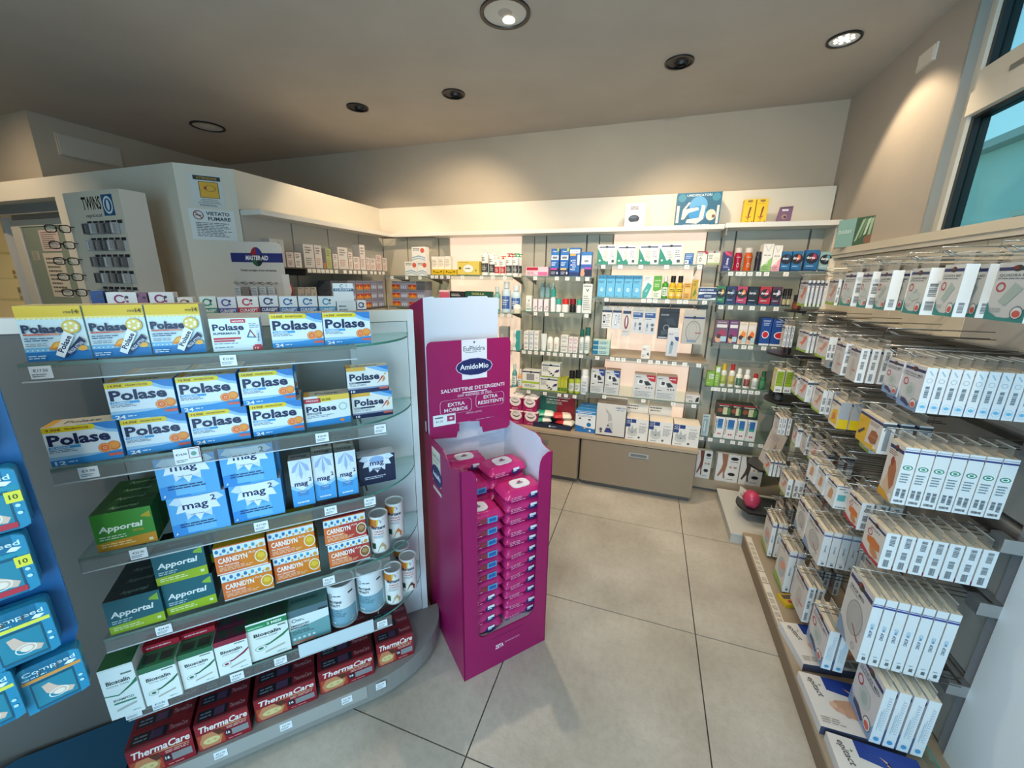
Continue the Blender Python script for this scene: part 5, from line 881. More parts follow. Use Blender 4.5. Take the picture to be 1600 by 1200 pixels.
t5 = gshelf(S[5], 'lowest curved glass shelf of the display', [-0.57, -0.51, -0.32, -0.2, 0.125], ['€18.60', '€19.90', '€44.90', '€31.50', '€27.90'], rail_r=0.16)
MB().box(-0.145, 0.095, -0.258, -0.256, -0.035, 0.016, mat('c9d8df', 0.3)).build('label_strip', t5)
bt = MB().box(-0.028, 0.028, -0.2585, -0.2575, -0.036, 0.008, 'e9eef2').art(0.056, 0.044, [('r', 0.55, 0.3, 0.98, 0.95, 'b04454'), ('r', 0.58, 0.34, 0.95, 0.91, 'd9e6ea'), ('c', 0.75, 0.6, 0.14, '6c9a8c'), ('T', '€14,90', 0.28, 0.62, 0.42, 0.16, '24282e'), ('l', 0.06, 0.1, 0.5, 0.3, 2, '6a7078')], lambda a, b, e: (a - 0.028, -0.2585 - e, b - 0.036)).build('price_tag', t2, (-0.325, 0, 0))
bsz = [o for o in gd.children if o.name.startswith('base')][0]
big_tags(bsz, [-0.40, -0.215, -0.02, 0.10], -0.2645, 0.105, ['€21.90', '€27.90', '€21.90', '€23.90'])

NAVY = '17214c'
def CL(num='24', price='14.90€', extra=None):
    return [('p', [(0.45, 1), (1, 1), (1, 0.70), (0.85, 0.74), (0.6, 0.9)], '8fc0e4'), ('p', [(0.62, 1), (1, 1), (1, 0.78), (0.86, 0.82)], '2f7cc4'),
        ('r', 0, 0.14, 1, 0.24, '9cc8e8'), ('p', [(0, 0), (1, 0), (1, 0.24), (0.5, 0.17), (0, 0.15)], '2f8ccf'),
        ('r', 0, 0.85, 0.66, 0.985, 'e3cc1e'), ('e', 0.66, 0.917, 0.045, 0.067, 'e3cc1e'), ('T', price, 0.15, 0.915, 0.2, 0.07, '8a5210', 0, 0, 0.03), ('T', 'PROMOZIONE', 0.46, 0.915, 0.32, 0.045, '8a5210', 0, 0, 0.03),
        ('T', 'Polase', 0.46, 0.655, 0.84, 0.28, NAVY, 0, 0, 0.035), ('r', 0.03, 0.435, 0.45, 0.495, '3a9ad4'), ('T', 'CLASSICO', 0.18, 0.465, 0.26, 0.04, 'f0f6fa', 0, 0, 0.03), ('l', 0.03, 0.34, 0.5, 0.42, 2, '7a8aa0'),
        ('e', 0.90, 0.36, 0.095, 0.125, 'e07a24'), ('e', 0.905, 0.38, 0.07, 0.09, 'ee9a3c'), ('e', 0.77, 0.33, 0.095, 0.125, 'e8842c'), ('e', 0.77, 0.33, 0.078, 0.10, 'f2b070'), ('e', 0.77, 0.33, 0.065, 0.085, 'e86c34'), ('o', 0.77, 0.33, 0.03, 0.04, 0.5, 'f4b070'),
        ('r', 0.80, 0.10, 1.0, 0.17, 'd4604c'), ('T', num, 0.13, 0.08, 0.15, 0.10, 'f2f7fa', 0, 0, 0.03), ('l', 0.24, 0.06, 0.42, 0.12, 1, 'd8e8f4')]
TOPP = [('r', 0, 0, 0.12, 1, 'd8a23c'), ('T', 'Polase', 0.5, 0.45, 0.5, 0.35, '4a4c5c')]
def classic(num='24', price='14.90€', h=0.096):
    return lambda: carton(0.131, h, 0.06, 'dfeaf2', CL(num, price), side='3a8ccc', top='cfcab8', tprims=TOPP).build('supplement_box')
def gput(key, mk, u0, u1, n, sh, lab, cat='box', group=None, dz=0.0, dn=0.0):
    x, y, z = GP((u0 + u1) / 2, n - dn, S[sh] + dz)
    return inst(key, mk, (x, y, z), GA46, lab, cat, group)
GG = 'supplement boxes on the curved glass display'
pk = [('r', 0, 0.80, 1, 1, 'dfb90c'), ('r', 0, 0.76, 1, 0.80, 'e8dc8c'), ('r', 0, 0, 1, 0.17, '1d78bc'), ('r', 0, 0.17, 1, 0.25, '7cb8dc')] + [('c', 0.04 + 0.077 * k, 0.2, 0.012, 'e8f4fa') for k in range(13)] + [('c', 0.04 + 0.077 * k, 0.765, 0.012, 'fbf6d8') for k in range(13)] + [
    ('T', 'STICK', 0.80, 0.885, 0.13, 0.035, '3c3418', 0, 0, 0.03), ('T', '14', 0.92, 0.895, 0.09, 0.08, '3c3418', 0, 0, 0.02), ('T', 'Polase', 0.36, 0.59, 0.62, 0.155, NAVY, 0, 0, 0.035), ('r', 0.05, 0.475, 0.6, 0.505, 'e08a70'), ('T', 'BIOPOCKET', 0.22, 0.49, 0.32, 0.03, 'c03c28', 0, 0, 0.03),
    ('l', 0.05, 0.36, 0.5, 0.44, 2, '3c5a88'), ('l', 0.05, 0.27, 0.4, 0.34, 2, '8a9ab0'), ('c', 0.80, 0.62, 0.125, 'd8b840'), ('c', 0.80, 0.62, 0.10, 'e8d070')] + [('c', 0.80 + 0.09 * math.cos(a), 0.62 + 0.065 * math.sin(a), 0.024, 'fbf6e4') for a in (0.3, 1.4, 2.5, 3.6, 4.8, 5.8)] + [
    ('p', [(0.38, 0.22), (0.48, 0.34), (0.58, 0.36), (0.56, 0.24), (0.46, 0.2)], 'e08820'), ('p', [(0.42, 0.24), (0.5, 0.33), (0.56, 0.34), (0.54, 0.26)], 'f4b448'), ('e', 0.90, 0.22, 0.08, 0.05, 'eeb040'),
    ('p', [(0.60, 0.03), (0.98, 0.34), (0.90, 0.44), (0.68, 0.20)], NAVY), ('T', 'PAUSA ATTIVA', 0.80, 0.235, 0.30, 0.06, 'dfe6ee', 42), ('p', [(0.46, 0.11), (0.58, 0.05), (0.82, 0.46), (0.68, 0.55)], 'eef1f2'), ('T', 'Polase', 0.645, 0.31, 0.34, 0.085, NAVY, 60, 0, 0.03), ('l', 0.05, 0.04, 0.4, 0.12, 2, 'd0e4f2')]
for k, (u0, u1, n) in enumerate(((-0.578, -0.471, -1.285), (-0.470, -0.360, -1.29), (-0.359, -0.249, -1.291))):
    gput('pocket', lambda: carton(0.108, 0.125, 0.08, 'd3e6ea', pk, side='c8d8dc', top='ead9a0', tprims=[('l', 0.1, 0.2, 0.9, 0.5, 2, '9a8a5c')]).build('supplement_box'), u0, u1, n, 1, 'square yellow-topped stick supplement box, %s of three at the left of the top shelf' % nth(k), 'box', GG)
sm = [('r', 0.42, 0.86, 0.72, 0.97, 'c0202c'), ('T', 'NOVITÀ', 0.57, 0.915, 0.24, 0.06, 'f8f0f0', 0, 0, 0.03), ('T', 'Polase', 0.36, 0.73, 0.62, 0.20, NAVY, 0, 0, 0.035), ('T', 'SUPERMAG', 0.27, 0.545, 0.45, 0.07, '23305e', 0, 0, 0.03), ('T', '3', 0.55, 0.56, 0.05, 0.12, NAVY, 0, 0, 0.03), ('r', 0.04, 0.36, 0.58, 0.42, 'c8303c'), ('r', 0.04, 0.29, 0.45, 0.34, 'b83440'), ('l', 0.04, 0.2, 0.75, 0.27, 1, '8898a8'), ('l', 0.04, 0.08, 0.4, 0.16, 1, '8898a8'),
      ('p', [(0.70, 0.40), (0.79, 0.66), (0.80, 0.62), (0.73, 0.42)], '2c3c7c'), ('p', [(0.79, 0.66), (0.90, 0.38), (0.87, 0.39), (0.785, 0.61)], 'a02838'), ('p', [(0.70, 0.40), (0.90, 0.38), (0.88, 0.41), (0.73, 0.43)], '2c7c8c'), ('l', 0.78, 0.68, 0.98, 0.85, 3, '9aa8b4'), ('r', 0.90, 0.2, 0.98, 0.62, 'c8d8dc'), ('T', 'Polase', 0.94, 0.4, 0.25, 0.05, NAVY, 90, 0, 0.03), ('r', 0.80, 0.0, 1, 0.13, 'b82430'), ('r', 0.84, 0.13, 0.98, 0.17, 'b82430'), ('T', '10', 0.88, 0.06, 0.08, 0.06, 'f8ecec')]
gput('super', lambda: carton(0.112, 0.087, 0.06, 'dbe8ee', sm, side='d0dce2', top='e4ded2').build('supplement_box'), -0.233, -0.121, -1.282, 1, 'white and pale blue box with a red NOVITÀ flag on the top shelf', 'box', GG)
gput('classic', classic(), -0.097, 0.035, -1.285, 1, 'blue and white orange-fruit supplement box, left of the pair at the right of the top shelf', 'box', GG)
gput('classic', classic(), 0.037, 0.168, -1.287, 1, 'blue and white orange-fruit supplement box, right of the pair at the right of the top shelf', 'box', GG)
gput('classic12', classic('12', '9.90€', 0.1), -0.587, -0.453, -1.27, 2, 'orange-fruit supplement box priced 9.90, leftmost in the bottom layer of the second shelf', 'box', GG)
for k, (u0, u1, n) in enumerate(((-0.451, -0.318, -1.279), (-0.316, -0.181, -1.283), (-0.178, -0.043, -1.288))):
    gput('classic', None, u0, u1, n, 2, 'orange-fruit supplement box with a 24 on it, %s of three in the bottom layer of the second shelf' % nth(k), 'box', GG)
    gput('classic', None, u0 - 0.012, u1 - 0.012, n, 2, 'orange-fruit supplement box with a 24 on it, %s of three in the upper layer of the second shelf' % nth(k), 'box', GG, 0.0965)
    for q in (1, 2):
        if q == 2 and k == 2: continue
        gput('classic', None, u0 - 0.006, u1 - 0.006, n, 2, 'orange-fruit supplement box, upper layer of the second shelf, %s row behind the %s column' % (nth(q - 1), nth(k)), 'box', GG, 0.0965, 0.062 * q)
        gput('classic', None, u0, u1, n, 2, 'orange-fruit supplement box, bottom layer of the second shelf, %s row behind the %s column' % (nth(q - 1), nth(k)), 'box', GG, 0.0, 0.062 * q)
cr = [('p', [(0, 0), (1, 0), (1, 0.22), (0, 0.16)], '2f8ccf'), ('r', 0.3, 0.82, 1, 1, 'e6c040'), ('r', 0, 0.78, 0.36, 0.93, 'b02430'), ('T', 'PREZZO', 0.18, 0.86, 0.26, 0.06, 'f4dcdc'), ('r', 0.36, 0.80, 0.6, 0.93, 'e0c820'), ('T', '20.90€', 0.48, 0.87, 0.2, 0.08, '6a4410', 0, 0, 0.03), ('T', 'Polase', 0.36, 0.58, 0.66, 0.2, NAVY, 0, 0, 0.035), ('r', 0.04, 0.40, 0.35, 0.46, '24305c'), ('T', 'CLASSICO', 0.19, 0.43, 0.26, 0.04, 'f0f0f0', 0, 0, 0.03), ('l', 0.04, 0.28, 0.7, 0.38, 2, '8a96a8'), ('o', 0.84, 0.58, 0.1, 0.13, 0.25, 'a8c4b4'), ('e', 0.8, 0.12, 0.05, 0.05, 'e8842c')]
gput('cred', lambda: carton(0.128, 0.097, 0.06, 'e0e8ea', cr, side='3a8ccc', top='cfcab8', tprims=TOPP).build('supplement_box'), -0.039, 0.09, -1.305, 2, 'supplement box with a red and yellow 20.90 price flag on the second shelf', 'box', GG)
sp = [('r', 0, 0.86, 0.45, 1, 'e0a83c'), ('p', [(0.45, 1), (1, 1), (1, 0.72), (0.8, 0.80)], '7cb4e0'), ('p', [(0.7, 1), (1, 1), (1, 0.82)], '2f7cc4'), ('r', 0, 0, 1, 0.16, '18244e'), ('r', 0, 0.16, 1, 0.22, '8c98b4'), ('T', 'Polase', 0.42, 0.62, 0.72, 0.27, NAVY, 0, 0, 0.035), ('r', 0.05, 0.38, 0.55, 0.44, '1c2850'), ('T', 'SPORT', 0.14, 0.41, 0.15, 0.04, 'f0f0f0'), ('l', 0.05, 0.27, 0.5, 0.36, 2, '8a96a8'),
      ('p', [(0.70, 0.30), (0.80, 0.44), (0.90, 0.62), (0.84, 0.60), (0.76, 0.42)], 'c03c38'), ('p', [(0.84, 0.36), (0.92, 0.46), (0.90, 0.60), (0.86, 0.5)], 'd88a2c'), ('c', 0.92, 0.68, 0.035, 'd8a84c'), ('r', 0.76, 0.1, 0.98, 0.17, 'd4604c'), ('T', '10', 0.12, 0.08, 0.1, 0.09, 'f0f4f8', 0, 0, 0.03)]
for q in range(2):
    gput('sport', lambda: carton(0.128, 0.086, 0.05, 'e4e4de', sp, side='2c3c6c', top='d8d4c4', tprims=TOPP).build('supplement_box'), 0.096 - 0.008 * q, 0.227 - 0.008 * q, -1.324, 2, 'sport supplement box with a running figure, %s of the stack at the right end of the second shelf' % ('lower', 'upper')[q], 'box', GG, 0.0865 * q)
# third shelf
vt = [('p', [(0, 0), (1, 0), (1, 0.28), (0, 0.22)], 'c88a14'), ('p', [(0.83, 0.80), (0.97, 0.88), (0.97, 0.70), (0.80, 0.76)], 'b8a018'), ('T', 'Apportal', 0.45, 0.56, 0.74, 0.20, 'eef4ea', 0, 0.15, 0.03), ('T', 'VITAL', 0.72, 0.42, 0.2, 0.07, 'c8a828', 0, 0.15), ('l', 0.07, 0.28, 0.65, 0.40, 2, 'c8e0c0'), ('l', 0.07, 0.08, 0.65, 0.2, 2, 'f0d890'), ('r', 0.86, 0.06, 0.93, 0.14, 'e8d8a8')]
ATOP = lambda c: [('T', 'Apportal', 0.5, 0.5, 0.5, 0.4, c, 0, 0.15)]
for q in range(4):
    gput('vital', lambda: carton(0.120, 0.107, 0.048, '3f8c2c', vt, side='2e6e24', top='1d4a24', tprims=ATOP('8ab48c')).build('supplement_box'), -0.549, -0.429, -1.267, 3, 'green and ochre supplement box, %s of the row at the left of the third shelf' % ('front', 'second', 'third', 'last')[q], 'box', GG, 0, 0.05 * q)
def petals(cx, cy, rx, ry, c, n=9, sp=(200, 340)):
    out = []
    for k in range(n):
        a = math.radians(sp[0] + (sp[1] - sp[0]) * k / (n - 1)); b = 0.22
        out.append(('p', [(cx, cy), (cx + rx * 0.75 * math.cos(a - b), cy + ry * 0.75 * math.sin(a - b)), (cx + rx * math.cos(a), cy + ry * math.sin(a)), (cx + rx * 0.75 * math.cos(a + b), cy + ry * 0.75 * math.sin(a + b))], c if k % 2 else 'cfe0ee'))
    return out
mg = [('p', [(0, 0), (0.5, 0), (0.35, 0.35), (0, 0.3)], '2f8cd8'), ('r', 0.25, 0.05, 0.75, 0.4, '6cb8e8')] + petals(0.5, 0.97, 0.48, 0.64, 'e4edf4', 7, (190, 350)) + [('p', [(0.22, 0.97), (0.78, 0.97), (0.72, 0.58), (0.5, 0.46), (0.28, 0.58)], 'e4edf4'), ('T', 'mag', 0.46, 0.70, 0.44, 0.19, '14245c', 0, 0, 0.02), ('T', '2', 0.78, 0.87, 0.09, 0.14, '14245c', 0, 0, 0.02), ('l', 0.35, 0.50, 0.68, 0.54, 1, '7a90b0'), ('l', 0.14, 0.20, 0.88, 0.32, 2, '1c3c70'), ('p', [(0.04, 0.06), (0.08, 0.06), (0.08, 0.12)], 'f0f4f8')]
for k, (u0, u1, n) in enumerate(((-0.393, -0.262, -1.26), (-0.254, -0.126, -1.268))):
    for q in range(2):
        gput('mag', lambda: carton(0.130, 0.117, 0.06, '54a8e4', mg, side='3a8ccc', top='c8c4b8', tprims=[('T', 'mag', 0.45, 0.5, 0.35, 0.5, '30385c')]).build('supplement_box'), u0 - 0.008 * q, u1 - 0.008 * q, n, 3, 'blue flower magnesium box, %s %s of the four on the third shelf' % (('lower', 'upper')[q], ('left', 'right')[k]), 'box', GG, 0.1175 * q)
        gput('mag', None, u0, u1, n, 3, 'blue flower magnesium box behind the %s %s one on the third shelf' % (('lower', 'upper')[q], ('left', 'right')[k]), 'box', GG, 0.1175 * q, 0.062)
mt = [('p', [(0, 0), (1, 0), (1, 0.42), (0.5, 0.28), (0, 0.42)], '4aa0e0'), ('p', [(0, 0.4), (0.5, 0.26), (1, 0.4), (1, 0.48), (0.5, 0.34), (0, 0.48)], '9cccf0')] + petals(0.5, 0.98, 0.5, 0.4, '9fb4d8', 7, (190, 350)) + [('T', 'mag', 0.46, 0.46, 0.6, 0.11, '14245c', 0, 0, 0.02), ('T', '2', 0.88, 0.56, 0.12, 0.08, '14245c', 0, 0, 0.02), ('l', 0.25, 0.22, 0.75, 0.34, 3, '5a7cb0'), ('l', 0.2, 0.05, 0.8, 0.12, 1, 'dcecf8')]
for k, (u0, u1, n) in enumerate(((-0.102, -0.040, -1.285), (-0.038, 0.024, -1.295), (0.029, 0.091, -1.292))):
    for q in range(1 if k == 0 else 3):
        gput('magt', lambda: carton(0.0615, 0.158, 0.048, 'dfe6ee', mt, side='a8bccc', top='9a9c98', tprims=[('T', 'mag', 0.5, 0.5, 0.7, 0.4, '383c48')]).build('supplement_box'), u0, u1, n, 3, 'tall white and blue magnesium box, %s column on the third shelf, %s' % (nth(k), ('front one', 'second back', 'third back')[q]), 'box', GG, 0, 0.05 * q)
no = petals(0.5, 1.0, 0.48, 0.62, 'dfe6f0', 7, (190, 350)) + [('p', [(0.25, 0.98), (0.75, 0.98), (0.7, 0.6), (0.5, 0.42), (0.3, 0.6)], 'dfe6f0'), ('e', 0.5, 0.86, 0.2, 0.12, '8cacd8'), ('T', 'mag', 0.5, 0.70, 0.38, 0.18, '14245c', 0, 0, 0.02), ('r', 0.37, 0.48, 0.63, 0.56, '1a2450'), ('T', 'NOTTE', 0.5, 0.52, 0.18, 0.045, 'e4e8f0'), ('l', 0.15, 0.18, 0.85, 0.3, 2, 'c8d0e0')]
gput('notte', lambda: carton(0.123, 0.106, 0.06, '151d40', no, side='10162e', top='b8bcc8').build('supplement_box'), 0.099, 0.222, -1.332, 3, 'dark navy box with a white flower at the right end of the third shelf', 'box', GG)
# fourth shelf
ap = [('p', [(0, 0), (1, 0), (1, 0.30), (0, 0.24)], '9cb81c'), ('p', [(0.80, 0.82), (0.96, 0.92), (0.96, 0.70), (0.78, 0.76)], '8cb838'), ('T', 'Apportal', 0.46, 0.55, 0.78, 0.22, 'eaf2f2', 0, 0.15, 0.03), ('l', 0.07, 0.28, 0.55, 0.40, 2, 'b8d4d8'), ('l', 0.07, 0.08, 0.6, 0.2, 2, 'e8f0b8'), ('r', 0.86, 0.12, 0.93, 0.2, 'e0ecc0')]
mkap = lambda: carton(0.118, 0.105, 0.048, '14606e', ap, side='0f4450', top='12262e', tprims=ATOP('5c7c84')).build('supplement_box')
for q in range(4): gput('app', mkap, -0.572, -0.455, -1.268, 4, 'teal and lime supplement box, %s of the left row on the fourth shelf' % ('front', 'second', 'third', 'last')[q], 'box', GG, 0, 0.05 * q)
for q in range(2):
    gput('app', mkap, -0.454 - 0.006 * q, -0.335 - 0.006 * q, -1.281, 4, 'teal and lime supplement box, %s of the right stack on the fourth shelf' % ('lower', 'upper')[q], 'box', GG, 0.1055 * q)
    gput('app', mkap, -0.454, -0.335, -1.281, 4, 'teal and lime supplement box behind the %s one of the right stack' % ('lower', 'upper')[q], 'box', GG, 0.1055 * q, 0.05)
def CD(a, b, red):
    return [('r', 0, 0.68, 1, 0.96, 'dfeaee')] + [('e', 0.06 + 0.14 * k, 0.84, 0.035, 0.07, '2a78ac' if k < 4 or red else '4a9cc0') for k in range(6)] + [('e', 0.13 + 0.14 * k, 0.75, 0.022, 0.045, 'd8983c' if k > 1 else '5aa4c4') for k in range(6)] + [
        ('e', 0.92, 0.78, 0.045, 0.07, 'd8a03c'), ('r', 0, 0, 1, 0.68, b), ('p', [(0, 0), (0.6, 0), (0.35, 0.68), (0, 0.68)], a), ('T', 'CARNIDYN', 0.34, 0.50, 0.56, 0.20, 'f8f0e8', 0, 0, 0.03), ('T', 'PLUS', 0.72, 0.58, 0.14, 0.07, 'f8f0e8', 0, 0.2), ('T', 'Per Stanchezza', 0.25, 0.32, 0.38, 0.07, 'f8ece0', 0, 0, 0.02), ('l', 0.06, 0.1, 0.75, 0.26, 3, 'f0c8a0'),
        ('e', 0.88, 0.36, 0.13, 0.24, 'f0e4d0'), ('e', 0.88, 0.36, 0.11, 0.2, '8a5a30' if red else 'd8a41c'), ('p', [(0.80, 0.36), (0.84, 0.5), (0.94, 0.46), (0.96, 0.34), (0.88, 0.28)], 'b08a5c' if red else 'e8c040'), ('r', 0, 0, 1, 0.04, 'e8ecec')]
for k, (u0, u1, n, red) in enumerate(((-0.316, -0.186, -1.276, 0), (-0.182, -0.051, -1.291, 0), (-0.023, 0.108, -1.287, 1))):
    for q in range(2):
        for r_ in range(2):
            gput('car%d' % red, (lambda red=red: carton(0.130, 0.0925, 0.06, 'd8642c', CD('e07030', 'b83c30' if red else 'e0801c', red), side='a84a1c', top='a8323c' if red else 'd8a820').build('supplement_box')), u0 - 0.005 * q, u1 - 0.005 * q, n, 4,
                 '%s supplement box with blue dots, %s, %s column of the fourth shelf%s' % ('orange and red' if red else 'orange and yellow', ('lower', 'upper')[q], nth(k), '' if r_ == 0 else ', back row'), 'box', GG, 0.093 * q, 0.062 * r_)
def can(r, h, base, prims, ang=0.0, lidc='a8aaa8'):
    def f():
        m = MB(); m.lathe([(0.001, 0, 'c8c8c4'), (r, 0, 'c8c8c4'), (r, 0.004, base), (r, h - 0.006, base), (r * 1.02, h - 0.006, 'e0e2e2'), (r * 1.02, h, 'e0e2e2'), (r * 0.93, h, 'e0e2e2'), (r * 0.9, h - 0.004, lidc)], 28)
        fr = cyl_fr(r * 1.003, -1.35); m.art(2.7 * r, h, prims, fr); o = m.build('supplement_tin')
        c = MB(); c.lathe([(r * 0.9, h - 0.004, lidc), (r * 0.5, h - 0.0035, lidc), (0.001, h - 0.0035, lidc)], 28); c.build('lid', o); return o
    return f
me_ = lambda c: [('r', 0, 0.05, 1, 0.30, 'e6e4e0', 12), ('r', 0, 0.72, 0.45, 0.94, 'c8782c', 8), ('p', [(0.45, 0.94), (0.55, 0.94), (0.30, 0.66), (0.2, 0.72), (0.45, 0.72)], 'd8b83c'), ('p', [(0.55, 0.94), (0.75, 0.94), (0.6, 0.82)], '8c9cc8'), ('T', 'Meritene', 0.50, 0.72, 0.56, 0.10, '1c2a5c', 0, 0, 0.03), ('T', 'FORZA E', 0.52, 0.61, 0.36, 0.05, 'b02c44', 0, 0, 0.02), ('T', 'VITALITÀ', 0.52, 0.54, 0.4, 0.05, 'b02c44', 0, 0, 0.02), ('l', 0.3, 0.42, 0.75, 0.49, 2, '8898a8'), ('r', 0.2, 0.12, 0.36, 0.28, '1c4a34'), ('p', [(0.42, 0.05), (0.74, 0.05), (0.78, 0.16), (0.62, 0.3), (0.5, 0.2)], c), ('c', 0.60, 0.14, 0.05, 'e8dcc8')]
for key, u, n, sh, c, d in (('m1', 0.149, -1.325, 4, 'b8a07c', 'left of the two on the fourth shelf'), ('m2', 0.217, -1.385, 4, 'c87a3c', 'right of the two on the fourth shelf'), ('m1', 0.187, -1.335, 5, '0', 'nearest one on the lowest glass shelf'), ('m3', 0.252, -1.375, 5, '5c3228', 'further one on the lowest glass shelf'), ('m3', 0.243, -1.45, 5, '0', 'hindmost one on the lowest glass shelf')):
    x, y, z = GP(u, n, S[sh]); inst(key, can(0.0325, 0.145, 'e4e2de', me_(c)), (x, y, z), GA46 - 0.2, 'slim white and orange supplement tin, ' + d, 'tin', 'slim supplement tins')
pv = [('r', 0, 0.04, 1, 0.46, '7fa8ba', 12), ('p', [(0.5, 0.46), (1, 0.46), (1, 0.72)], '7fa8ba'), ('o', 0.26, 0.78, 0.05, 0.05, 0.3, '55707c'), ('l', 0.34, 0.75, 0.6, 0.8, 1, '55606c'), ('T', 'PROTEINE', 0.38, 0.63, 0.36, 0.055, '22303c', 0, 0, 0.03), ('T', 'VITALITY', 0.36, 0.55, 0.32, 0.055, '22303c', 0, 0, 0.03), ('l', 0.22, 0.26, 0.7, 0.44, 4, '50747f'), ('r', 0.75, 0.78, 0.9, 0.82, '2c3440'), ('p', [(0.5, 0.1), (0.78, 0.1), (0.9, 0.18), (0.7, 0.2)], 'd8b468'), ('l', 0.2, 0.08, 0.4, 0.16, 1, 'd8e4ea')]
for k, (u, n) in enumerate(((0.004, -1.325), (0.103, -1.345))):
    x, y, z = GP(u, n, S[5]); inst('prot', can(0.0465, 0.172, 'e2e6e8', pv), (x, y, z), GA46 - 0.25, 'large white and grey-blue protein tin, %s one on the lowest glass shelf' % ('left', 'right')[k], 'tin', 'large protein tins')
# fifth shelf
def bio(col, kind, extra=None):
    p = [('r', 0, 0.86, 1, 1, col), ('r', 0.6, 0.80, 0.92, 0.83, '6c7c74'), ('T', 'Bioscalin', 0.48, 0.66, 0.66, 0.09, '2c3434', 0, 0, 0.03), ('T', kind, 0.45, 0.57, 0.52, 0.035, '7c8c88'), ('p', [(0.15, 0.30), (0.5, 0.34), (0.85, 0.46), (1, 0.56), (1, 0.61), (0.8, 0.5), (0.5, 0.38), (0.15, 0.34)], col), ('e', 0.27, 0.30, 0.16, 0.075, 'e9edea'), ('o', 0.27, 0.30, 0.14, 0.065, 0.14, '88928c'), ('e', 0.27, 0.30, 0.07, 0.03, col), ('p', [(0.35, 0.14), (0.85, 0.22), (0.87, 0.26), (0.37, 0.18)], 'b4b0a4'), ('l', 0.65, 0.06, 0.95, 0.09, 1, '7c8c88')]
    return p
FL = [('r', 0.08, 0.2, 0.45, 0.8, '2c3c34'), ('r', 0.55, 0.2, 0.92, 0.8, '2c3c34')]
sh_ = [('r', 0, 0.97, 1, 1, 'd8e0dc'), ('r', 0.6, 0.82, 0.92, 0.85, '6c7c74'), ('T', 'Bioscalin', 0.48, 0.72, 0.68, 0.075, '2c3434', 0, 0, 0.03), ('T', 'TOTAL CARE', 0.45, 0.645, 0.66, 0.03, '7c8c88'), ('p', [(0, 0.50), (0.4, 0.46), (0.8, 0.6), (1, 0.70), (1, 0.62), (0.75, 0.54), (0.4, 0.44), (0, 0.48)], '2f7a58'), ('T', 'SHAMPOO', 0.5, 0.36, 0.6, 0.045, '5c6c64'), ('r', 0.2, 0.28, 0.85, 0.31, '3f8468'), ('p', [(0.22, 0.14), (0.82, 0.2), (0.84, 0.24), (0.24, 0.18)], 'b0b8b0'), ('l', 0.65, 0.06, 0.95, 0.08, 1, '7c8c88')]
gput('b1', lambda: carton(0.072, 0.174, 0.06, 'e6ecea', sh_, side='dfe6e4', top='1f5c34').build('hair_care_box'), -0.606, -0.535, -1.235, 5, 'tall white shampoo box with a green top at the left end of the lowest glass shelf', 'box', GG)
for key, u0, u1, n, h, col, kind, d in (('b2', -0.533, -0.450, -1.241, 0.134, '2c6a48', 'TOTAL CARE', 'white hair tablet box with green flaps, left one'), ('b3', -0.449, -0.364, -1.253, 0.126, '2c6a48', 'TOTAL CARE', 'white hair tablet box with green flaps, right one'), ('b4', -0.362, -0.277, -1.256, 0.127, '5a1f3c', 'NOVA GENINA', 'white hair tablet box with plum flaps')):
    w = u1 - u0
    for q in range(2):
        gput(key, (lambda w=w, h=h, col=col, kind=kind: carton(w - 0.001, h, 0.055, 'e6ecea', bio('8a2038' if key == 'b4' else col, kind), side='dfe6e4', top=col, tprims=FL).build('hair_care_box')), u0, u1, n, 5, d + ' on the lowest glass shelf' + (', front' if q == 0 else ', the one behind'), 'box', GG, 0, 0.057 * q)
for q in range(3):
    gput('rb', lambda: carton(0.085, 0.02, 0.05, 'b0182c', [('l', 0.1, 0.3, 0.9, 0.7, 1, 'e8c8cc')]).build('flat_red_box'), (-0.533, -0.449, -0.449)[q], (-0.45, -0.364, -0.364)[q], (-1.30, -1.30, -1.27)[q], 5, 'flat red box lying on top of the hair tablet boxes, %s' % ('left one', 'middle one', 'right one')[q], 'box', GG, (0.1345, 0.1265, 0.1265)[q], (0, 0.012, -0.012)[q] if q != 2 else 0.02) if q < 2 else None
b5 = [('r', 0, 0.82, 1, 0.96, '1f8050'), ('p', [(0, 0.83), (0.45, 0.85), (0.47, 0.90), (0, 0.90)], '3c9c6c'), ('T', 'DURA FINO A', 0.22, 0.87, 0.34, 0.035, 'e4f0e8'), ('T', '2 MESI', 0.68, 0.89, 0.36, 0.06, 'f0f8f4', 0, 0, 0.03), ('r', 0.75, 0.75, 0.95, 0.78, '5c6c64')] + bio('2c7a50', 'TOTAL CARE')[2:]
gput('b5', lambda: carton(0.113, 0.146, 0.07, 'e4ebe6', b5, side='1f6a44', top='1c4a30', tprims=FL).build('hair_care_box'), -0.279, -0.165, -1.266, 5, 'wider white box with a green 2 MESI band on the lowest glass shelf', 'box', GG)
am = [('r', 0, 0.80, 1, 1, '54707a'), ('p', [(0, 0), (1, 0), (1, 0.56), (0, 0.42)], '6fa0a4'), ('r', 0.75, 0.80, 0.98, 0.86, '2c3c40'), ('o', 0.15, 0.70, 0.06, 0.05, 0.3, '4c5c60'), ('l', 0.22, 0.65, 0.4, 0.72, 2, '3c4c50'), ('T', 'AMINOACIDI', 0.27, 0.55, 0.44, 0.05, '1c2c34', 0, 0, 0.03), ('T', 'ESSENZIALI', 0.26, 0.485, 0.42, 0.05, '1c2c34', 0, 0, 0.03), ('l', 0.08, 0.28, 0.6, 0.4, 3, '3c5c60')] + [('c', 0.1 + 0.12 * k, 0.17, 0.035, 'c8dcdc') for k in range(5)] + [('r', 0.08, 0.03, 0.6, 0.09, 'c88068')]
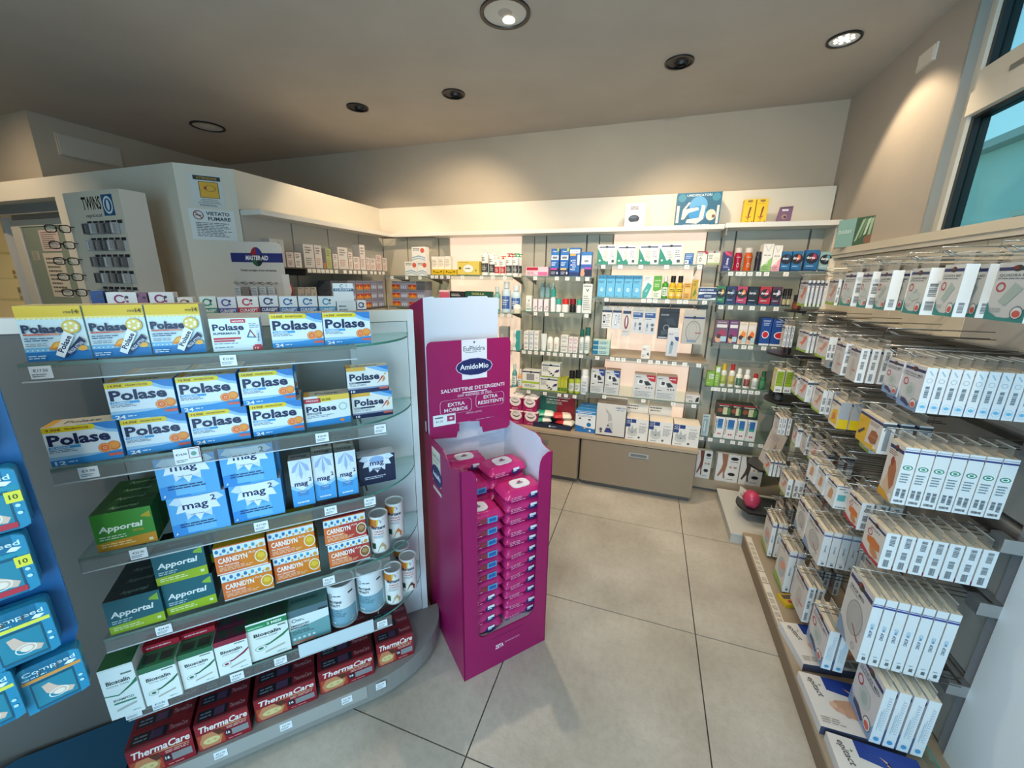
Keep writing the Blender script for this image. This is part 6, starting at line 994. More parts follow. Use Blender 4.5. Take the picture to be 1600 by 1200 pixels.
gput('am', lambda: carton(0.123, 0.137, 0.08, 'dfe9ea', am, side='5f8a8e', top='54807c', tprims=[('l', 0.1, 0.3, 0.9, 0.7, 1, '3c5c58')]).build('supplement_box'), -0.162, -0.048, -1.277, 5, 'grey-teal amino acid box on the lowest glass shelf', 'box', GG)
# base: heat wraps
def TH(h): return [('r', 0, 0.93, 1, 1, '5c0c18'), ('T', 'ThermaCare', 0.52, 0.74, 0.90, 0.22, 'ece4e0', 0, 0.2, 0.025), ('p', [(0.3, 0.6), (0.95, 0.56), (0.95, 0.58), (0.6, 0.62)], 'd8a070'), ('p', [(0.02, 0.05), (0.5, 0.05), (0.48, 0.56), (0.02, 0.56)], 'b0482c'), ('p', [(0.08, 0.05), (0.40, 0.05), (0.46, 0.3), (0.38, 0.56), (0.12, 0.56), (0.04, 0.3)], 'c8845c'), ('e', 0.26, 0.27, 0.17, 0.13, 'dcc890'), ('o', 0.26, 0.27, 0.17, 0.13, 0.1, 'b89a58'), ('e', 0.2, 0.27, 0.03, 0.04, 'c8b070'), ('e', 0.32, 0.27, 0.03, 0.04, 'c8b070'),
        ('p', [(0.3, 0.56), (0.46, 0.56), (0.50, 0.4), (0.4, 0.36)], '5a2c20'), ('r', 0.52, 0.20, 0.62, 0.42, '1c2430'), ('T', '16', 0.57, 0.32, 0.07, 0.1, 'f0ece8', 0, 0, 0.03), ('r', 0.64, 0.18, 0.96, 0.40, '8a8a8c'), ('l', 0.56, 0.46, 0.96, 0.56, 2, 'e8b8b0'), ('l', 0.56, 0.06, 0.9, 0.12, 1, 'd89090')]
THT = [('r', 0.06, 0.12, 0.62, 0.75, '14161f'), ('r', 0.36, 0.18, 0.55, 0.7, '4a3450'), ('l', 0.1, 0.2, 0.32, 0.65, 2, '6c7484'), ('T', 'ThermaCare', 0.8, 0.45, 0.3, 0.3, 'a88088', 0, 0.2)]
for k, (u0, u1, n, h) in enumerate(((-0.615, -0.459, -1.255, 0.122), (-0.456, -0.311, -1.26, 0.112), (-0.301, -0.112, -1.277, 0.10), (-0.104, 0.087, -1.285, 0.105), (0.099, 0.242, -1.30, 0.115))):
    w = u1 - u0
    for q in range(4):
        if k == 4 and q > 2: continue
        gput('th%d' % k, (lambda w=w, h=h: carton(w - 0.003, h, 0.052, '8e1424', TH(h), side='5c0c18', top='6a0f1c', tprims=THT).build('heat_wrap_box')), u0, u1, n, 0, 'dark red heat wrap box, %s column from the left on the base, %s' % (nth(k), ('front one', 'second back', 'third back', 'last back')[q]), 'box', 'heat wrap boxes on the base', 0, 0.0535 * q)

# rear top shelf of the display, with toothpaste boxes showing over the top
rt = empty('rear_shelf', GP(0, NB_, 1.392), GA46); tag(rt, 'white rear shelf behind the top rail of the display', 'shelf')
MB().box(-0.62, 0.33, 0.036, 0.24, -0.02, 0, M_WHITE).build('board', rt)
def cs(w, h, c, base='e9edf0'): return lambda: carton(w - 0.002, h, 0.05, base, [('r', 0, 0.56, 1, 0.72, c), ('T', 'CURASEPT', 0.5, 0.645, 0.86, 0.085, 'f4f6f8', 0, 0, 0.02), ('o', 0.42, 0.86, 0.095 * h / w, 0.095, 0.36, c), ('r', 0.45, 0.82, 0.58, 0.90, base), ('c', 0.66, 0.90, 0.03, '3c3c44'), ('c', 0.66, 0.81, 0.022, c)]).build('toothpaste_box')
for k, (u0, u1, zt, c, b, d) in enumerate(((-0.566, -0.536, 1.54, '1c3c7c', '1c3c7c', 'navy toothpaste box'), (-0.532, -0.461, 1.537, '8c2c6c', 'e6e6e8', 'white box with a plum C'), (-0.458, -0.437, 1.535, '8a5a7c', '8a5a7c', 'narrow mauve box'), (-0.434, -0.372, 1.537, '8c2c6c', 'e6e6e8', 'second white box with a plum C'), (-0.366, -0.325, 1.521, 'a86a4c', 'e6e2dc', 'small white box with a brown C'),
        (-0.309, -0.264, 1.523, '2c8a6c', 'dfe8e4', 'white and green toothpaste box'), (-0.262, -0.210, 1.521, '4a4c9c', 'e0e2ee', 'white and violet toothpaste box'), (-0.208, -0.146, 1.523, 'c02440', 'eeeaea', 'white and red toothpaste box'), (-0.144, -0.087, 1.525, '1c2c6c', 'dfe2e8', 'white and navy toothpaste box'), (-0.085, -0.028, 1.522, '1c68ac', 'e2eaf0', 'white and blue toothpaste box, left one'), (-0.026, 0.037, 1.522, '1c68ac', 'e2eaf0', 'white and blue toothpaste box, right one'), (0.039, 0.098, 1.521, '2c94c4', 'e2ecf0', 'white and light blue toothpaste box'))):
    o = cs(u1 - u0, zt - 1.393, c, b)(); o.location = GP((u0 + u1) / 2, -1.625, 1.3925); o.rotation_euler = (0, 0, GA46); tag(o, d + ', %s from the left in the row above the display top' % nth(k), 'box', 'toothpaste boxes behind the display top')
for q, (h, z) in enumerate(((0.11, 1.3925), (0.065, 1.503))):
    o = (carton(0.066, h, 0.05, 'dfeaf0', [('r', 0.1, 0.45, 0.75, 0.6, '3c7490'), ('l', 0.1, 0.66, 0.6, 0.9, 2, '6a8898')]).build('mouthwash_box') if q == 0 else cs(0.07, h, '1c5c84')()); o.location = GP(0.133 - 0.006 * q, -1.62, z); o.rotation_euler = (0, 0, GA46)
    tag(o, ('pale blue box under the tallest toothpaste box', 'white and dark blue toothpaste box topping the tallest pile')[q], 'box', 'toothpaste boxes behind the display top')
o = cs(0.034, 0.112, '2c3c7c')(); o.location = GP(0.187, -1.62, 1.3925); o.rotation_euler = (0, 0, GA46); tag(o, 'last small white and navy toothpaste box at the right of the row', 'box', 'toothpaste boxes behind the display top')

# ================================================================== magenta card display
PA = math.radians(48.8); PU = (math.cos(PA), math.sin(PA)); PV = (-math.sin(PA), math.cos(PA))
def PP(x, y, z=0.0): return (-0.565 + PU[0] * x + PV[0] * y, 1.12 + PU[1] * x + PV[1] * y, z)
pd = empty('card_display', PP(0, 0), PA); tag(pd, 'tall magenta cardboard floor display filled with packs of wet wipes', 'display stand')
MG = mat(MAG, 0.4); MGS = mat('8c0c58', 0.5); CW = mat('d5d9e6', 0.6)
Wd, Dp = 0.395, 0.40
def panel(pts, org, ax, th, mo, mi, name):
    """thick card panel: pts (a, z) in the plane through org with in-plane axis ax; mo outer face"""
    nx, ny = -ax[1], ax[0]; n = len(pts)
    A = [(org[0] + ax[0] * a, org[1] + ax[1] * a, z) for a, z in pts]; B = [(x + nx * th, y + ny * th, z) for x, y, z in A]
    m = MB(); m.add(A, [tuple(range(n))], mo); m.add(B, [tuple(reversed(range(n)))], mi)
    m.add(A + B, [(i, n + i, n + (i + 1) % n, (i + 1) % n) for i in range(n)], mo); return m.build(name, pd)
fp = [(0, 0), (Wd, 0), (Wd, 0.935), (Wd - 0.02, 0.936), (Wd - 0.045, 0.92), (Wd - 0.055, 0.90), (Wd - 0.06, 0.86), (Wd - 0.061, 0.22), (Wd - 0.07, 0.192), (Wd - 0.09, 0.18)] + [(0.09, 0.18), (0.072, 0.19), (0.064, 0.21), (0.064, 0.88), (0.06, 0.912), (0.045, 0.933), (0.02, 0.939), (0, 0.939)]
panel(fp, (0, 0), (1, 0), 0.005, MG, CW, 'front_panel')
side = [(0, 0.0), (Dp, 0.0), (Dp, 0.955), (0.25, 0.957), (0.17, 0.957), (0.13, 0.935), (0.10, 0.915), (0.08, 0.92), (0.05, 0.934), (0, 0.939)]
panel([(Dp - a, z) for a, z in side], (0, Dp), (0, -1), 0.005, MG, CW, 'side_panel')
panel([(a, z) for a, z in [(0, 0), (Dp, 0), (Dp, 0.958), (0.3, 0.957), (0.12, 0.972), (0.08, 0.962), (0.07, 0.945), (0.04, 0.936), (0, 0.934)]], (Wd, 0), (0, 1), 0.005, MG, CW, 'side_panel')
panel([(0.005, 0), (Wd - 0.005, 0), (Wd - 0.005, 1.0), (0.005, 1.0)], (0, Dp - 0.011), (1, 0), 0.005, CW, MG, 'back_panel')
MB().box(0.006, Wd - 0.006, 0.01, Dp - 0.012, 0.15, 0.158, CW).build('floor_panel', pd)
hd = MB(); hd.quad([(0.008, 0.362, 0.9), (0.338, 0.362, 0.9), (0.338, 0.362, 1.516), (0.29, 0.362, 1.516), (0.285, 0.362, 1.522), (0.20, 0.362, 1.522), (0.195, 0.362, 1.517), (0.055, 0.362, 1.517), (0.05, 0.362, 1.522), (0.008, 0.362, 1.518)], CW)
hd.quad([(0.008, 0.362, 0.9), (0.008, 0.362, 1.518), (0.008, 0.56, 1.475), (0.008, 0.56, 0.9)], MGS)
hd.quad([(0.338, 0.56, 0.9), (0.338, 0.56, 1.46), (0.338, 0.362, 1.516), (0.338, 0.362, 0.9)], MGS)
hd.quad([(0.338, 0.56, 0.9), (0.008, 0.56, 0.9), (0.008, 0.56, 1.475), (0.338, 0.56, 1.46)], MGS)
hd.box(0.008, 0.338, 0.402, 0.56, 0.0, 0.9, MGS); hd.build('rear_box', pd)
w, h = 0.378, 0.418; bd = MB()
bpts = [(0.0, 0.03), (0.30, 0.0), (0.31, 0.0), (0.325, 0.06), (0.345, 0.065), (0.345, 0.16), (0.60, 0.135), (0.605, 0.07), (0.63, 0.065), (0.645, 0.0), (0.97, 0.0), (1.0, 0.03), (1.0, 0.95), (0.985, 0.985), (0.955, 1.0), (0.045, 1.0), (0.015, 0.985), (0.0, 0.95)]
bd.prism([(0, 0), (0.001, 0), (0.001, 0.001)], 0, 0.001, MG)
A_ = [(x * w, 0.318, 0.932 + y * h) for x, y in bpts]; B_ = [(x, y + 0.004, z) for x, y, z in A_]; nn_ = len(A_)
bd = MB().add(A_, [tuple(range(nn_))], MG).add(B_, [tuple(reversed(range(nn_)))], CW).add(A_ + B_, [(i, nn_ + i, nn_ + (i + 1) % nn_, (i + 1) % nn_) for i in range(nn_)], MG)
bprims = [('r', 0.39, 0.46, 0.695, 1.0, 'e8e6ee'), ('T', 'EuPhidra', 0.54, 0.91, 0.26, 0.05, '5a6a78'), ('p', [(0.54, 0.955), (0.525, 0.975), (0.54, 0.985), (0.555, 0.975)], '5a6a78'), ('l', 0.43, 0.865, 0.66, 0.88, 1, '8a96a0'),
    ('r', 0.39, 0.60, 0.695, 0.64, 'e8e6ee'), ('r', 0.385, 0.47, 0.70, 0.60, MAG), ('e', 0.54, 0.725, 0.225, 0.092, 'd9c8e0'), ('e', 0.54, 0.725, 0.217, 0.086, '1b2560'), ('T', 'AmidoMio', 0.54, 0.728, 0.345, 0.055, 'f0f2f8', 0, 0, 0.014),
    ('T', 'SALVIETTINE DETERGENTI', 0.53, 0.505, 0.78, 0.038, 'ecdfe8', 0, 0, 0.014), ('T', 'con estratto di riso', 0.54, 0.445, 0.42, 0.036, 'e0c0d4'), ('T', 'EXTRA', 0.315, 0.36, 0.2, 0.038, 'ecdfe8', 0, 0, 0.014), ('T', 'MORBIDE', 0.31, 0.305, 0.28, 0.038, 'ecdfe8', 0, 0, 0.014), ('T', 'EXTRA', 0.74, 0.39, 0.18, 0.038, 'ecdfe8', 0, 0, 0.014), ('T', 'RESISTENTI', 0.74, 0.335, 0.32, 0.038, 'ecdfe8', 0, 0, 0.014), ('T', 'SENZA ALCOL', 0.53, 0.245, 0.2, 0.018, 'd8a8c4'),
    ('r', 0.04, 0.155, 0.30, 0.27, 'e6ebf0'), ('T', '€1,70', 0.11, 0.20, 0.08, 0.022, '33343c'), ('l', 0.06, 0.225, 0.18, 0.255, 1, '6a7078'), ('r', 0.2, 0.19, 0.29, 0.25, 'a83464'), ('e', 0.245, 0.22, 0.018, 0.012, 'f0e0e8'), ('T', 'euphidra.com', 0.40, 0.155, 0.16, 0.016, 'd8a8c4'), ('l', 0.55, 0.15, 0.78, 0.165, 1, 'c88ab0')]
def rounded_outline(x0, y0, x1, y1, r, c):
    q = []; t = 0.006
    for (cx, cy, a) in ((x1 - r, y1 - r, 0), (x0 + r, y1 - r, 90), (x0 + r, y0 + r, 180), (x1 - r, y0 + r, 270)):
        for k in range(4): q.append((cx + r * math.cos(math.radians(a + 30 * k)), cy + r * math.sin(math.radians(a + 30 * k))))
    cxm, cym = (x0 + x1) / 2, (y0 + y1) / 2
    return [('p', [q[i], q[(i + 1) % len(q)], tuple(a + (b - a) * t / (x1 - x0) * 2 for a, b in zip(q[(i + 1) % len(q)], (cxm, cym))), tuple(a + (b - a) * t / (x1 - x0) * 2 for a, b in zip(q[i], (cxm, cym)))], c) for i in range(len(q))]
bd.art(w, h, bprims + rounded_outline(0.12, 0.265, 0.495, 0.41, 0.035, 'd8a8c4') + rounded_outline(0.545, 0.29, 0.91, 0.43, 0.035, 'd8a8c4'), lambda x, y, e: (x, 0.318 - e, 0.932 + y)); bd.build('header_board', pd)
# left side logo
MB().art(0.10, 0.20, [('r', 0, 0.02, 1, 0.98, 'd9d4c4'), ('T', 'EuPhidra', 0.5, 0.82, 0.8, 0.09, '6a7a7c'), ('l', 0.1, 0.68, 0.9, 0.73, 1, '8a968c'), ('r', -0.05, 0.10, 1.05, 0.22, MAG), ('e', 0.5, 0.40, 0.62, 0.23, '1b2560'), ('T', 'AmidoMio', 0.5, 0.40, 0.9, 0.12, 'e8ecf4', 0, 0, 0.03)], lambda x, y, e: (-0.0005 - e, 0.30 - x, 0.73 + y)).build('side_label', pd)
MB().art(0.3, 0.1, [('T', 'ZETA', 0.37, 0.36, 0.13, 0.2, 'f0e4ec', 0, 0, 0.03), ('T', 'Farmaceutici S.p.A.', 0.58, 0.42, 0.24, 0.1, 'e0b8d0'), ('r', 0.25, 0.86, 0.75, 0.9, '7c0a4c')], lambda x, y, e: (0.05 + x, -e, 0.06 + y)).build('front_print', pd)
# wipes packs
MW = mat('c02a74', 0.2); MW2 = mat('a01258', 0.25)
def wipes(side_logo):
    def f():
        w_, d_, h_ = 0.186, 0.125, 0.050
        m = pillow(w_, d_, h_, MW, MW, 1.0, 14, 0.3)
        m.art(0.15, 0.036, [('r', 0.62, 0.15, 0.90, 0.85, '4a9cd0') if side_logo else ('e', 0.7, 0.5, 0.15, 0.36, '1b2560'), ('r', 0.42, 0.2, 0.62, 0.8, '8a3040') if side_logo else ('r', 0.62, 0.6, 0.82, 0.9, 'e8ecf4'), ('l', 0.02, 0.2, 0.5, 0.8, 3, 'e490b8'), ('r', 0.66, 0.3, 0.86, 0.7, '2c5c9c') if side_logo else ('l', 0.62, 0.4, 0.8, 0.6, 1, 'e8ecf4')],
              lambda x, y, e: (x - 0.075, -0.0012 - e * 3, 0.007 + y))
        o = m.build('wipes_pack')
        n = 18; L = MB(); pts = []
        for k in range(n):
            a = 2 * PI * k / n; cx, cy = math.cos(a), math.sin(a)
            pts.append((0.042 * abs(cx) ** 0.6 * (1 if cx > 0 else -1), d_ / 2 + 0.032 * abs(cy) ** 0.6 * (1 if cy > 0 else -1)))
        L.prism(pts, h_ + 0.0005, h_ + 0.0045, mat('e9e6ea', 0.3))
        L.art(0.04, 0.03, [('e', 0.5, 0.45, 0.4, 0.25, '1b2560'), ('T', 'AmidoMio', 0.5, 0.45, 0.7, 0.16, 'f0f2f8'), ('r', 0.4, 0.7, 0.75, 0.98, 'b83060')], lambda x, y, e: (x - 0.02, d_ / 2 - 0.015 + y, h_ + 0.0046 + e))
        L.build('lid', o); return o
    return f
rr = random.Random(3)
zc = 0.1595
for k in range(11):
    x, y, z = PP(0.098, 0.018 + rr.uniform(0, 0.006), zc + 0.0515 * k)
    o = inst('wipA' if k > 3 else 'wipB', wipes(k > 3), (x, y, z), PA + rr.uniform(-0.05, 0.05), 'magenta wet wipes pack, %s from the bottom of the left front column in the card display' % nth(k), 'wipes', 'wet wipes packs in the magenta display')
for k in range(12):
    x, y, z = PP(0.296, 0.022 + rr.uniform(0, 0.01), zc + 0.0515 * k)
    o = inst('wipB', wipes(False), (x, y, z), PA + rr.uniform(-0.08, 0.08), 'magenta wet wipes pack, %s from the bottom of the right front column in the card display' % nth(k), 'wipes', 'wet wipes packs in the magenta display')
for k in range(9, 13):
    if k < 12: x, y, z = PP(0.115, 0.15, zc + 0.0515 * k); inst('wipA', None, (x, y, z), PA + rr.uniform(-0.2, 0.1), 'magenta wet wipes pack, %s from the bottom of the middle left column' % nth(k), 'wipes', 'wet wipes packs in the magenta display')
    x, y, z = PP(0.285, 0.15, zc + 0.0515 * k); inst('wipB', None, (x, y, z), PA + rr.uniform(-0.15, 0.1), 'magenta wet wipes pack, %s from the bottom of the middle right column' % nth(k), 'wipes', 'wet wipes packs in the magenta display')
for k in range(10, 13):
    x, y, z = PP(0.15, 0.268, zc + 0.0515 * k); inst('wipB', None, (x, y, z), PA + rr.uniform(-0.1, 0.1), 'magenta wet wipes pack, %s from the bottom of the rear column' % nth(k), 'wipes', 'wet wipes packs in the magenta display')

# ================================================================== hanging display on the right wall
hdp = empty('hanging_display', (1.08, 1.9, 0)); tag(hdp, 'cream and grey wall display with rows of hooks full of dressing packs on the right', 'display stand')
def H_(n, m): return m.build(n, hdp, (-1.08, -1.9, 0))
CR = mat('d9cfba', 0.45); CG = mat('a4a29c', 0.45)
H_('top_trim', MB().box(1.045, 1.098, 0.9, 3.09, 1.765, 1.80, CR)); H_('top_trim_edge', MB().box(1.052, 1.098, 0.9, 3.085, 1.745, 1.765, M_CREAM))
YS = [0.9, 1.38, 1.86, 2.34, 2.72, 3.085]
for a, b in zip(YS[:-1], YS[1:]):
    H_('panel', MB().box(1.068, 1.09, a + 0.003, b - 0.003, 1.665, 1.742, CR))
    if a > 1.3:
        H_('panel', MB().box(1.068, 1.09, a + 0.003, b - 0.003, 1.402, 1.655, CR if a > 1.8 else mat('b0aca4', 0.45)))  # nearer panels have their shadow put into the colour as a darker grey
        for z0, z1 in ((1.18, 1.385), (0.935, 1.165), (0.69, 0.915), (0.40, 0.675), (0.10, 0.385)): H_('panel', MB().box(1.068, 1.09, a + 0.003, b - 0.003, z0, z1, CG))
H_('end_post', MB().box(1.062, 1.095, 1.353, 1.392, 0, 1.664, mat('96989c', 0.4)))
H_('end_post', MB().box(1.04, 1.095, 3.07, 3.088, 0.1, 1.745, M_CREAM))
RZ = (1.66, 1.395, 1.172, 0.895, 0.68, 0.375)
for z in RZ:
    y0 = 0.95 if z > 1.6 else 1.36
    r = H_('hook_rail', MB().box(1.03, 1.066, y0, 2.72, z - 0.014, z + 0.006, M_DMETAL).box(1.04, 1.066, y0, 2.72, z + 0.006, z + 0.012, M_METAL))
    if z < 1.6: MB().box(1.005, 1.06, 1.352, 1.3595, z - 0.03, z + 0.012, M_METAL).box(1.005, 1.03, 1.3595, 1.40, z - 0.03, z + 0.012, mat('8c8e90', 0.35, 0.5)).build('rail_end_cap', r)
base = empty('plinth', (0.88, 1.7, 0)); tag(base, 'long taupe plinth along the foot of the hanging display', 'plinth')
MB().box(-0.19, 0.186, -1.0, 0.775, 0.0, 0.085, mat('7d6a55', 0.5)).build('body', base); MB().box(-0.195, 0.186, -1.0, 0.78, 0.085, 0.098, M_TAUPE_L).build('top_board', base)
for a, b in ((0.02, 0.33), (0.34, 0.42), (0.43, 0.74)):
    m = MB().box(-0.189, -0.158, a, b, 0.0982, 0.0992, 'd9d2c6'); n_ = int((b - a) / 0.045)
    for k in range(n_): m.art(0.03, 0.04, [('l', 0.1, 0.1, 0.9, 0.9, 4, '6c665e')], lambda x, y, e, k=k, a=a: (-0.188 + x, a + 0.042 * (k + 1) - y, 0.0992 + e))
    m.build('price_strip', base)
fb = empty('low_platform', (0.86, 2.79, 0)); tag(fb, 'pale grey low platform at the far end of the hanging display', 'platform')
MB().box(-0.23, 0.20, -0.29, 0.29, 0, 0.06, mat('b4b4ae', 0.5)).build('body', fb); MB().box(-0.235, 0.20, -0.295, 0.295, 0.06, 0.068, mat('c6c6c0', 0.4)).build('top_plate', fb)

NVB = [('r', 0.03, 0.86, 0.97, 0.92, '232c66'), ('e', 0.5, 0.90, 0.13, 0.055, '1b2a26'), ('e', 0.46, 0.915, 0.06, 0.03, '8a1c24')]
def toe(sk): return NVB + [('l', 0.06, 0.66, 0.6, 0.83, 4, '7c7c84'), ('p', [(0.25, 0.30), (0.42, 0.22), (0.62, 0.38), (0.86, 0.62), (0.84, 0.78), (0.62, 0.72), (0.48, 0.46), (0.3, 0.42)], sk), ('e', 0.36, 0.29, 0.1, 0.06, 'f0c8b8'), ('p', [(0, 0), (1, 0), (1, 0.12), (0.5, 0.08), (0, 0.14)], '93b43c')]
def quad(t, bc, pl, extra=()): return NVB + [('T', t, 0.5, 0.78, 0.82, 0.055, '5a6068', 0, 0, 0.01), ('l', 0.08, 0.71, 0.92, 0.745, 1, '6c7078'), ('p', [(0, 0), (1, 0), (1, 0.30), (0.85, 0.12), (0.6, 0.06), (0.35, 0.06), (0.12, 0.14), (0, 0.32)], bc), ('o', 0.22, 0.58, 0.12, 0.085, 0.3, 'b83848')] + list(pl) + [('e', 0.80, 0.16, 0.14, 0.1, 'e8e4e4'), ('e', 0.80, 0.14, 0.10, 0.06, 'd05a4c'), ('o', 0.80, 0.16, 0.15, 0.11, 0.12, '30505c'), ('l', 0.1, 0.14, 0.55, 0.22, 3, 'a0a8ac')] + list(extra)
PLQ = [('p', [(0.2, 0.35), (0.5, 0.55), (0.62, 0.52), (0.3, 0.30)], 'a9b8b4'), ('p', [(0.35, 0.30), (0.68, 0.48), (0.80, 0.44), (0.46, 0.26)], 'b8c4c0'), ('e', 0.5, 0.38, 0.28, 0.08, 'c2ccc8')]
PLR = [('p', [(0.26, 0.34), (0.55, 0.66), (0.78, 0.56), (0.46, 0.26)], 'a8b8b0')]
PLO = [('e', 0.5, 0.42, 0.24, 0.17, 'bcc8c4'), ('e', 0.5, 0.42, 0.14, 0.10, 'a8b8b4')]
FEET = NVB + [('l', 0.08, 0.75, 0.75, 0.84, 3, '8a5a54'), ('p', [(0.30, 0.52), (0.42, 0.66), (0.62, 0.70), (0.80, 0.55), (0.85, 0.3), (0.7, 0.18), (0.5, 0.3), (0.35, 0.4)], 'b06a44'), ('e', 0.45, 0.66, 0.12, 0.08, '9a3c28'), ('p', [(0.15, 0.2), (0.35, 0.42), (0.55, 0.28), (0.75, 0.12), (0.4, 0.1)], 'd8b898'), ('p', [(0, 0), (0.9, 0), (0.6, 0.08), (0, 0.14)], 'd89c1c'), ('c', 0.85, 0.1, 0.05, 'e8e4d8')]
ORG = NVB + [('T', 'SPORT', 0.5, 0.76, 0.5, 0.05, '5a6068', 0, 0.1), ('o', 0.28, 0.62, 0.12, 0.09, 0.28, 'b83848'), ('p', [(0.2, 0.48), (0.5, 0.56), (0.85, 0.52), (0.9, 0.36), (0.6, 0.30), (0.25, 0.34)], 'd0783c'), ('p', [(0.4, 0.30), (0.7, 0.34), (0.92, 0.18), (0.75, 0.10), (0.5, 0.14)], 'c88a5c'), ('p', [(0, 0), (1, 0), (1, 0.1), (0.5, 0.06), (0, 0.16)], 'b02840')]
DRP = NVB + [('T', 'DROP MED', 0.42, 0.77, 0.6, 0.05, '4a5058', 0, 0, 0.01), ('l', 0.08, 0.70, 0.7, 0.735, 1, '8a8e94'), ('e', 0.55, 0.44, 0.32, 0.24, 'b4b4b2'), ('o', 0.55, 0.44, 0.32, 0.24, 0.05, '8e8e8c'), ('o', 0.55, 0.44, 0.2, 0.17, 0.05, 'a0a0a0'), ('p', [(0.52, 0.34), (0.56, 0.35), (0.86, 0.22), (0.84, 0.20)], 'a04450'), ('p', [(0, 0.0), (0.5, 0), (0.1, 0.22), (0, 0.24)], '7c94b4'), ('o', 0.74, 0.1, 0.07, 0.04, 0.2, '8a9098')]
CUT = quad('CUTIFLEX MED', '7f9cc4', PLO, [('p', [(0.18, 0.20), (0.40, 0.20), (0.66, 0.10), (0.60, 0.05), (0.2, 0.12)], '2c3c6c')])
YEL = [('r', 0, 0.86, 1, 0.93, '232c66'), ('e', 0.5, 0.90, 0.12, 0.05, '1b2a26'), ('l', 0.06, 0.72, 0.6, 0.83, 3, '7c7c84'), ('p', [(0.1, 0.1), (0.9, 0.1), (0.8, 0.66), (0.3, 0.6)], 'e0b41c'), ('p', [(0.3, 0.2), (0.7, 0.3), (0.6, 0.52), (0.35, 0.46)], 'c87a3c')]
YEW = [('r', 0, 0.86, 1, 0.94, '232c66'), ('p', [(0, 0), (0.42, 0), (0.48, 0.86), (0, 0.86)], 'd8ac1c'), ('p', [(0, 0), (1, 0), (0.8, 0.16), (0.4, 0.08)], 'd8ac1c'), ('l', 0.5, 0.70, 0.9, 0.82, 3, '8a7c70'), ('p', [(0.54, 0.26), (0.62, 0.56), (0.80, 0.60), (0.92, 0.5), (0.88, 0.22), (0.7, 0.16)], '9a5c38'), ('p', [(0.56, 0.40), (0.92, 0.42), (0.92, 0.38), (0.56, 0.36)], 'b87c50'), ('c', 0.86, 0.12, 0.06, 'e8e4d8'), ('p', [(0.06, 0.28), (0.3, 0.50), (0.34, 0.44), (0.12, 0.22)], '2c3444')]
SD_BAR = [('b', 0.2, 0.40, 0.75, 0.68, True, '3c4650'), ('b', 0.2, 0.10, 0.75, 0.30, True, '3c4650')]
SD_BAR1 = [('b', 0.25, 0.08, 0.7, 0.28, True, '3c4650')]
SD_BAR3 = [('b', 0.3, 0.70, 0.7, 0.94, True, '3c4650'), ('b', 0.25, 0.40, 0.65, 0.62, True, '3c4650'), ('b', 0.25, 0.06, 0.65, 0.28, False, '3c4650')]
SD_CUT = [('p', [(0.25, 0.92), (0.35, 0.94), (0.75, 0.84), (0.65, 0.82)], '9ab8c8'), ('o', 0.5, 0.72, 0.28, 0.05, 0.15, '7c98ac'), ('b', 0.3, 0.34, 0.7, 0.60, True, '3c4c58'), ('o', 0.5, 0.14, 0.36, 0.09, 0.1, '9cc4dc'), ('c', 0.5, 0.14, 0.035, '5aa8d0'), ('r', 0.25, 0.12, 0.75, 0.16, '6cb4d8')]
SD_FT = [('r', 0, 0.905, 1, 0.935, '2c3a78'), ('r', 0, 0.955, 1, 0.965, '8a92b4'), ('e', 0.5, 0.655, 0.36, 0.042, '2c7a54'), ('e', 0.5, 0.655, 0.27, 0.028, 'd8ecf0'), ('e', 0.5, 0.655, 0.15, 0.015, '2c7a54'), ('l', 0.15, 0.38, 0.85, 0.56, 4, '6c8088'), ('b', 0.15, 0.14, 0.42, 0.28, True, '3c4650'), ('b', 0.55, 0.12, 0.82, 0.28, True, '3c4650'), ('b', 0.15, 0.04, 0.8, 0.08, False, '3c4650')]
SD_ORG = [('b', 0.35, 0.66, 0.75, 0.94, True, '3c4650'), ('b', 0.3, 0.34, 0.7, 0.54, True, '3c4650'), ('b', 0.3, 0.06, 0.7, 0.26, False, '3c4650')]
SD_DRP = [('r', 0, 0.86, 1, 0.885, '2c3a88'), ('r', 0, 0.895, 1, 0.905, '2c3a88'), ('T', 'DROP', 0.5, 0.46, 0.105, 0.016 * 2.2, '24486c', 90, 0, 0.02), ('T', 'MED', 0.5, 0.575, 0.085, 0.016 * 2.2, '7cb0d0', 90), ('b', 0.4, 0.05, 0.75, 0.10, True, '3c4650'), ('l', 0.3, 0.12, 0.8, 0.15, 1, '8aa0ac')]
SD_RUL = [('r', 0.55, 0.25, 0.57, 0.88, '6c98b4')] + [('r', 0.57, 0.26 + 0.045 * k, 0.8, 0.266 + 0.045 * k, '6c98b4') for k in range(14)] + [('r', 0.25, 0.25, 0.29, 0.6, '8cb0c4'), ('r', 0.38, 0.3, 0.41, 0.66, '8cb0c4'), ('e', 0.5, 0.09, 0.24, 0.035, '4a98c8')]
SD_TXT = [('r', 0, 0.80, 1, 0.90, '4a525c'), ('r', 0.35, 0.72, 0.6, 0.76, '3c4046'), ('l', 0.25, 0.3, 0.75, 0.6, 4, 'a8acb4')]
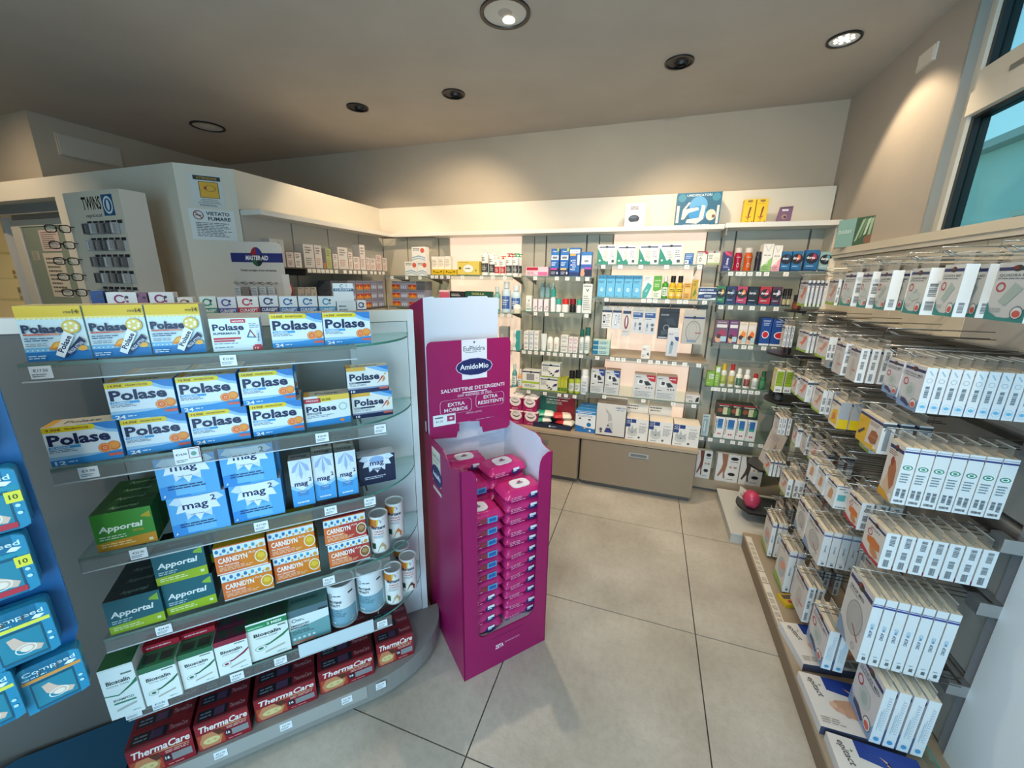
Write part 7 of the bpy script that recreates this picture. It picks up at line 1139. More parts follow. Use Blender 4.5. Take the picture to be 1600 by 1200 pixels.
PK = {'toe': ('c9c8cc', toe('d8785c'), SD_TXT), 'toe2': ('cfc8c4', toe('c8907c'), SD_BAR), 'quadra': ('cfd0cc', quad('QUADRA MED', '2c8a84', PLQ), SD_BAR), 'quadra2': ('cfd0cc', quad('QUADRA MED', '2c8a84', PLR), SD_BAR1),
      'cutiflex': ('d0cfd2', CUT, SD_CUT), 'feet': ('dcd4ca', FEET, SD_FT), 'orange': ('dcd6d0', ORG, SD_ORG), 'drop': ('cfcdca', DRP, SD_DRP), 'cutbig': ('d2cfd2', CUT, SD_RUL),
      'insole': ('c8c4c2', NVB + [('l', 0.1, 0.72, 0.8, 0.82, 2, '8a8a90'), ('e', 0.5, 0.38, 0.2, 0.28, 'b8b4b0'), ('r', 0.5, 0.3, 0.85, 0.34, 'c86a6c')], SD_BAR3),
      'green': ('b4bc3c', [('r', 0.05, 0.2, 0.95, 0.9, 'c8c0a0')], [('r', 0.05, 0.28, 0.95, 0.95, '93ac24'), ('l', 0.1, 0.4, 0.9, 0.9, 7, '6c8418'), ('r', 0, 0, 1, 0.24, 'dfe0dc'), ('b', 0.2, 0.06, 0.8, 0.14, False, '44484c')]),
      'yellow': ('d8d4c8', YEL, [('r', 0, 0, 1, 0.36, 'd0b414'), ('r', 0, 0.36, 1, 1, '9aa0a8')]), 'yelwhite': ('d4ccc4', YEW, [('r', 0, 0.82, 1, 0.95, '3c4650'), ('r', 0.3, 0.1, 0.7, 0.8, '8c949c')]),
      'tall': ('cfcac4', NVB + [('T', 'DROP', 0.4, 0.80, 0.4, 0.03, '5a6068'), ('e', 0.55, 0.42, 0.36, 0.22, 'a8b4b8'), ('p', [(0.3, 0.5), (0.8, 0.6), (0.9, 0.46), (0.5, 0.38)], 'd89080'), ('p', [(0, 0), (1, 0), (0.8, 0.1), (0, 0.16)], '86b048')], SD_DRP), 'blocks': ('dfe2e2', NVB + [('p', [(0.3, 0.2), (0.7, 0.25), (0.75, 0.6), (0.5, 0.7), (0.35, 0.5)], 'c89878'), ('l', 0.1, 0.7, 0.8, 0.8, 2, '8a8a90')], [('r', 0, 0.93, 1, 0.96, '232c66'), ('l', 0.15, 0.80, 0.7, 0.88, 1, '4a6470'), ('r', 0.5, 0.72, 0.8, 0.76, '3c9cb0'), ('r', 0.15, 0.34, 0.7, 0.6, '5cb0b8'), ('b', 0.15, 0.05, 0.9, 0.1, False, '44484c')])}
def pack(kind, w, h, t):
    base_, fr_p, sd = PK[kind]
    def f():
        m = MB(); m.box(-w / 2, w / 2, 0, t, 0, h, base_, top='e9dcc4', front=base_, side='dcdfe0')
        m.art(w, h, fr_p)
        m.art(t, h, sd, lambda x, y, e: (w / 2 + e, x, y))
        o = m.build('dressing_pack')
        c = MB(); tz = 0.034
        c.add([(-w * 0.46, t / 2, h), (w * 0.46, t / 2, h), (w * 0.46, t / 2, h + tz * 0.75), (w * 0.38, t / 2, h + tz), (-w * 0.38, t / 2, h + tz), (-w * 0.46, t / 2, h + tz * 0.75)], [(0, 1, 2, 3, 4, 5)], M_CLEAR)
        c.box(-w * 0.46, w * 0.46, t / 2 - 0.0004, t / 2 + 0.0004, h + tz * 0.86, h + tz * 0.93, mat('d8d6cc', 0.3))
        c.build('hang_tab', o); return o
    return f
DN = {'toe': 'pale dressing pack with an orange toe picture and green foot', 'toe2': 'pale dressing pack with a beige toe picture and green foot', 'quadra': 'grey and teal plaster pack', 'quadra2': 'grey and teal plaster pack with a plain white side', 'cutiflex': 'white and blue plaster pack',
      'feet': 'white pack with tan feet on the front and a green eye mark on the side', 'orange': 'white plaster pack with orange pictures and barcodes on its side', 'drop': 'large white dressing pack with a navy stripe', 'cutbig': 'tall white dressing pack with a ruler scale on its side',
      'insole': 'white pack with barcodes and a pale oval', 'green': 'lime green and white carton', 'yellow': 'white and yellow pack', 'yelwhite': 'yellow and white pack with a tan plaster shape', 'tall': 'tall pale pack with a green lower corner', 'blocks': 'white box with a teal square on its side'}
DS = {'toe': 'orange toe dressing', 'toe2': 'beige toe dressing', 'quadra': 'grey and teal plaster', 'quadra2': 'plain-sided teal plaster', 'cutiflex': 'white and blue plaster', 'feet': 'white feet-picture', 'orange': 'orange-pictured plaster', 'drop': 'large navy-striped dressing', 'cutbig': 'tall ruler-sided dressing', 'insole': 'pale barcoded', 'green': 'lime green carton', 'yellow': 'yellow-based', 'yelwhite': 'yellow and white', 'tall': 'tall green-cornered', 'blocks': 'teal-squared box'}
X0 = 0.757
ST = [  # row, kind, Ynear, width, z0, height, thickness, n, X of front, pitch
 (1, 'toe', 2.44, .115, 1.478, .13, .010, 5, X0, .018), (1, 'toe2', 2.09, .10, 1.503, .11, .012, 2, X0, .02), (1, 'quadra', 1.945, .092, 1.507, .13, .030, 2, X0, .045), (1, 'quadra', 1.822, .07, 1.507, .13, .030, 2, X0, .04), (1, 'quadra2', 1.690, .085, 1.508, .13, .030, 2, X0, .045), (1, 'quadra', 1.497, .10, 1.507, .133, .034, 1, X0, .04), (1, 'quadra2', 1.372, .08, 1.511, .135, .027, 3, X0 + .003, .048), (1, 'quadra2', 1.152, .11, 1.515, .128, .03, 2, X0, .05),
 (2, 'insole', 2.655, .07, 1.234, .122, .012, 3, X0, .016), (2, 'toe', 2.305, .12, 1.258, .106, .012, 3, X0, .02), (2, 'toe2', 2.065, .105, 1.268, .10, .014, 3, X0, .02), (2, 'insole', 1.893, .09, 1.236, .128, .026, 2, X0, .032), (2, 'insole', 1.768, .09, 1.236, .128, .026, 3, X0, .032), (2, 'cutiflex', 1.505, .085, 1.252, .112, .024, 4, X0, .027), (2, 'cutiflex', 1.399, .098, 1.236, .132, .0235, 9, X0, .0265),
 (3, 'green', 2.655, .08, .962, .135, .040, 2, X0, .045), (3, 'toe', 2.19, .10, 1.036, .108, .026, 2, X0, .03), (3, 'toe2', 2.003, .09, 1.036, .108, .018, 3, X0, .022), (3, 'yellow', 1.822, .085, 1.032, .11, .034, 2, X0, .038), (3, 'yelwhite', 1.525, .15, 1.052, .11, .034, 3, X0, .045), (3, 'feet', 1.392, .075, .945, .185, .0335, 7, X0, .0362),
 (4, 'insole', 2.46, .10, .765, .10, .016, 3, X0, .02), (4, 'blocks', 1.905, .085, .742, .10, .046, 1, X0, .05), (4, 'blocks', 1.805, .085, .742, .10, .046, 1, X0, .05), (4, 'blocks', 1.705, .085, .742, .10, .046, 1, X0, .05), (4, 'orange', 1.525, .09, .765, .105, .034, 3, X0, .038), (4, 'orange', 1.366, .11, .733, .125, .0335, 7, X0, .0375),
 (5, 'toe', 2.47, .12, .50, .10, .014, 4, X0, .02), (5, 'toe2', 2.17, .12, .53, .10, .022, 3, X0, .026), (5, 'drop', 1.885, .12, .475, .155, .026, 2, X0, .03), (5, 'drop', 1.713, .165, .472, .16, .028, 5, X0, .031), (5, 'drop', 1.335, .15, .392, .255, .027, 7, X0, .0305),
 (6, 'tall', 2.24, .14, .125, .21, .02, 3, X0, .026), (6, 'tall', 1.975, .13, .115, .235, .03, 2, X0, .034), (6, 'insole', 1.73, .14, .17, .18, .026, 2, X0, .03), (6, 'cutbig', 1.505, .16, .17, .175, .03, 2, X0, .034), (6, 'cutbig', 1.285, .145, .14, .225, .03, 4, .82, .036)]
ROWN = ('top', 'second', 'third', 'fourth', 'fifth', 'lowest')
def hook(x0, y, z, xr=1.03):
    o = empty('display_hook', (xr, y, z)); L = xr - x0 + 0.03
    MB().tube([(0, -0.012, 0), (-L + 0.02, -0.012, 0), (-L, -0.012, 0.012)], 0.0017, M_WIRE).tube([(0, 0.012, 0), (-L + 0.02, 0.012, 0), (-L, 0.012, 0.012)], 0.0017, M_WIRE).tube([(0, 0, 0.022), (-L - 0.008, 0, 0.022), (-L - 0.012, 0, 0.008)], 0.0017, M_WIRE).tube([(-L, -0.012, 0.012), (-L, 0.012, 0.012)], 0.0017, M_WIRE, 5).build('wire', o)
    return o
cols = {}
for s in ST: cols.setdefault(s[0], []).append(s[2])
for row_, kind, yn, w, z0, h, t, n, xf, pitch in ST:
    order = sorted(cols[row_]); ci = order.index(yn); where = '%s hook row, %s column from the near end' % (ROWN[row_ - 1], nth(ci)); where2 = '%s row, %s column' % (ROWN[row_ - 1], nth(ci))
    for k in range(n):
        o = inst('pk_%s_%.3f_%.3f_%.3f' % (kind, w, h, t), pack(kind, w, h, t), (xf + k * pitch, yn + w / 2, z0), -PI / 2 + (random.uniform(-0.06, 0.06) if n < 4 else 0), '%s pack, %s on its hook, %s' % (DS[kind], nth(k), where2), 'pack', 'packs on the %s hook row' % ROWN[row_ - 1])
    hk = hook(xf, yn + w / 2, z0 + h + 0.022); tag(hk, 'double wire hook, %s' % where, 'hook', 'wire hooks of the hanging display')
# further stock hanging deeper in the display, partly hidden
FILL = [(1.34, 1.62, 'cutiflex'), (1.34, 1.98, 'toe2'), (1.34, 2.2, 'insole'), (1.12, 1.70, 'toe2'), (1.12, 2.10, 'insole'), (1.12, 2.32, 'toe'), (1.12, 2.52, 'toe'), (0.87, 1.66, 'toe2'), (0.87, 2.02, 'toe'), (0.87, 2.14, 'toe2'), (0.87, 2.26, 'insole'), (0.87, 2.36, 'toe'), (0.66, 1.50, 'insole'), (0.66, 2.04, 'toe'), (0.66, 2.3, 'toe2'), (0.36, 1.88, 'insole'), (0.36, 2.12, 'toe2'), (0.36, 2.42, 'insole')]
for i, (zt, y, kind) in enumerate(FILL):
    for k in range(3):
        x = 0.83 + 0.045 * k + random.uniform(-0.01, 0.01)
        inst('pkf_' + kind, pack(kind, 0.085, 0.11, 0.022), (x, y + 0.042, zt - 0.132), -PI / 2 + random.uniform(-0.08, 0.08), '%s pack on recessed %s row, %s hook, %s in line' % (DS[kind], ('second' if zt > 1.3 else 'third' if zt > 1.1 else 'fourth' if zt > 0.8 else 'fifth' if zt > 0.6 else 'lowest'), nth(sorted([f[1] for f in FILL if f[0] == zt]).index(y)), ('first', 'second', 'third')[k]), 'pack', 'recessed packs of the hanging display')
    hk = hook(0.83, y + 0.042, zt); tag(hk, 'double wire hook with recessed packs, %s in the %s row' % (nth(sorted([f[1] for f in FILL if f[0] == zt]).index(y)), ('second' if zt > 1.3 else 'third' if zt > 1.1 else 'fourth' if zt > 0.8 else 'fifth' if zt > 0.6 else 'lowest')), 'hook', 'wire hooks of the hanging display')
# empty hooks catching the light
for zt, ys in ((0.965, (1.70, 1.85, 1.95, 2.05, 2.15, 2.25, 2.35)), (0.92, (1.55, 1.75, 2.1, 2.3)), (0.71, (1.6, 1.95, 2.15)), (1.20, (1.75, 1.95, 2.25, 2.45)), (1.43, (1.65, 1.9, 2.15, 2.4))):
    for k, y in enumerate(ys):
        hk = hook(0.80, y, zt); tag(hk, 'empty double wire hook, %s from the near end, %s' % (nth(k), {0.965: 'just above the fourth rail', 0.92: 'on the fourth rail', 0.71: 'on the fifth rail', 1.20: 'on the third rail', 1.43: 'on the second rail'}[zt]), 'hook', 'wire hooks of the hanging display')
# goods lying on the plinth
EP = [('r', 0, 0, 1, 1, 'dcd6cf'), ('p', [(0.30, 1.0), (1, 1.0), (1, 0.62), (0.30, 0.74)], '1c3a8c'), ('T', 'epitact', 0.15, 0.74, 0.36, 0.13, '4a4a4c', -78, 0.2, 0.02), ('p', [(0.22, 0.78), (0.25, 0.80), (0.22, 0.83)], '3c7c3c'), ('p', [(0.55, 0.85), (0.62, 0.80), (0.60, 0.74), (0.66, 0.70)], 'e0b090'), ('p', [(0.25, 0.45), (0.34, 0.56), (0.50, 0.60), (0.95, 0.66), (1, 0.3), (0.7, 0.22), (0.45, 0.3), (0.3, 0.36)], 'c89a7c'), ('e', 0.30, 0.46, 0.05, 0.06, 'd8b09a'), ('e', 0.37, 0.38, 0.045, 0.05, 'd0a48c'), ('e', 0.44, 0.32, 0.04, 0.045, 'c89880'),
      ('r', 0.55, 0.06, 0.76, 0.2, '8c8c8c'), ('r', 0.78, 0.06, 0.98, 0.2, '7c7c7c'), ('l', 0.05, 0.08, 0.4, 0.2, 3, 'a09a94')]
for k, (x, y, rz, z) in enumerate(((0.81, 1.40, 0.03, 0.0985), (0.82, 1.175, -0.02, 0.0985), (0.82, 1.66, 0.15, 0.0985))):
    w, d = 0.24, 0.205; m = MB().box(-w / 2, w / 2, -d / 2, d / 2, 0, 0.035, 'd2d2d4', top='dcd6cf', front='3c4660')
    m.art(w, d, EP, lambda a, b, e: (a - w / 2, b - d / 2, 0.035 + e)); o = m.build('insole_box', None, (x, y, z + (0.0)), rz)
    tag(o, 'white and blue foot-care box lying flat on the plinth, %s one' % ('middle', 'nearest', 'furthest')[k], 'box', 'foot-care boxes on the plinth')
gp = MB().box(-0.002, 0.002, -0.28, 0.28, 0, 0.045, M_GLASS).box(-0.002, 0.002, -0.28, 0.28, 0.045, 0.048, M_EDGE).build('glass_divider', None, (0.965, 1.32, 0.1345)); tag(gp, 'low green-edged glass divider standing over the foot-care boxes', 'divider')
m = MB().box(-0.05, 0.05, -0.035, 0.035, 0, 0.02, 'c8a81c'); m.art(0.1, 0.07, [('r', 0.1, 0.5, 0.9, 0.9, '5c4a3c'), ('c', 0.3, 0.28, 0.14, 'b03024'), ('r', 0.5, 0.1, 0.9, 0.4, 'e0dcd0')], lambda a, b, e: (a - 0.05, b - 0.035, 0.02 + e)); tag(m.build('small_yellow_box', None, (0.79, 1.93, 0.0985), 0.3), 'small yellow box lying on the plinth between the hanging packs', 'box')

# ---- far end section: black trays, tilted glass, cards
def tray(x, y, z, w, d, lab, rz=0):
    pts = [(-w, -d)] + [(-w * 1.0 - 0.05 * math.sin(PI * k / 8), -d + 2 * d * k / 8) for k in range(1, 8)] + [(-w, d), (0, d), (0, -d)]
    o = MB().prism(list(reversed(pts)), 0, 0.012, M_BLACK).build('black_tray', None, (x, y, z), rz); tag(o, lab, 'tray', 'black trays'); 
    MB().prism([(p[0] * 1.0, p[1]) for p in reversed(pts)], 0.012, 0.014, mat('3a3a3c', 0.3)).build('rim', o); return o
tray(1.06, 2.86, 1.425, 0.22, 0.12, 'highest black tray at the far end of the hanging display')
tray(1.06, 2.9, 1.155, 0.26, 0.13, 'black tray below the royal blue boxes at the far end')
tray(1.06, 2.86, 0.86, 0.24, 0.12, 'black tray with dark bottles under the green cartons')
tray(1.06, 2.80, 0.42, 0.28, 0.11, 'lowest wide black tray holding a card')
tray(1.06, 2.72, 0.16, 0.33, 0.12, 'black tray near the floor at the far end')
gt = MB().box(-0.32, 0, -0.16, 0.16, -0.006, 0, M_GLASS).box(-0.323, -0.32, -0.16, 0.16, -0.006, 0, M_METAL).box(-0.32, 0, -0.163, -0.16, -0.006, 0, M_METAL).build('glass_tray', None, (1.06, 2.88, 0.80)); tag(gt, 'glass tray with a bright metal edge at the far end', 'tray')
for k, (z, y) in enumerate(((1.44, 2.80), (1.44, 2.87), (1.17, 2.82), (1.17, 2.9), (0.875, 2.80), (0.875, 2.87), (0.875, 2.94))):
    o = bottle(0.045, 0.085, ('4a2c20', '8a8c50', '5c3424', '26262a', '1c1c20', '2a2a30', '33363c')[k], '141416', 0.35, ('8a3a24', 'b8b890', '1c1c20', '8c9498', '555a60', '3c3c40', '1c1c20')[k], 0.7); o.location = (0.83 + 0.02 * (k % 2), y, z); tag(o, 'small dark bottle on the %s black tray, %s one' % (('highest', 'highest', 'second', 'second', 'third', 'third', 'third')[k], ('near', 'far', 'near', 'far', 'near', 'middle', 'far')[k]), 'bottle', 'dark bottles on the black trays')
m = MB().add([(-0.10, 0, 0), (0.10, 0, 0), (0.10, 0.05, 0.24), (-0.10, 0.05, 0.24), (-0.10, 0.003, 0), (0.10, 0.003, 0), (0.10, 0.053, 0.24), (-0.10, 0.053, 0.24)], [(0, 1, 2, 3), (5, 4, 7, 6), (0, 3, 7, 4), (1, 5, 6, 2), (2, 6, 7, 3), (0, 4, 5, 1)], 'c6bcb6')
m.art(0.2, 0.24, [('p', [(0.55, 0.0), (0.9, 0.05), (0.8, 0.5), (0.6, 0.7), (0.5, 0.3)], 'a08c84'), ('l', 0.1, 0.7, 0.7, 0.85, 3, 'a89890')], lambda x, y, e: (x - 0.1, y * 0.05 / 0.24 - e, y)); tag(m.build('standing_card', None, (0.82, 2.78, 0.435), -PI / 2 + 0.15), 'tall beige card standing on the lowest wide black tray', 'card')
m = MB().box(-0.06, 0.06, 0, 0.002, 0, 0.08, 'd8d0c4').art(0.12, 0.08, [('T', 'Novità', 0.5, 0.65, 0.6, 0.2, '8a3a34', 8), ('l', 0.1, 0.2, 0.9, 0.45, 3, '6a5c58')], lambda x, y, e: (x - 0.06, -e, y)); tag(m.build('small_card', None, (0.735, 2.74, 0.175), -PI / 2 + 0.5), 'small white card standing on the tray near the floor', 'card')
m = MB(); 
bs = bmesh.new(); bmesh.ops.create_icosphere(bs, subdivisions=2, radius=0.05)
for v in bs.verts: v.co.z *= 1.25; v.co *= 1 + 0.12 * math.sin(v.co.x * 90) * math.sin(v.co.y * 80 + v.co.z * 60)
m.add([tuple(v.co) for v in bs.verts], [tuple(x.index for x in f.verts) for f in bs.faces], mat('b83c5c', 0.3), True); bs.free()
tag(m.build('pink_sponge', None, (0.75, 2.66, 0.237)), 'crumpled pink bath sponge on the black tray near the floor', 'sponge')
# card on top of the display
m = MB().box(-0.13, 0.13, 0, 0.003, 0, 0.15, '7fa8a4')
m.art(0.26, 0.15, [('r', 0.42, 0.0, 1, 1, '3c5a48')] + [('p', [(0.45 + 0.09 * k, 0.15 + 0.1 * (k % 3)), (0.50 + 0.09 * k, 0.2 + 0.1 * (k % 3)), (0.62 + 0.06 * k, 0.95), (0.56 + 0.06 * k, 0.9)], ('9ab89c', '6a8a70', 'b8ccb4')[k % 3]) for k in range(5)] + [('e', 0.80, 0.2, 0.14, 0.18, '7c5c4c'), ('T', 'DUCRAY', 0.2, 0.55, 0.3, 0.12, 'cfe0dc')], lambda x, y, e: (x - 0.13, -e, y))
tag(m.build('photo_card', None, (1.065, 2.84, 1.8005), -PI / 2 + 0.45), 'teal and leafy picture card standing on top of the hanging display at its far end', 'card')

# ================================================================== blue blister stand, far left
BA = math.radians(64.6); BU = (math.cos(BA), math.sin(BA)); BV = (math.sin(BA), -math.cos(BA))
E0 = (-1.115, 0.355)
def BP(x, o=0.0, z=0.0): return (E0[0] + BU[0] * x + BV[0] * o, E0[1] + BU[1] * x + BV[1] * o, z)
bs_ = empty('blister_stand', BP(-0.25, 0, 0), BA); tag(bs_, 'blue cardboard stand with hanging plaster packs at the left edge', 'display stand')
BLU_ = mat('0f5f9c', 0.45)
pts = [(-0.25, 0.86), (0.10, 0.80), (0.2, 0.79), (0.235, 0.80), (0.25, 0.84), (0.25, 1.44), (-0.25, 1.50)]
A_ = [(a, 0.0, z) for a, z in pts]; B_ = [(a, 0.012, z) for a, z in pts]; n_ = len(pts)
MB().add(A_, [tuple(range(n_))], BLU_).add(B_, [tuple(reversed(range(n_)))], BLU_).add(A_ + B_, [(i, n_ + i, n_ + (i + 1) % n_, (i + 1) % n_) for i in range(n_)], mat('3a8cc4', 0.4)).build('board', bs_)
MB().box(-0.12, 0.06, 0.012, 0.04, 0.10, 0.84, BLU_).build('post', bs_)
cb_ = [GP(u, n)[:2] for u, n in ((-0.645, -1.498), (-0.645, -1.21), (-0.80, -1.12), (-1.1, -1.15), (-1.12, -1.40), (-0.95, -1.485))]
Mi = Matrix.Rotation(-BA, 4, 'Z') @ Matrix.Translation((-BP(-0.25)[0], -BP(-0.25)[1], 0))
loc_ = [(Mi @ Vector((x, y, 0))) for x, y in cb_]
MB().prism([(p.x, p.y) for p in loc_], 0, 0.12, mat('0e4f70', 0.5)).build('base', bs_)
def CP(band, label2, red):
    p = [('p', [(0, 0.0), (0.16, 0), (0.16, 1), (0, 0.94)], '1d86ac'), ('p', [(0.84, 0), (1, 0.04), (1, 0.94), (0.84, 1)], '1d86ac'), ('T', 'Compeed', 0.5, 0.84, 0.84, 0.11, 'd8eef4', 0, 0, 0.01), ('r', 0.04, 0.645, 0.98, 0.71, band), ('p', [(0.72, 0.74), (0.80, 0.80), (0.93, 0.77), (0.84, 0.72)], 'e8f0f0'), ('l', 0.06, 0.73, 0.6, 0.77, 1, 'c8e4ec'),
         ('r', 0.14, 0.06, 0.84, 0.62, '0f5068'), ('r', 0.17, 0.09, 0.81, 0.59, '1f8098'), ('p', [(0.30, 0.50), (0.42, 0.52), (0.52, 0.38), (0.78, 0.22), (0.72, 0.14), (0.5, 0.18), (0.34, 0.32)], 'd8b8a4'), ('o', 0.52, 0.24, 0.16, 0.09, 0.12, 'e4f0f0'), ('e', 0.53, 0.24, 0.09, 0.05, 'ecdccc'), ('c', 0.91, 0.38, 0.028, 'b8dce8'), ('c', 0.91, 0.26, 0.028, 'b8dce8')]
    if red: p += [('r', 0.1, 0.04, 0.84, 0.13, 'b8283c'), ('r', 0.78, 0.44, 1.0, 0.62, 'e0d83c'), ('T', '10', 0.89, 0.53, 0.12, 0.08, '3c4a20', 0, 0, 0.02)]
    return p
def comp(key, w, h, band, red):
    def f():
        m = MB(); R_ = 0.012; ps = []
        for cx, cz, a in ((w / 2 - R_, h - R_, 0), (-w / 2 + R_, h - R_, 90), (-w / 2 + R_, R_, 180), (w / 2 - R_, R_, 270)):
            for k in range(4): ps.append((cx + R_ * math.cos(math.radians(a + 30 * k)), cz + R_ * math.sin(math.radians(a + 30 * k))))
        n = len(ps); A = [(x, 0, z) for x, z in ps]; B = [(x, 0.016, z) for x, z in ps]; M1 = mat('0f6c90', 0.25)
        m.add(A, [tuple(reversed(range(n)))], M1).add(B, [tuple(range(n))], M1).add(A + B, [(i, (i + 1) % n, n + (i + 1) % n, n + i) for i in range(n)], mat('2a8cb0', 0.3), True)
        m.art(w * 0.98, h, CP(band, 0, red), lambda x, y, e: (x - w * 0.49, -e, y)); return m.build('plaster_pack')
    return f
CQ = [('cy', 0.089, 0.118, 'e0dc4c', False), ('co', 0.089, 0.112, 'd89444', False), ('cr', 0.095, 0.125, '1c8ca0', True)]
pos = [ # kind, x from the right edge, z, offset out, number, text
 (0, -0.066, 0.842, 0.045, 2, 'foot pack with a yellow band in the right column'), (1, -0.049, 0.705, 0.03, 2, 'foot pack with an orange band, lowest in the right column'), (2, -0.068, 0.99, 0.045, 2, 'pack with a red base below a bigger one'), (2, -0.055, 1.12, 0.04, 2, 'pack with a red base, upper in the right column'), (0, -0.075, 1.27, 0.04, 1, 'topmost pack of the right column'),
 (0, -0.135, 0.725, 0.045, 2, 'foot pack with a yellow band, lowest in the left column'), (0, -0.15, 0.83, 0.03, 2, 'foot pack with a yellow band, middle of the left column'), (2, -0.16, 0.95, 0.045, 2, 'pack with a red base in the left column')]
for i, (q, x, z, of, n, d) in enumerate(pos):
    key, w, h, band, red = CQ[q]
    for k in range(n):
        X, Y_, Z_ = BP(x, of - 0.018 * k, z - 0.002 * k)
        inst('cp_' + key, comp(key, w, h, band, red), (X, Y_, Z_), BA, 'blue blister plaster %s%s' % (d, ', front one' if k == 0 else ', the one behind'), 'pack', 'blue plaster packs')
    X, Y_, Z_ = BP(x, 0, z + h - 0.018); o = MB().tube([(-0.012, 0, 0), (-0.012, -of - 0.016, 0), (-0.012, -of - 0.02, 0.01)], 0.0015, M_WIRE).tube([(0.012, 0, 0), (0.012, -of - 0.016, 0), (0.012, -of - 0.02, 0.01)], 0.0015, M_WIRE).build('wire_hook', None, (X, Y_, Z_), BA); tag(o, 'wire hook of the blue stand holding the ' + d, 'hook', 'wire hooks of the blue stand')
for k, z in enumerate((1.27, 1.225)):
    pass

# ================================================================== eyewear tower
ey = empty('eyewear_tower', (-2.912, 1.51, 0)); tag(ey, 'white eyewear display tower behind the glass shelf display at left', 'display stand')
EW = mat('dccfbc', 0.5)
MB().box(-0.245, 0.245, -0.06, 0.06, 0.06, 2.02, EW, side=mat('d0cdc6', 0.5)).build('cabinet', ey); MB().box(-0.22, 0.22, -0.1, 0.1, 0, 0.06, M_DARKP).build('foot', ey)
m = MB(); m.art(0.39, 0.16, [('T', 'TWINS', 0.42, 0.62, 0.42, 0.42, '1c1c1e', 0, 0, 0.02), ('T', 'optical', 0.42, 0.22, 0.36, 0.14, '5a5a5c'), ('r', 0.66, 0.2, 0.90, 0.86, '1f5a80'), ('e', 0.78, 0.53, 0.10, 0.28, 'dfe6ea'), ('e', 0.78, 0.53, 0.075, 0.21, '1f5a80'), ('e', 0.78, 0.53, 0.035, 0.17, 'dfe6ea')], lambda x, y, e: (-0.17 + x, -0.0602 - e, 1.86 + y)); m.build('header_print', ey)
def glasses(lens):
    def f():
        m = MB(); W2, H2 = 0.026, 0.019
        for s in (-1, 1):
            ring = []
            for k in range(17):
                a = 2 * PI * k / 16; c, d = math.cos(a), math.sin(a)
                ring.append((s * 0.033 + W2 * abs(c) ** 0.6 * (1 if c > 0 else -1), 0, H2 * abs(d) ** 0.6 * (1 if d > 0 else -1)))
            m.tube(ring, 0.0028, M_BLACK, 5)
        m.tube([(-0.009, 0, 0.006), (0, -0.001, 0.009), (0.009, 0, 0.006)], 0.0025, M_BLACK, 5); o = m.build('reading_glasses')
        for s in (-1, 1):
            MB().tube([(s * 0.060, 0, 0.011), (s * 0.066, 0.008, 0.011), (s * 0.066, 0.10, 0.009), (s * 0.064, 0.135, -0.008)], 0.0024, M_BLACK, 5).build('temple', o)
            MB().lathe([(0.017, 0, M_CLEAR), (0.001, 0, M_CLEAR)], 14).build('lens', o, (s * 0.033, 0.0, 0)).rotation_euler = (PI / 2, 0, 0)
        return o
    return f
for r_ in range(6):
    z = 1.83 - 0.087 * r_
    o = inst('glasses', glasses(0), (-3.17, 1.40, z), 0.55, 'black reading glasses on the left of the eyewear tower, %s from the top' % nth(r_), 'glasses', 'black reading glasses')
    rk = MB().box(-0.10, 0.235, -0.064, -0.0605, 0, 0.062, 'c4bfb8')
    for k in range(6): rk.box(-0.07 + 0.052 * k, -0.032 + 0.052 * k, -0.0655, -0.064, 0.052, 0.068, '2c2c2e')
    rk.build('card_pocket', ey, (0, 0, z - 0.03 - 0.0))
    for k in range(5):
        o = inst('case%d' % ((k + r_) % 3), (lambda q=(k + r_) % 3: MB().box(-0.022, 0.022, 0, 0.016, 0, 0.055, ('6c6a6a', 'b4b2b2', '8a8480')[q]).art(0.044, 0.055, [('r', 0.1, 0.1, 0.45, 0.9, ('3c3c40', 'd4d4d4', '5c5450')[q]), ('l', 0.5, 0.2, 0.9, 0.85, 3, ('9a9a9c', '8c8c90', 'b0a8a0')[q])]).build('glasses_case')), (-2.912 - 0.07 + 0.062 * k, 1.51 - 0.083, z - 0.03), 0, 'slim glasses case, %s from the left in row %s of the eyewear tower' % (nth(k), nth(r_)), 'case', 'glasses cases on the tower')
ms = empty('reading_glasses_stand', (-1.95, 1.60, 0), 0.32); tag(ms, 'white card stand with a navy band and round emblem, behind the display top', 'display stand')
MB().box(-0.02, 0.02, 0.0, 0.03, 0.03, 1.3, M_METAL).build('pole', ms); MB().lathe([(0.001, 0, M_DARKP), (0.17, 0, M_DARKP), (0.17, 0.02, M_DARKP), (0.03, 0.04, M_DARKP), (0.001, 0.04, M_DARKP)], 24).build('foot', ms)
m = MB(); w, h = 0.27, 0.46; ps = [(-w / 2, 1.30), (w / 2, 1.30), (w / 2, 1.735), (w / 2 - 0.008, 1.752), (w / 2 - 0.025, 1.76), (-w / 2 + 0.025, 1.76), (-w / 2 + 0.008, 1.752), (-w / 2, 1.735)]
A_ = [(x, -0.002, z) for x, z in ps]; B_ = [(x, 0.002, z) for x, z in ps]; MC = mat('c6c0b8', 0.5)
m.add(A_, [tuple(range(8))], MC).add(B_, [tuple(reversed(range(8)))], MC).add(A_ + B_, [(i, 8 + i, 8 + (i + 1) % 8, (i + 1) % 8) for i in range(8)], MC)
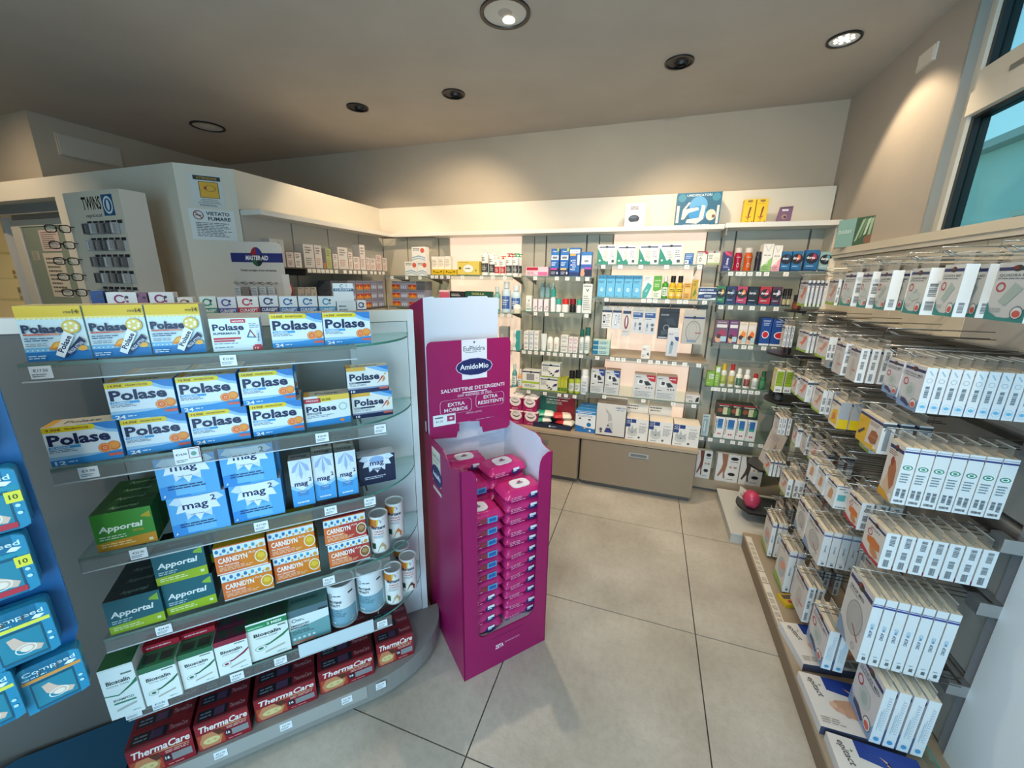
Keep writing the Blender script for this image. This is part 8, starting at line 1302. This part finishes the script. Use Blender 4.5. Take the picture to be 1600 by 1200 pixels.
m.art(w, 0.46, [('r', 0, 0.78, 1, 0.88, '1c2668'), ('e', 0.5, 0.84, 0.12, 0.105, '0f1c24'), ('p', [(0.5, 0.945), (0.42, 0.92), (0.385, 0.86), (0.5, 0.86)], '8c1a28'), ('p', [(0.5, 0.945), (0.57, 0.92), (0.6, 0.86), (0.5, 0.86)], '2a2c7c'), ('p', [(0.39, 0.80), (0.5, 0.80), (0.5, 0.735), (0.43, 0.76)], '1c5c34'), ('T', 'MASTER·AID', 0.5, 0.828, 0.44, 0.05, 'e4e2e6', 0, 0.2, 0.03), ('T', 'Chiedi consiglio al tuo farmacista', 0.5, 0.69, 0.7, 0.03, '2c2a2c', 0, 0, 0.02)], lambda x, y, e: (x - w / 2, -0.002 - e, 1.30 + y)); m.build('header_card', ms)
MB().box(0.135, 0.17, -0.03, -0.028, 1.3, 1.60, 'd4d0ca').build('side_card', ms)
for k in range(5):
    q = MB().tube([(-0.014, 0, 0), (0.0, 0, 0.005), (0.016, 0, -0.004), (0.002, 0, -0.008), (-0.014, 0, 0)], 0.0014, M_BLACK, 4).tube([(0.02, 0, 0), (0.03, 0, 0.004), (0.038, 0, -0.002), (0.028, 0, -0.006), (0.02, 0, 0)], 0.0014, M_BLACK, 4)
    x = -0.115 + 0.045 * k; cx, sx = math.cos(0.32), math.sin(0.32)
    o = q.build('folded_glasses', None, (-1.95 + cx * x + sx * 0.02, 1.60 + sx * x - cx * 0.02, 1.555), 0.32); tag(o, 'thin folded glasses hanging on the navy-band stand, %s from the left' % nth(k), 'glasses', 'folded glasses on the navy-band stand')
    o = MB().box(-0.016, 0.016, -0.002, 0.002, 0, 0.05, 'c8ccd0' if k != 1 else '8a7c74').art(0.032, 0.05, [('l', 0.1, 0.1, 0.9, 0.9, 5, '7c828a')], lambda a, b, e: (a - 0.016, -0.002 - e, b)).build('instruction_card', None, (-1.95 + cx * x + sx * 0.02, 1.60 + sx * x - cx * 0.02, 1.485), 0.32); tag(o, 'small printed card under the folded glasses, %s from the left' % nth(k), 'card', 'cards on the navy-band stand')
